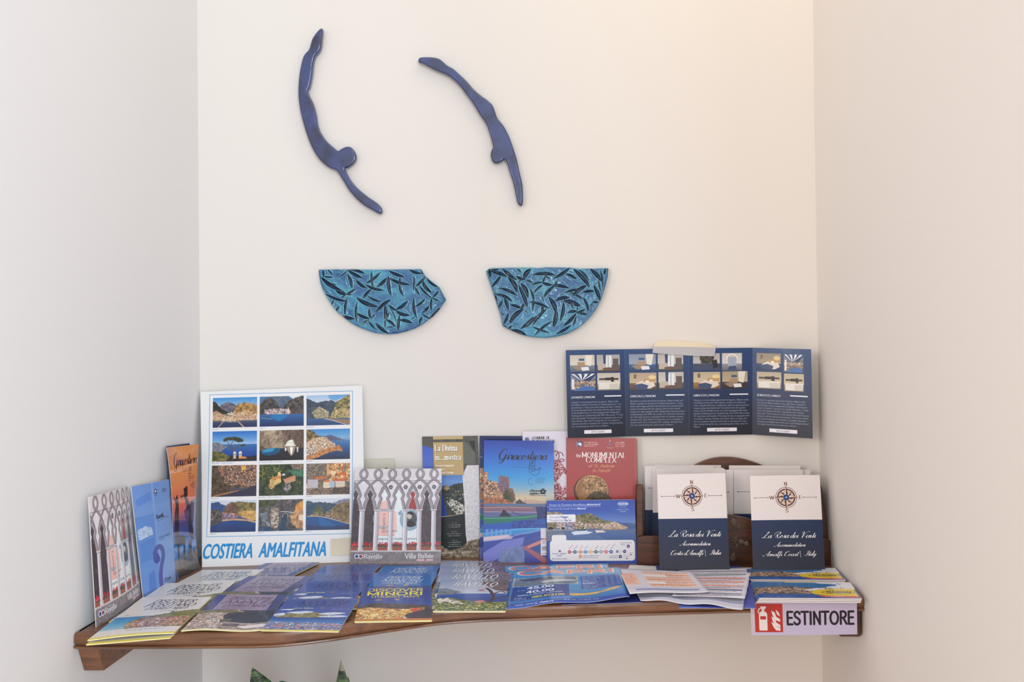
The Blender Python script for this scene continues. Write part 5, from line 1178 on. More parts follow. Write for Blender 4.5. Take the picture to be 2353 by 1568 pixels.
# ------------------------------------------------------------------ shelf
wood_shelf = wood('oiled_wood', lin((96, 60, 37)), lin((140, 94, 60)), (3, 30, 30))
wood_dark = wood('dark_wood', lin((60, 32, 18)), lin((104, 60, 34)), (4, 30, 30), rough=0.4)
front_px = [(166, 1450), (180, 1455), (300, 1455), (500, 1454), (600, 1453), (670, 1448.5), (755, 1439), (830, 1428), (900, 1418), (1000, 1404), (1111, 1396), (1300, 1390), (1405, 1385), (1711, 1376), (1984, 1372)]
fr = smooth([tuple(sp(*p))[:2] for p in front_px], 5)
fr[:, 0] = np.clip(fr[:, 0], XL + 0.001, XR - 0.001)
shelf = thing('wall_shelf', 'brown wooden wall shelf with a curved front edge under all the brochures', 'shelf', (-0.1, -0.15, ZS))
prof = [(-0.006, 0), (-0.0022, -0.0007), (-0.0006, -0.0025), (0, -0.006), (0.0002, -0.014), (-0.0025, -0.0155), (-0.0025, -0.0165), (0.0008, -0.0175), (0.0012, -0.0195), (-0.0008, -0.0212), (-0.006, -0.0215)]
V = []; Fc = []
n = len(fr); tang = np.gradient(fr, axis=0); tang /= np.hypot(tang[:, 0], tang[:, 1])[:, None]
nor = np.stack([tang[:, 1], -tang[:, 0]], 1)
for i in range(n):
    bx_ = min(max(fr[i, 0], XL + .001), XR - .001)
    V.append((bx_, -0.0006, ZS))
    for (o_, z_) in prof: V.append((fr[i, 0] + nor[i, 0] * o_, fr[i, 1] + nor[i, 1] * o_, ZS + z_))
    V.append((bx_, -0.0006, ZS + prof[-1][1]))
K = len(prof) + 2
for i in range(n - 1):
    for k in range(K - 1):
        a = i * K + k; Fc.append((a, a + 1, a + K + 1, a + K))
Fc.append(tuple(range(K - 1, -1, -1))); Fc.append(tuple((n - 1) * K + k for k in range(K)))
b = mesh_obj('shelf_board', V, Fc, wood_shelf, shelf)
# battens that carry it along the two side walls
def prism(name, pts, vec, m, parent, bevel=0.0012):
    v = [Vector(p) for p in pts] + [Vector(p) + Vector(vec) for p in pts]
    k = len(pts)
    f = [tuple(range(k - 1, -1, -1)), tuple(range(k, 2 * k))] + [(i, (i + 1) % k, k + (i + 1) % k, k + i) for i in range(k)]
    o = mesh_obj(name, v, f, m, parent)
    if bevel:
        md = o.modifiers.new('b', 'BEVEL'); md.width = bevel; md.segments = 2; md.limit_method = 'ANGLE'
    return o
zb = ZS - 0.0217
yf = fr[3, 1]
xw = XL + 0.001
prism('support_batten', [(xw, yf + 0.006, zb), (xw, yf + 0.022, zb - 0.0365), (xw, -0.001, zb - 0.0365), (xw, -0.001, zb)], (0.0265, 0, 0), wood_shelf, shelf)
yr = fr[-1, 1]
prism('support_batten', [(XR - 0.001, yr + 0.010, zb), (XR - 0.001, yr + 0.010, zb - 0.038), (XR - 0.001, yr + 0.014, zb - 0.042), (XR - 0.001, -0.001, zb - 0.042), (XR - 0.001, -0.001, zb)], (-0.032, 0, 0), wood_dark, shelf, 0.004)

# ------------------------------------------------------------------ ceramic wall pieces
glaze = mat('cobalt_glaze', lin((40, 56, 110)), rough=0.22, coat=1.0, coat_rough=0.03, bump=(45, 0.55, 0.004))
def glaze_nodes(m):
    nt = m.node_tree; b = nt.nodes['Principled BSDF']
    tc = nt.nodes.new('ShaderNodeTexCoord'); n = nt.nodes.new('ShaderNodeTexNoise'); r = nt.nodes.new('ShaderNodeValToRGB')
    n.inputs['Scale'].default_value = 30; n.inputs['Detail'].default_value = 3
    r.color_ramp.elements[0].color = (*lin((24, 32, 66)), 1); r.color_ramp.elements[1].color = (*lin((44, 60, 114)), 1)
    r.color_ramp.elements[0].position = 0.32; r.color_ramp.elements[1].position = 0.62
    nt.links.new(tc.outputs['Object'], n.inputs['Vector']); nt.links.new(n.outputs['Fac'], r.inputs['Fac']); nt.links.new(r.outputs['Color'], b.inputs['Base Color'])
glaze_nodes(glaze)
def diver(name, zoom, pts, label):
    ox, oy, sc = zoom
    P = smooth(pts, 4, True)
    cu = bpy.data.curves.new('d', 'CURVE'); cu.dimensions = '2D'; cu.fill_mode = 'BOTH'
    cu.extrude = 0.0030; cu.bevel_depth = 0.0034; cu.bevel_resolution = 4; cu.offset = -0.0030
    s_ = cu.splines.new('POLY'); s_.points.add(len(P) - 1)
    q = [wp(ox + x / sc, oy + y / sc, 0) for x, y in P]
    cx = sum(a.x for a in q) / len(q); cz = sum(a.z for a in q) / len(q)
    for i, a in enumerate(q): s_.points[i].co = (a.x - cx, a.z - cz, 0, 1)
    s_.use_cyclic_u = True
    ob = bpy.data.objects.new('d', cu)
    me = ob.to_mesh().copy()
    bpy.data.objects.remove(ob)
    me.materials.clear(); me.materials.append(glaze)
    o = bpy.data.objects.new(name, me); COL.objects.link(o)
    me.polygons.foreach_set('use_smooth', [True] * len(me.polygons))
    o.rotation_euler = (math.pi / 2, 0, 0); o.location = (cx, -0.0066, cz)
    return tag(o, label, 'wall ornament')
diver('ceramic_diver', (660, 50, 3.408), [(280, 70), (291, 85), (285, 150), (278, 210), (265, 245), (232, 285), (216, 350), (208, 430), (190, 520), (176, 550), (185, 590), (215, 650), (240, 740), (250, 810), (270, 870), (320, 945), (375, 995), (412, 1022), (438, 1006), (475, 991), (510, 994), (535, 1020), (550, 1055), (548, 1090), (524, 1125), (490, 1150), (464, 1158), (480, 1200), (520, 1265), (570, 1320), (640, 1378), (700, 1418), (735, 1448), (752, 1480), (745, 1510), (715, 1502), (680, 1482), (620, 1448), (560, 1398), (500, 1330), (450, 1250), (402, 1178), (340, 1150), (270, 1090), (220, 1015), (175, 910), (135, 780), (112, 670), (103, 570), (110, 440), (130, 330), (150, 275), (185, 235), (200, 190), (215, 145), (250, 95)],
      'blue glazed ceramic diver arching back, left of the two, feet up and arms down right')
diver('ceramic_diver', (940, 110, 4.02), [(97, 130), (108, 112), (135, 105), (200, 105), (250, 110), (290, 122), (325, 150), (360, 180), (420, 215), (470, 260), (540, 325), (600, 395), (680, 465), (730, 500), (775, 545), (800, 610), (822, 665), (870, 725), (905, 785), (935, 850), (970, 950), (1000, 1050), (1022, 1150), (1045, 1250), (1053, 1330), (1055, 1420), (1046, 1462), (1025, 1463), (1005, 1435), (985, 1340), (965, 1250), (935, 1160), (915, 1090), (890, 1040), (860, 1060), (820, 1077), (785, 1070), (765, 1030), (762, 985), (772, 952), (783, 930), (775, 890), (750, 800), (715, 710), (660, 630), (600, 530), (530, 435), (480, 370), (420, 310), (350, 262), (270, 230), (190, 190), (130, 158), (100, 150)],
      'blue glazed ceramic diver bending forward with feet at upper left and arms straight down')

turq = mat('turquoise_glaze', rough=0.22, coat=0.9, coat_rough=0.05)
_nt = turq.node_tree; _ca = _nt.nodes.new('ShaderNodeVertexColor'); _ca.layer_name = 'col'
_nt.links.new(_ca.outputs['Color'], _nt.nodes['Principled BSDF'].inputs['Base Color'])
def sherd(name, zoom, top, bot, leaves, label):
    ox, oy, sc = zoom
    top = np.array(top, float); bot = np.array(bot, float)
    x0, x1 = top[0, 0], top[-1, 0]
    NX, NY = 340, 180
    s_ = (1 - np.cos(np.linspace(0, math.pi, NX))) / 2 * 0.6 + np.linspace(0, 1, NX) * 0.4
    X = x0 + (x1 - x0) * s_
    T = np.interp(X, top[:, 0], top[:, 1]); B = np.interp(X, bot[:, 0], bot[:, 1])
    k = np.linspace(0, 1, NY)[:, None]
    XX = np.repeat(X[None], NY, 0); YY = T[None] * (1 - k) + B[None] * k
    H = np.zeros((NY, NX)); Dk = np.zeros((NY, NX)); Rg = np.zeros((NY, NX))
    r = np.random.RandomState(11)
    for (ax, ay, bx_, by_, wd, cv) in leaves:
        ax, ay, bx_, by_ = [q for q in (ax, ay, bx_, by_)]
        L = math.hypot(bx_ - ax, by_ - ay); ux, uy = (bx_ - ax) / L, (by_ - ay) / L
        px_ = XX - ax; py_ = YY - ay
        t = (px_ * ux + py_ * uy) / L
        d = (-px_ * uy + py_ * ux) - cv * 4 * t * (1 - t)
        wd = wd * 1.25; hw = wd * np.clip(4 * t * (1 - t), 0, 1) ** 0.75
        ins = (t > 0) & (t < 1)
        q = np.clip(1 - np.abs(d) / np.maximum(hw, 1e-3), 0, 1) * ins
        H = np.minimum(H, -0.0036 * q ** 0.8 * min(1, wd / 24))
        sg = 1 if (int(ax * 7 + ay * 3) % 3) else -1
        sd = sg * d / np.maximum(hw, 1e-3)
        Dk = np.maximum(Dk, ins * (np.abs(sd) < 1) * np.clip(0.25 + 0.95 * np.clip((sd + 1) / 1.5, 0, 1), 0, 1) * np.clip((1 - np.abs(sd)) * 5, 0, 1))
        env = ((t > -0.04) & (t < 1.04)) * np.clip(6 * t * (1 - t) + 0.35, 0, 1)
        q2 = np.maximum(np.exp(-((sg * d - hw - 4) / 5.0) ** 2), 0.45 * np.exp(-((sg * d + hw + 5) / 6.0) ** 2)) * env
        q2 = np.maximum(q2, 0.4 * np.exp(-((sg * d + wd * 2.6 * np.clip(4 * t * (1 - t), 0, 1)) / 5.0) ** 2) * ((t > 0.03) & (t < 0.97)))
        Rg = np.maximum(Rg * (1 - q * 0.9), q2 * (1 - q))
        slope = np.clip(1 - np.abs(d - wd * 1.2) / (wd * 3.4), 0, 1) * np.clip(4 * t * (1 - t), 0, 1)
        H += 0.0011 * slope * 0.5
    H += 0.0011 * Rg
    n1 = fbm(NY, NX, (30, 40), 4); n2 = fbm(NY, NX, (12, 15), 3)
    H += (n1 - 0.5) * 0.0034
    base = lin((14, 88, 138)); lite = lin((112, 190, 198)); green = lin((66, 156, 160)); dark = lin((16, 28, 56)); deep = lin((14, 70, 130))
    c = np.array(base)[None, None] * np.ones((NY, NX, 3))
    f = np.clip((n1 - 0.45) * 3.4, 0, 1)[..., None]; c = c * (1 - f) + np.array(lin((48, 138, 172))) * f
    f = np.clip((n2 - 0.56) * 4, 0, 1)[..., None] * 0.7; c = c * (1 - f) + np.array(green) * f
    f = np.clip((0.42 - n1) * 5, 0, 1)[..., None] * 0.7; c = c * (1 - f) + np.array(deep) * f
    f = np.clip(Rg * 0.95, 0, 1)[..., None]; c = c * (1 - f) + np.array(lite) * f
    f = np.clip(Dk * 1.3, 0, 1)[..., None]; c = c * (1 - f) + np.array(dark) * f
    # distance to the rim for a rounded edge
    dx = np.minimum(XX - x0, x1 - XX); dy = np.minimum(YY - T[None], B[None] - YY)
    e = np.clip(np.minimum(dx, dy) / 26.0, 0, 1)
    H += -0.0022 * (1 - np.sqrt(np.clip(1 - (1 - e) ** 2, 0, 1)))
    off = 0.0105 + H
    V = []; C_ = []
    for j in range(NY):
        for i in range(NX):
            V.append(wp(ox + XX[j, i] / sc, oy + YY[j, i] / sc, 0) - Vector((0, off[j, i], 0)))
            C_.append((*c[j, i], 1))
    Fc = [(j * NX + i, (j + 1) * NX + i, (j + 1) * NX + i + 1, j * NX + i + 1) for j in range(NY - 1) for i in range(NX - 1)]
    rim = [i for i in range(NX)] + [j * NX + NX - 1 for j in range(1, NY)] + [(NY - 1) * NX + i for i in range(NX - 2, -1, -1)] + [j * NX for j in range(NY - 2, 0, -1)]
    m0 = len(V)
    cx = sum(V[q].x for q in rim) / len(rim); cz = sum(V[q].z for q in rim) / len(rim)
    for q in rim:
        p = V[q]; V.append(Vector((p.x + (cx - p.x) * 0.012, -0.0008, p.z + (cz - p.z) * 0.012))); C_.append((*lin((52, 130, 160)), 1))
    R = len(rim)
    for q in range(R):
        Fc.append((rim[q], rim[(q + 1) % R], m0 + (q + 1) % R, m0 + q))
    Fc.append(tuple(range(m0, m0 + R)))
    o = mesh_obj(name, V, Fc, turq, smooth_f=True, cols=C_)
    return tag(o, label, 'wall ornament')
lv1 = [(180, 215, 195, 330, 16, 0), (150, 330, 480, 545, 30, 30), (200, 320, 345, 335, 12, 5), (255, 215, 330, 300, 14, -6), (480, 545, 540, 605, 18, 4), (380, 540, 545, 612, 22, 6), (540, 605, 640, 610, 12, 0), (545, 600, 700, 515, 16, 8), (545, 605, 460, 680, 10, 4), (430, 335, 575, 225, 10, 8), (570, 215, 800, 340, 24, 16), (600, 215, 840, 275, 20, -12), (570, 285, 635, 510, 24, -14), (700, 375, 860, 505, 22, 12), (860, 430, 1090, 255, 20, 16), (850, 450, 1140, 540, 20, 20), (955, 220, 985, 520, 16, 20), (1030, 490, 1190, 345, 24, 10), (1215, 315, 1260, 630, 26, 22), (1220, 345, 1550, 450, 22, 22), (1390, 330, 1400, 450, 14, 0), (1385, 440, 1450, 625, 18, 14), (1215, 225, 1465, 325, 22, 16), (1540, 215, 1740, 275, 20, 14), (1615, 300, 1600, 560, 14, -10), (1640, 480, 1800, 320, 18, 10), (1635, 490, 1705, 615, 18, 4), (1755, 380, 1895, 575, 26, 30), (1690, 450, 1900, 665, 14, 14), (1820, 350, 2000, 490, 16, 20), (1905, 660, 2005, 545, 14, 8), (1905, 660, 2020, 715, 12, 0), (1900, 660, 1895, 870, 16, 12), (215, 595, 570, 715, 18, 22), (400, 460, 300, 430, 10, 0), (560, 665, 530, 935, 18, 12), (350, 685, 320, 775, 12, 4), (440, 790, 390, 880, 16, 6), (710, 655, 1050, 800, 30, 26), (880, 630, 1100, 725, 16, 12), (1250, 685, 1010, 890, 24, 14), (940, 520, 810, 675, 20, 8), (725, 715, 720, 1050, 16, 24), (715, 905, 920, 990, 22, 12), (450, 930, 685, 990, 24, 14), (905, 830, 935, 990, 18, 6), (935, 990, 1000, 915, 14, 4), (920, 1000, 770, 1055, 8, -4), (890, 1010, 780, 1115, 8, 4), (890, 1010, 1015, 1165, 14, 6), (1160, 775, 1150, 1000, 26, -14), (1165, 1000, 1215, 900, 18, 8), (1170, 1000, 1330, 1120, 20, -12), (1165, 1000, 1160, 1130, 14, 0), (1010, 1055, 1215, 1225, 24, 12), (1215, 770, 1340, 860, 20, 10), (1330, 850, 1520, 710, 24, 12), (1330, 865, 1550, 935, 24, 20), (1220, 780, 1350, 1080, 10, -14), (1395, 930, 1370, 1190, 22, 8), (1390, 1010, 1590, 1060, 24, -14), (1620, 655, 1670, 990, 20, 30), (1640, 800, 1790, 680, 18, 10), (1745, 900, 1855, 785, 18, 12), (1740, 905, 1870, 990, 14, 6), (1850, 990, 2020, 815, 24, 14), (1745, 960, 1700, 1090, 16, 6), (1030, 560, 980, 490, 8, 0), (1760, 290, 1730, 220, 12, 0), (1560, 1010, 1640, 955, 8, 0), (1180, 1130, 1310, 1105, 10, 4), (540, 210, 430, 205, 10, 0)]
sherd('ceramic_sherd', (720, 590, 6.92), [(110, 212), (430, 204), (1000, 212), (1725, 202), (1800, 320), (2020, 490), (2122, 690)], [(110, 214), (125, 330), (150, 450), (180, 540), (220, 610), (300, 750), (400, 880), (530, 990), (650, 1075), (780, 1140), (1000, 1215), (1200, 1236), (1350, 1225), (1500, 1190), (1640, 1140), (1750, 1080), (1920, 950), (2030, 830), (2122, 692)], lv1,
      'turquoise half-moon ceramic fragment with broken upper right corner, under the arching diver')
lv2 = [(190, 215, 215, 360, 20, 6), (200, 250, 490, 350, 26, -14), (500, 350, 655, 610, 34, -30), (380, 330, 225, 520, 22, -10), (410, 210, 650, 400, 26, 12), (490, 250, 540, 330, 18, 0), (655, 210, 725, 275, 14, 0), (640, 335, 790, 400, 22, 10), (890, 215, 770, 390, 34, 24), (800, 400, 920, 455, 14, -6), (740, 380, 670, 455, 10, 4), (350, 540, 660, 670, 22, -24), (285, 640, 580, 770, 24, -30), (680, 490, 825, 860, 30, -16), (720, 455, 835, 700, 32, -24), (870, 545, 940, 760, 18, -12), (910, 320, 1305, 325, 26, -30), (1080, 275, 1210, 385, 12, 10), (895, 490, 1090, 440, 16, -14), (1130, 345, 1090, 450, 16, 6), (1080, 450, 1240, 490, 24, 6), (1090, 480, 935, 620, 16, 10), (1240, 495, 1530, 540, 24, -16), (1330, 415, 1290, 500, 16, 4), (1290, 500, 1100, 700, 24, 20), (1275, 370, 1540, 195, 24, 14), (1470, 300, 1655, 390, 22, -12), (1600, 220, 1870, 520, 34, -24), (1690, 230, 1860, 420, 16, -22), (1880, 215, 2080, 430, 30, -14), (2050, 230, 2090, 520, 14, -12), (2140, 210, 2120, 310, 16, 4), (2020, 400, 2060, 590, 12, 6), (1940, 490, 2050, 750, 28, -10), (1450, 620, 1740, 565, 20, -20), (1820, 490, 1590, 670, 30, 14), (1760, 610, 1950, 590, 22, -10), (1540, 610, 1770, 730, 16, -10), (1770, 700, 1850, 930, 20, -14), (1295, 755, 1540, 700, 26, -24), (1430, 740, 1720, 840, 36, -10), (1540, 780, 1600, 890, 12, -6), (340, 870, 410, 745, 20, 6), (440, 700, 510, 900, 24, -6), (290, 660, 320, 800, 20, 4), (535, 820, 730, 885, 22, -14), (770, 790, 720, 900, 18, -4), (760, 890, 530, 1135, 34, 30), (780, 910, 840, 950, 8, 0), (860, 770, 1195, 885, 20, -24), (930, 700, 910, 930, 16, -8), (1050, 665, 1105, 780, 10, -10), (1080, 830, 1070, 990, 22, -6), (1190, 690, 1310, 960, 34, -24), (1310, 900, 1260, 1190, 36, -20), (1430, 775, 1375, 1090, 26, -24), (390, 965, 450, 995, 10, 0), (510, 960, 430, 1145, 22, -8), (930, 1015, 710, 1225, 24, -14), (1035, 980, 800, 1210, 22, 14), (1155, 890, 920, 1165, 24, 24), (905, 1185, 1200, 1290, 16, 4), (1245, 1095, 950, 1335, 18, 20), (560, 1240, 815, 1330, 28, -14), (575, 1165, 500, 1235, 14, 4), (1210, 1290, 1160, 1350, 6, 0), (1500, 950, 1660, 930, 22, -10), (1650, 950, 1800, 890, 18, 10), (1660, 950, 1840, 990, 18, -6), (1650, 960, 1430, 1180, 24, -10), (1640, 1010, 1590, 1170, 14, -10), (1310, 1310, 1560, 1160, 22, 10), (1665, 840, 1670, 930, 10, 0), (1920, 780, 2020, 780, 16, -8), (1880, 830, 1930, 800, 8, 0), (1250, 190, 1330, 195, 10, 0), (240, 560, 270, 640, 18, 6), (430, 1160, 480, 1195, 10, 0), (210, 225, 360, 215, 12, 10)]
sherd('ceramic_sherd', (1100, 590, 7.353), [(135, 248), (182, 206), (250, 196), (880, 188), (1000, 200), (1130, 184), (1540, 190), (1700, 208), (2188, 200)], [(135, 252), (200, 460), (280, 700), (360, 950), (392, 1060), (410, 1180), (560, 1252), (700, 1310), (830, 1348), (1000, 1368), (1160, 1372), (1330, 1350), (1500, 1302), (1660, 1220), (1800, 1112), (1920, 980), (2000, 862), (2080, 700), (2140, 500), (2175, 340), (2188, 206)], lv2,
      'turquoise half-moon ceramic fragment with slanted broken left side, the right one of the two')
# ------------------------------------------------------------------ papers
paper = mat('paper', lin((222, 216, 214)), rough=0.6)
paper_y = mat('paper_yellow_edge', lin((224, 214, 160)), rough=0.6)
paper_g = mat('paper_grey', lin((150, 150, 150)), rough=0.6)
paper_navy = mat('paper_navy', lin((34, 44, 76)), rough=0.5)
card = mat('card_white', lin((230, 228, 226)), rough=0.55)

cvp, pr = cv_poster()
m_poster = print_mat('poster_print', cvp, rough=0.3, coat=0.25)
# printed frame corners measured on the card, then the card corners in canvas space
def uv_from_frame(cardc, framec, canv):
    A = np.array([[x, y, x * y, 1] for x, y in framec]); MX0, MY0, TW, TH = canv
    tgt = np.array([(MX0, MY0), (MX0 + 1145, MY0), (MX0 + 1145, MY0 + 1150), (MX0, MY0 + 1150)], float)
    k = np.linalg.solve(A, tgt)
    out = []
    for x, y in cardc:
        q = np.array([x, y, x * y, 1]) @ k
        out.append((q[0] / TW, 1 - q[1] / TH))
    return out
puv = uv_from_frame([(0, 0), (373, 0), (373, 404), (0, 404)], [(22, 8), (350.5, 12), (343.5, 340), (10.5, 337)], pr)
poster = booklet('view_poster', 'square white card poster with twelve coast photographs and blue lettering, in the left corner', 'poster',
                 [wp(460, 901, 0.009), wp(832, 886, 0.009), sp(838, 1291), sp(464, 1304)], m_poster, card, t=0.002, uv=puv, by=-0.003)
# yellowed tape stuck on the lower right of the card
tape_m = mat('masking_tape', lin((222, 206, 180)), rough=0.45, bump=(200, 0.2, 0.0005))
Cn = [wp(460, 901, 0.009), wp(832, 886, 0.009), sp(838, 1291), sp(464, 1304)]
def on_quad(C4, a, b):
    return (C4[0] * (1 - a) + C4[1] * a) * (1 - b) + (C4[3] * (1 - a) + C4[2] * a) * b
fwd = Vector((0, -0.0009, 0))
sheet('tape_patch', [on_quad(Cn, 0.79, 0.868) + fwd, on_quad(Cn, 0.995, 0.861) + fwd, on_quad(Cn, 0.995, 0.965) + fwd, on_quad(Cn, 0.79, 0.958) + fwd], 0.0002, tape_m, tape_m, poster, by=-0.0007)

# cards and leaflets leaning on the back wall
c = Canvas(100, 160, 2.0, (206, 202, 184)); c.fill([(0, 0), (100, 0), (100, 160), (0, 160)], (200, 196, 178), (214, 210, 194), 20, con=0.8)
c.ell(80, 22, 7, 7, (50, 70, 120)); c.line([(76, 16), (80, 22), (82, 28)], 2.4, (206, 90, 80)); c.poly([(81, 16), (86, 20), (84, 26)], (206, 206, 210))
booklet('old_card', 'pale yellowed card with a tiny round badge peeking out right of the poster', 'card',
        [wp(816, 1056, 0.004), wp(906, 1054, 0.004), sp(908, 1280, 0), sp(816, 1280, 0)], print_mat('card_print', c, 0.6), card, t=0.0008)
m_villa = print_mat('arcade_print', cv_villa(), rough=0.32, coat=0.3)
booklet('arcade_brochure', 'square brochure with interlaced stone arches and flower boxes, standing right of the poster', 'brochure',
        [wp(815.6, 1078, 0.038), wp(1015, 1077, 0.026), sp(1013, 1297.5), sp(804, 1298.5)], m_villa, paper, t=0.0016, bx=0.002, group='brochures with stone arcade cover')
booklet('exhibition_leaflet', 'tall narrow leaflet with tan title panel and white rock, half behind the arcade brochure', 'leaflet',
        [wp(970, 1004, 0.004), wp(1098, 1002, 0.004), sp(1106, 1281), sp(976, 1284)], print_mat('exhibition_print', cv_divina(), rough=0.35, coat=0.2), paper_g, t=0.0022)
m_gir = print_mat('seaside_print', cv_giraco(), rough=0.28, coat=0.4)
m_gir_dark = print_mat('seaside_night_print', cv_giraco(1), rough=0.3, coat=0.3)
booklet('seaside_brochure', 'dark navy night-sky brochure almost hidden behind the blue seaside brochure', 'brochure',
        [wp(1102, 1002, 0.0035), wp(1262, 1003, 0.0035), sp(1264, 1283), sp(1103, 1284)], m_gir_dark, paper_navy, t=0.001)
booklet('town_leaflet', 'pale lilac sheet with dark red engraved ox, between the blue and red brochures', 'leaflet',
        [wp(1200.5, 992, 0.0085), wp(1306, 991, 0.0085), sp(1310, 1287), sp(1204, 1287)], print_mat('town_print', cv_comune(), 0.45), paper, t=0.0008)
booklet('seaside_brochure', 'tall blue brochure with beached boats and black script title, standing in the middle', 'brochure',
        [wp(1112, 1012, 0.020), wp(1272.6, 1013.5, 0.020), sp(1274, 1293), sp(1110.5, 1294)], m_gir, paper, t=0.0022, bx=0.0015, group='seaside brochures with script title')
m_mon = print_mat('monument_print', cv_monument(), rough=0.35, coat=0.25)
booklet('monument_brochure', 'red monument brochure, rear copy showing only as a thin strip at the right', 'brochure',
        [wp(1303, 1008.5, 0.0095), wp(1464, 1010, 0.0095), sp(1467, 1284), sp(1306, 1283)], m_mon, paper, t=0.0015, group='red monument brochures')
booklet('monument_brochure', 'red brochure with white serif title and golden reliquary, right of the ox leaflet', 'brochure',
        [wp(1301, 1006, 0.016), wp(1462.5, 1007.5, 0.016), sp(1465, 1287), sp(1303, 1287)], m_mon, paper, t=0.0022, group='red monument brochures')
booklet('ferry_booklet', 'landscape blue ferry timetable booklet with harbour photo and coloured route dots', 'booklet',
        [wp(1256.3, 1151, 0.046), wp(1459, 1148.5, 0.046), sp(1463.5, 1296), sp(1257.4, 1297)], print_mat('ferry_print', cv_ticket(), rough=0.3, coat=0.3), paper, t=0.004)

# left wall
def lw(u, v, D): return at_D(u, v, D)
booklet('arcade_brochure', 'brochure with interlaced stone arches propped against left wall, nearest the camera', 'brochure',
        [lw(203.6, 1143, 1.166), lw(294.5, 1117, 1.272), lw(324.5, 1372, 1.288), sp(221.5, 1442.5)], m_villa, paper, t=0.0014, bx=0.006, group='brochures with stone arcade cover')
booklet('festival_brochure', 'pale blue festival brochure with large purple comma shape, against the left wall', 'brochure',
        [lw(301.8, 1118.7, 1.292), lw(388, 1101.8, 1.386), lw(404.5, 1338, 1.386), sp(330, 1378)], print_mat('festival_print', cv_ravello_blue(), rough=0.35, coat=0.3), paper, t=0.0020, bx=0.003)
wcurl = lambda a, b: 0.010 * a ** 3 * (4 * b * (1 - b)) * -1 + 0.003 * math.sin(b * 5)
m_sun = print_mat('sunset_print', cv_giraco_sunset(), rough=0.12, coat=0.9, coat_rough=0.03)
booklet('seaside_brochure', 'glossy orange sunset brochure with figure silhouettes, curled beside the poster', 'brochure',
        [lw(383, 1029, 1.388), lw(457, 1021, 1.466), lw(463, 1305, 1.455), sp(406, 1336)], m_sun, paper, t=0.0010, bx=-0.003, ny=20, warp=wcurl, group='seaside brochures with script title')
booklet('seaside_brochure', 'dark blue edged brochure just behind the glossy orange one on left wall', 'brochure',
        [lw(383.5, 1026, 1.402), lw(436, 1019, 1.476), lw(436, 1301, 1.468), lw(400, 1332, 1.400)], m_gir_dark, paper_navy, t=0.0012, bx=-0.002)

# taped four-panel folder
m_fold = print_mat('folder_print', cv_folder(), rough=0.4, coat=0.15)
folder = thing('apartment_folder', 'navy four-panel apartment folder taped to the wall with small room photographs', 'folder', wp(1583, 905, 0.0))
tops = [(1300, 805, 0.022), (1435, 803, 0.003), (1582.5, 801, 0.008), (1729.5, 799.5, 0.003), (1863.7, 803, 0.042)]
bots = [(1304.5, 1007, 0.028), (1439, 1003, 0.004), (1583.5, 1001, 0.009), (1730, 999, 0.004), (1867.6, 1008.5, 0.048)]
for k in range(4):
    a = [wp(*tops[k]), wp(*tops[k + 1]), wp(*bots[k + 1]), wp(*bots[k])]
    sheet('panel', a, 0.0004, m_fold, paper_navy, folder, nx=4, ny=4, uv=[(k / 4, 1), ((k + 1) / 4, 1), ((k + 1) / 4, 0), (k / 4, 0)])
# masking tape, half on plaster, half on the folder
tp = [(1514.5, 782), (1557, 783), (1600, 786), (1633, 790)]
md_ = [(1501, 797), (1540, 797), (1600, 798), (1645, 799)]
bt = [(1499, 811), (1540, 815), (1600, 818.5), (1642, 819)]
V = []; Fc = []
for row, offs in ((tp, [0.0006] * 4), ([((a[0] + b_[0]) / 2 - 2, (a[1] + b_[1]) / 2) for a, b_ in zip(tp, md_)], [0.001, 0.004, 0.003, 0.001]), (md_, [0.0085, 0.0085, 0.0095, 0.0085]), (bt, [0.0072, 0.0084, 0.0096, 0.0086])):
    for (u, v), o_ in zip(row, offs): V.append(wp(u, v, o_))
nn = 4
R = len(V)
V += [v + Vector((0, 0.00015, 0)) for v in V]
mi = []
for j in range(3):
    for i in range(3):
        q = j * nn + i; Fc.append((q, q + nn, q + nn + 1, q + 1)); Fc.append((R + q, R + q + 1, R + q + nn + 1, R + q + nn)); mi += [1 if j == 2 else 0] * 2
tape_lo = mat('tape_over_print', lin((196, 194, 196)), rough=0.3, bump=(300, 0.3, 0.0004))
_b = tape_lo.node_tree.nodes['Principled BSDF']; _b.inputs['Alpha'].default_value = 0.8
tape = mesh_obj('masking_tape', V, Fc, [tape_m, tape_lo], midx=mi, smooth_f=True)
tag(tape, 'cream masking tape strip holding the folder, half on the wall above it', 'tape')

# ------------------------------------------------------------------ letter rack with the square folders
rack = thing('letter_rack', 'dark carved wooden letter rack with arched back, holding white and navy folders', 'letter rack', sp(1690, 1300))
yF, yB = sp(1690, 1300).y, -0.006
def rx(u, y): return (u - VX) / F * (D0 + y)      # y negative
def rz(v, y): return ZC - (v - VY) / F * (D0 + y)
def plate(name, outline, y, t, m=wood_dark, parent=rack, bevel=0.0015):
    return prism(name, [(rx(u, y), y, rz(v, y)) for u, v in outline], (0, t, 0), m, parent, bevel)
zfoot = 1279
back = [(1482, 1278), (1482, 1125)] + [tuple(p) for p in smooth([(1484, 1120), (1520, 1112), (1560, 1090), (1601, 1067), (1635, 1054.5), (1669, 1051), (1705, 1055), (1750, 1069), (1790, 1090), (1830, 1110), (1868, 1120)], 4)] + [(1884, 1128), (1890, 1180), (1900, 1278)]
plate('back_board', back, yB - 0.009, 0.009)
frontb = [(1466, 1300), (1466, 1236)] + [tuple(p) for p in smooth([(1480, 1233), (1530, 1232), (1570, 1222), (1610, 1200), (1650, 1187), (1674, 1184), (1720, 1193), (1770, 1212), (1810, 1228), (1850, 1234), (1900, 1238)], 4)] + [(1912, 1245), (1917, 1303)]
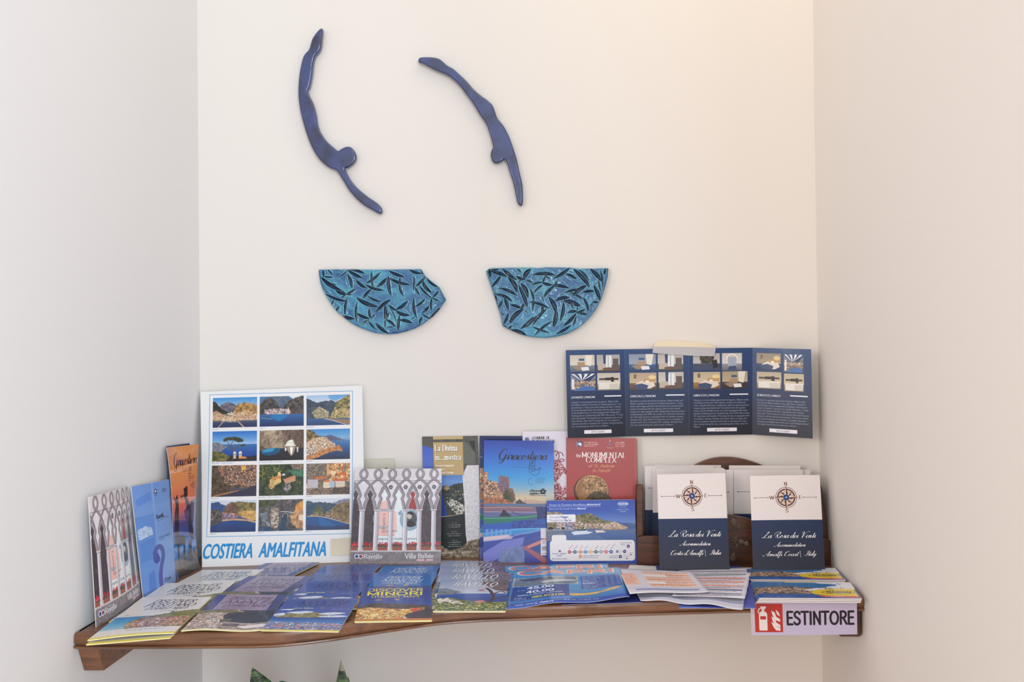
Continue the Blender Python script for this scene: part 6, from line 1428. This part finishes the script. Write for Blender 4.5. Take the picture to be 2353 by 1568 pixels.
plate('front_board', frontb, yF, 0.010)
for s_, uF in ((1, 1464), (-1, 1914)):
    y0, y1 = yF + 0.0102, yB - 0.0092
    w_ = 0.011 * s_
    pts = []
    for (yy, vv) in ((y0, 1300 - 0.5), (y0, 1128), (y0 + 0.003, 1120), (y0 + 0.010, 1117.5), ((y0 + y1) / 2, 1122), (y1, 1124)):
        pts.append((rx(uF if s_ > 0 else (1914 if vv > 1240 else 1893), yF), yy, ZS + 0.0005 if vv > 1240 else rz(vv, yF)))
    pts.append((rx(uF if s_ > 0 else 1914, yF), y1, ZS + 0.0005))
    prism('side_panel', pts, (w_, 0, 0), wood_dark, rack, 0.0015)
prism('bottom_board', [(rx(1480, yF), yF + 0.0102, ZS + 0.0005), (rx(1900, yF), yF + 0.0102, ZS + 0.0005), (rx(1900, yF), yB - 0.0092, ZS + 0.0005), (rx(1480, yF), yB - 0.0092, ZS + 0.0005)], (0, 0, 0.004), wood_dark, rack, 0)
# small carved leaves and blossom on the front board
leaf_m = mat('carved_leaf', lin((112, 92, 74)), rough=0.45, bump=(150, 0.3, 0.001))
def leaf(cx, cy, L_, W_, ang, parent=rack, name='carved_leaf'):
    y = yF - 0.0001
    V = []; a = math.radians(ang)
    N = 10
    prof_ = [0, .5, .85, 1, .8, .95, .7, .75, .45, .2, 0]
    ctr = []
    for i in range(N + 1):
        t = i / N; w = prof_[i] * W_
        for s_, h in ((-1, 0.0), (-0.5, 0.0016), (0, 0.0012 if 0 < i < N else 0.0), (0.5, 0.0016), (1, 0.0)):
            px_, py_ = (t - 0.5) * L_, s_ * w
            V.append((rx(cx + px_ * math.cos(a) - py_ * math.sin(a), y), y - (h + 0.0008) * (1 if 0 < i < N else 0.3), rz(cy + px_ * math.sin(a) + py_ * math.cos(a), y)))
    Fc = [(i * 5 + k, i * 5 + k + 1, (i + 1) * 5 + k + 1, (i + 1) * 5 + k) for i in range(N) for k in range(4)]
    return mesh_obj(name, V, Fc, leaf_m, parent, smooth_f=True)
for q in ((1686, 1202, 22, 9, 70), (1684, 1280, 24, 8, -70), (1692, 1257, 14, 4, 110), (1704, 1246, 16, 7, 10), (1716, 1250, 14, 6, 40), (1698, 1212, 12, 3, 60)): leaf(*q)
for q in range(5):
    t = q * 72 - 60; leaf(1688 + 5.5 * math.cos(math.radians(t)), 1240 + 5.5 * math.sin(math.radians(t)), 10, 3, t, name='carved_petal')

m_it = print_mat('rosa_it_print', cv_rosa(['La Rosa dei Venti', 'Accommodation', "Costa d'Amalfi", 'Italia']), rough=0.5, spec=0.3)
m_en = print_mat('rosa_en_print', cv_rosa(['La Rosa dei Venti', 'Accommodation', 'Amalfi Coast', 'Italy']), rough=0.5, spec=0.3)
G = 'compass rose folders standing in the letter rack'
# folders standing in the rack, rear to front: (left u, right u, top v, distance from wall at foot and top, label)
inr = [(1503, 1657, 1069, 0.020, 0.0165, 'rearmost white folder of the left bundle in the wooden rack'),
       (1482, 1640, 1071.5, 0.027, 0.0225, 'leftmost white and navy folder in the rack, its left strip showing'),
       (1675, 1839, 1070, 0.024, 0.0195, 'rearmost white folder of the right bundle in the rack, under the arch'),
       (1500, 1662, 1075, 0.033, 0.0285, 'white folder in left bundle showing a thin strip right of leftmost one'),
       (1701, 1862, 1079.5, 0.031, 0.0260, 'white folder of the right bundle sticking out furthest right'),
       (1508, 1666, 1077.5, 0.039, 0.0345, 'front white folder of the left bundle, directly behind the Italia card'),
       (1524, 1685, 1079.5, 0.036, 0.0315, 'white folder of the left bundle reaching out to the middle gap'),
       (1686, 1845, 1079.5, 0.037, 0.0320, 'front white folder of the right bundle, directly behind the Italy card')]
for (u0, u1, v, ob_, ot, lab) in inr:
    zt = ZS + 0.005
    D_b = D0 - ob_
    vb = VY + (ZC - zt) * F / D_b
    kx = (D0 - ot) / D_b
    ub0 = VX + (u0 - VX) * kx; ub1 = VX + (u1 - VX) * kx
    zt_top = rz(v, -ot); hh = (zt_top - zt); wdt = rx(u1, -ot) - rx(u0, -ot)
    vb_cut = max(0.0, 1 - hh / (wdt * 1040 / 770))
    booklet('compass_folder', lab, 'folder', [wp(u0, v, ot), wp(u1, v + 0.6, ot), at_D(ub1, vb, D_b), at_D(ub0, vb, D_b)], m_en, paper, t=0.0012, group=G, uv=[(0, 1), (1, 1), (1, vb_cut), (0, vb_cut)])
booklet('compass_folder', 'white and navy compass rose folder reading Italia, leaning on the left of the rack', 'folder',
        [wp(1510, 1091, 0.074), wp(1666.5, 1087.5, 0.074), sp(1677, 1311, 0.006), sp(1516, 1311.5, 0.006)], m_it, paper, t=0.0016, bx=0.0008, group='compass rose folders leaning in front')
booklet('compass_folder', 'white and navy compass rose folder reading Italy, leaning on the right of the rack', 'folder',
        [wp(1723, 1094.5, 0.074), wp(1883.5, 1092, 0.074), sp(1896, 1313, 0.004), sp(1731, 1314, 0.004)], m_en, paper, t=0.0016, bx=0.0035, group='compass rose folders leaning in front')

# ------------------------------------------------------------------ maps lying on the shelf
def flat(name, label, cat, TL, TR, BR, BL, h0, h1, m_cover, m_pages=paper_y, L=0.17, t=0.0015, group=None, **kw):
    """TL..BR are pixels; when BR is None, BL is only a direction and the length is L"""
    a = sp(*TL, h0); b = sp(*TR, h0); d = sp(*BL, h0 if BR is None else h1)
    if BR is None:
        dr = Vector((d.x - a.x, d.y - a.y, 0)).normalized() * L
        d = a + dr; d.z = ZS + h1
        w = b - a
        e = d + Vector((w.x, w.y, 0))
    else: e = sp(*BR, h1)
    return booklet(name, label, cat, [a, b, e, d], m_cover, m_pages, t=t, group=group, **kw)
mp = {k: print_mat(k + '_map_print', f, rough=0.3, coat=0.3) for k, f in (('white', cv_positano()), ('lilac', cv_amalfi()), ('blue', cv_maiori()), ('night', cv_minori(0)), ('azure', cv_minori(1)), ('pine', cv_ravello_map()))}
g = 'Positano tourist maps at the left'
curl = lambda a, b: 0.004 * b ** 3
flat('tourist_map', 'white Positano map at the back of its column, beside the orange brochure', 'map', (465, 1310), (608, 1309), None, (412, 1337), 0.0030, 0.0022, mp['white'], group=g)
flat('tourist_map', 'white Positano map, middle one of its column at the left', 'map', (380, 1341), (545, 1334), None, (333, 1371), 0.0062, 0.0032, mp['white'], group=g)
flat('tourist_map', 'yellow-edged map under the front white Positano map, at shelf front left', 'map', (334, 1376), (486, 1376), (392, 1466), (197, 1482), 0.0064, 0.0010, mp['white'], group=g, t=0.0014)
flat('tourist_map', 'front white Positano map with flowery hillside, overhanging the shelf at far left', 'map', (328, 1372.5), (487, 1372), (400, 1455), (200, 1472), 0.0095, 0.0045, mp['white'], group=g, warp=lambda a, b: 0.002 * math.sin(a * 3) * b)
g = 'Amalfi tourist maps, second column from the left'
flat('tourist_map', 'lilac Amalfi map at the back of its column, partly under the poster', 'map', (615, 1293), (735, 1293), None, (590, 1304), 0.0030, 0.0022, mp['lilac'], group=g)
flat('tourist_map', 'lilac Amalfi map in the middle of its column', 'map', (572, 1324), (722.8, 1325), None, (505, 1360), 0.0062, 0.0030, mp['lilac'], group=g)
flat('tourist_map', 'front lilac Amalfi map with grey bay photo, at the shelf edge', 'map', (500, 1367), (661, 1367.5), (603, 1447), (415, 1450), 0.0094, 0.0030, mp['lilac'], group=g, warp=lambda a, b: 0.0015 * math.sin(a * 6) * b)
g = 'Maiori tourist maps, third column from the left'
flat('tourist_map', 'blue Maiori map at the back of its column, touching the arcade brochure', 'map', (748, 1298.5), (877, 1298), None, (731, 1312), 0.0030, 0.0020, mp['blue'], group=g)
flat('tourist_map', 'blue Maiori map, third from the front in its column', 'map', (727, 1316), (866, 1316), None, (705, 1333), 0.0056, 0.0028, mp['blue'], group=g)
flat('tourist_map', 'blue Maiori map, second from the front in its column', 'map', (705, 1336), (851, 1335), None, (662, 1372), 0.0082, 0.0034, mp['blue'], group=g)
flat('tourist_map', 'front blue Maiori map with beach umbrellas, at the shelf edge', 'map', (661, 1376.5), (826, 1375.5), (779, 1452), (598.5, 1449), 0.0108, 0.0034, mp['blue'], group=g)
g = 'Minori tourist maps in the middle column'
flat('tourist_map', 'azure Minori map with white title at the back, under the arcade brochure', 'map', (880.5, 1300), (1012, 1299.5), None, (870, 1314), 0.0030, 0.0022, mp['azure'], group=g)
flat('tourist_map', 'azure Minori map with white title, behind the yellow-titled one', 'map', (861, 1318), (1006.5, 1318.7), None, (838, 1344), 0.0060, 0.0030, mp['azure'], group=g)
flat('tourist_map', 'Minori map with yellow title over golden night lights, front of its column', 'map', (833, 1348), (992, 1346), (993, 1427), (814, 1430), 0.0090, 0.0030, mp['night'], group=g)
g = 'Ravello tourist maps right of the middle'
flat('tourist_map', 'Ravello map at the very back, touching the tall blue brochure', 'map', (1014, 1288.5), (1150, 1290), None, (1012, 1299), 0.0028, 0.0020, mp['pine'], group=g)
flat('tourist_map', 'Ravello map, third from the front in its column', 'map', (1013, 1302), (1158, 1301), None, (1009, 1313), 0.0052, 0.0026, mp['pine'], group=g)
flat('tourist_map', 'Ravello map, second from the front in its column', 'map', (1011, 1315), (1169, 1314.5), None, (990, 1380), 0.0076, 0.0030, mp['pine'], group=g)
flat('tourist_map', 'front Ravello map with pine trunk over white flowers and sea', 'map', (1014, 1332.5), (1168, 1333), (1162, 1406), (994, 1406), 0.0100, 0.0032, mp['pine'], group=g)

# boat trip flyers: thin single sheets with a slight wave
m_capri = print_mat('boat_trip_print', cv_capri(), rough=0.22, coat=0.5)
paper_blue = mat('paper_blue', lin((58, 84, 168)), rough=0.35)
def wavy(ax, ay, ph, amp): return lambda a, b: amp * (math.sin(a * ax + b * ay + ph) * 0.5 + 0.5) * (0.25 + 0.75 * b)
def leafsheet(name, label, cat, TL, TR, BR, BL, hs, m, warp, group=None, back=paper, t=0.0003):
    C4 = [sp(*p, h) for p, h in zip((TL, TR, BR, BL), hs)]
    o = sheet(name, C4, t, m, back, None, nx=26, ny=16, warp=warp)
    for p in o.data.polygons: p.use_smooth = True
    return tag(o, label, cat, group)
leafsheet('boat_flyer', 'blue Capri boat flyer underneath, only its orange title showing at the back', 'flyer', (1160, 1300), (1397, 1295), (1420, 1366), (1150, 1380), (0.004, 0.004, 0.003, 0.003), m_capri, None, 'Capri boat trip flyers')
leafsheet('blue_sheet', 'dark blue sheet peeping out under the Capri flyer at the shelf front', 'flyer', (1300, 1330), (1460, 1330), (1478, 1385), (1290, 1391), (0.0045, 0.0045, 0.0012, 0.0012), mat('deep_blue_print', lin((36, 50, 120)), rough=0.3), None)
leafsheet('boat_flyer', 'blue Capri boat flyer on top, with prices and a yellow island', 'flyer', (1180.6, 1310.5), (1424, 1305.5), (1447, 1377), (1163, 1401), (0.007, 0.009, 0.007, 0.003), m_capri, lambda a, b: 0.0035 * math.sin(a * 5.2 - 0.4) ** 2 * (0.3 + 0.7 * b), 'Capri boat trip flyers')
m_t0 = print_mat('timetable_orange_print', cv_table(0), rough=0.5); m_t1 = print_mat('timetable_lines_print', cv_table(1), rough=0.5)
blue_flat = mat('blue_flyer_print', lin((70, 84, 168)), rough=0.35, coat=0.2)
leafsheet('blue_sheet', 'blue sheet with a corner showing between the two leaning compass folders', 'flyer', (1493, 1299), (1702, 1301), (1712, 1335), (1490, 1335), (0.002, 0.002, 0.002, 0.002), blue_flat, None)
leafsheet('folded_sheet', 'white folded sheet lying at the foot of the letter rack, left side', 'paper', (1447, 1299), (1508, 1301), (1512, 1330), (1436, 1328), (0.0035, 0.003, 0.003, 0.003), paper, wavy(5, 2, 0, 0.002))
leafsheet('blue_sheet', 'blue flyer under the timetables, its right edge over the extinguisher sign corner', 'flyer', (1560, 1320), (1726, 1314), (1738, 1399), (1560, 1398), (0.0035, 0.0035, 0.0015, 0.0015), blue_flat, None)
c = Canvas(200, 200, 2, (206, 206, 220)); c.rect(100, 60, 80, 16, (96, 110, 160)); c.greek(104, 90, 70, 5, (90, 100, 150), 4, 1.9); c.rect(0, 150, 200, 10, (150, 156, 190)); c.ell(60, 80, 6, 8, (60, 70, 110))
leafsheet('timetable_sheet', 'grey-white sheet at the bottom with one corner curling over the shelf edge', 'paper', (1450, 1340), (1716, 1340), (1707, 1400), (1472, 1381), (0.0045, 0.005, 0.004, 0.0035), print_mat('timetable_grey_print', c, 0.5), lambda a, b: 0.003 * math.sin(a * 7) ** 2 * b - 0.006 * max(0, a - 0.8) * b * 5 * 0.4)
leafsheet('timetable_sheet', 'timetable sheet with green, red and orange lines, right of the orange table', 'paper', (1560, 1313), (1727.6, 1307.5), (1712, 1378), (1545, 1372), (0.0055, 0.0055, 0.0075, 0.007), m_t1, lambda a, b: 0.0015 * math.sin(b * 26 + a * 2) * (0.4 + a * 0.6) + 0.001)
leafsheet('timetable_sheet', 'timetable sheet with an orange table, right beside the Capri flyer', 'paper', (1420, 1308), (1588.6, 1315.5), (1631, 1359), (1447, 1370.5), (0.008, 0.0085, 0.011, 0.010), m_t0, lambda a, b: 0.0025 * math.sin(a * 4 + 1) * b + 0.001)

# ferry ticket booklets at the right
m_tb = print_mat('yellow_ferry_print', cv_ticketbook(), rough=0.25, coat=0.4)
g = 'yellow and blue ferry booklets at the right wall'
labs = [['bottom booklet of the rear ferry pile at the right wall', 'middle booklet of the rear ferry pile at the right wall', 'top booklet of the rear ferry pile, partly under the Italy folder'],
        ['bottom booklet of the front ferry pile, just above the extinguisher sign', 'middle booklet of the front ferry pile at the right wall', 'top booklet of the front ferry pile, yellow oval fully visible']]
for r_, (TL, TR, BR, BL) in enumerate((((1715, 1306), (1921, 1305.5), (1947, 1333), (1725, 1332)), ((1727, 1338.6), (1956, 1340), (1984.5, 1376.5), (1740.5, 1375)))):
    for k in range(3):
        h = 0.0022 + 0.0023 * k + (0.0008 if r_ else 0)
        j = (k - 1) * 1.2 * (-1) ** r_
        base = [sp(TL[0] - j, TL[1], 0.0068), sp(TR[0] - 3, TR[1], 0.0068), sp(BR[0] - 3 + (k - 2) * 1.2, BR[1], 0.0068), sp(BL[0] - j * 2, BL[1], 0.0068)]
        for p in base: p.z = ZS + h
        if r_ == 1:
            base[2].z -= 0.0004; base[3].z -= 0.0004
        booklet('ferry_booklet', labs[r_][k], 'booklet', base, m_tb, paper, t=0.0019, group=g, nx=6, ny=4)

# fire extinguisher sign on the shelf edge
ys = yr - 0.004
def syd(u, v): return at_D(u, v, D0 + ys)
Dl = D0 + float(np.interp((1724 - VX) / F * 1.29, fr[:, 0], fr[:, 1])) - 0.0045
c4 = [at_D(1724, 1384, Dl), syd(1969, 1383), syd(1970, 1458.5), at_D(1727, 1460.5, Dl)]
sg = sheet('extinguisher_sign', c4, 0.0012, print_mat('sign_print', cv_sign(), rough=0.4), paper, None, nx=8, ny=2, bx=0.001)
tag(sg, 'white and red fire extinguisher sign reading ESTINTORE on the shelf front right', 'sign')

# ------------------------------------------------------------------ snake plant below the shelf
plant_x, plant_y = (690 - VX) / F * 1.30, -0.24
plant = thing('snake_plant', 'potted snake plant below the shelf, only two dark green leaf tips showing', 'plant', (plant_x, plant_y, 0))
lm = mat('snake_leaf', rough=0.35, coat=0.2)
nt = lm.node_tree; b = nt.nodes['Principled BSDF']
tc = nt.nodes.new('ShaderNodeTexCoord'); mpn = nt.nodes.new('ShaderNodeMapping'); n_ = nt.nodes.new('ShaderNodeTexNoise'); r_ = nt.nodes.new('ShaderNodeValToRGB')
mpn.inputs['Scale'].default_value = (14, 14, 60); n_.inputs['Scale'].default_value = 1.6; n_.inputs['Detail'].default_value = 4; n_.inputs['Distortion'].default_value = 1.2
r_.color_ramp.elements[0].color = (*lin((22, 48, 34)), 1); r_.color_ramp.elements[1].color = (*lin((96, 128, 84)), 1); r_.color_ramp.elements[0].position = 0.42; r_.color_ramp.elements[1].position = 0.66
nt.links.new(tc.outputs['Object'], mpn.inputs['Vector']); nt.links.new(mpn.outputs['Vector'], n_.inputs['Vector']); nt.links.new(n_.outputs['Fac'], r_.inputs['Fac']); nt.links.new(r_.outputs['Color'], b.inputs['Base Color'])
edge_m = mat('snake_leaf_edge', lin((150, 164, 90)), rough=0.4); tip_m = mat('dry_tip', lin((150, 140, 124)), rough=0.7)
pot_m = mat('terracotta', lin((150, 92, 66)), rough=0.8); soil_m = mat('soil', lin((52, 40, 32)), rough=0.95)
def lathe(name, prof_, m, parent, seg=40):
    V = []; Fc = []
    for r0, z0 in prof_:
        for k in range(seg):
            t = k / seg * 2 * math.pi; V.append((plant_x + r0 * math.cos(t), plant_y + r0 * math.sin(t), z0))
    for j in range(len(prof_) - 1):
        for k in range(seg):
            Fc.append((j * seg + k, j * seg + (k + 1) % seg, (j + 1) * seg + (k + 1) % seg, (j + 1) * seg + k))
    Fc.append(tuple(range(seg - 1, -1, -1)))
    Fc.append(tuple((len(prof_) - 1) * seg + k for k in range(seg)))
    return mesh_obj(name, V, Fc, m, parent, smooth_f=False)
lathe('pot', [(0.085, 0.0), (0.11, 0.19), (0.122, 0.195), (0.122, 0.225), (0.108, 0.225), (0.104, 0.19)], pot_m, plant)
lathe('soil', [(0.05, 0.188), (0.105, 0.192), (0.09, 0.2)], soil_m, plant)
def snake(tip, basex, basey, W_, rot, twist, tipdry=0.0, blunt=1.0, hook=0.0, tl=0.08):
    a1 = rot + twist
    tip = Vector(tip) - Vector((math.cos(a1), math.sin(a1), 0)) * hook; base = Vector((plant_x + basex, plant_y + basey, 0.195))
    N = 30; M = 7
    V = []; Fc = []; mi = []
    ts = [i / 14 * (1 - tl) for i in range(14)] + [1 - tl + tl * i / 16 for i in range(17)]
    for i, t in enumerate(ts):
        c_ = base.lerp(tip, t)
        q = max(0.0, (t - (1 - tl)) / tl)
        w = W_ * (0.55 + 0.45 * math.sin(min(t * 1.7, 1) * math.pi / 2)) * max(0.0, 1 - q ** blunt)
        a = rot + twist * t
        ux = Vector((math.cos(a), math.sin(a), 0)); nv = Vector((-math.sin(a), math.cos(a), 0))
        c_ = c_ + ux * hook * q ** 1.3
        for k in range(M):
            s_ = k / (M - 1) * 2 - 1
            V.append(c_ + ux * w * s_ + nv * (abs(s_) ** 2 * w * 0.45))
        for k in range(M):
            s_ = 1 - k / (M - 1) * 2
            V.append(c_ + ux * w * s_ * 0.985 + nv * (abs(s_) ** 2 * w * 0.45 + 0.0025 * (1 - abs(s_) * 0.6) * (1 if t < 0.98 else 0.3)))
    R = 2 * M
    for i in range(N):
        for k in range(R):
            Fc.append((i * R + k, i * R + (k + 1) % R, (i + 1) * R + (k + 1) % R, (i + 1) * R + k))
            mi.append(2 if (ts[i] > 1 - tipdry) else (1 if k in (0, M - 2, M - 1, R - 1, M, R - 2) and k in (0, M - 2, M, R - 2) and False else (1 if k in (M - 1, R - 1) else 0)))
    Fc.append(tuple(range(R - 1, -1, -1))); mi.append(0)
    return mesh_obj('leaf', V, Fc, [lm, edge_m, tip_m], plant, midx=mi, smooth_f=True)
Dp = D0 + plant_y
snake(at_D(579, 1534, Dp), 0.0, 0.0, 0.036, 0.10, 0.20, 0.0, 1.3, -0.024, 0.11)
snake(at_D(783, 1517, Dp - 0.01), 0.035, -0.005, 0.027, -0.2, -0.3, 0.028, 0.8, 0.0, 0.09)
snake(at_D(646, 1565, Dp + 0.02), 0.0, 0.03, 0.030, 0.1, 0.4, 0.0, 2.2, 0.0, 0.05)
snake(at_D(800, 1556, Dp + 0.03), 0.055, 0.03, 0.026, 0.6, 0.3)
snake(at_D(600, 1640, Dp), -0.055, 0.02, 0.030, -0.4, 0.3)
snake(at_D(700, 1680, Dp - 0.03), 0.01, -0.045, 0.032, 0.2, 0.4)
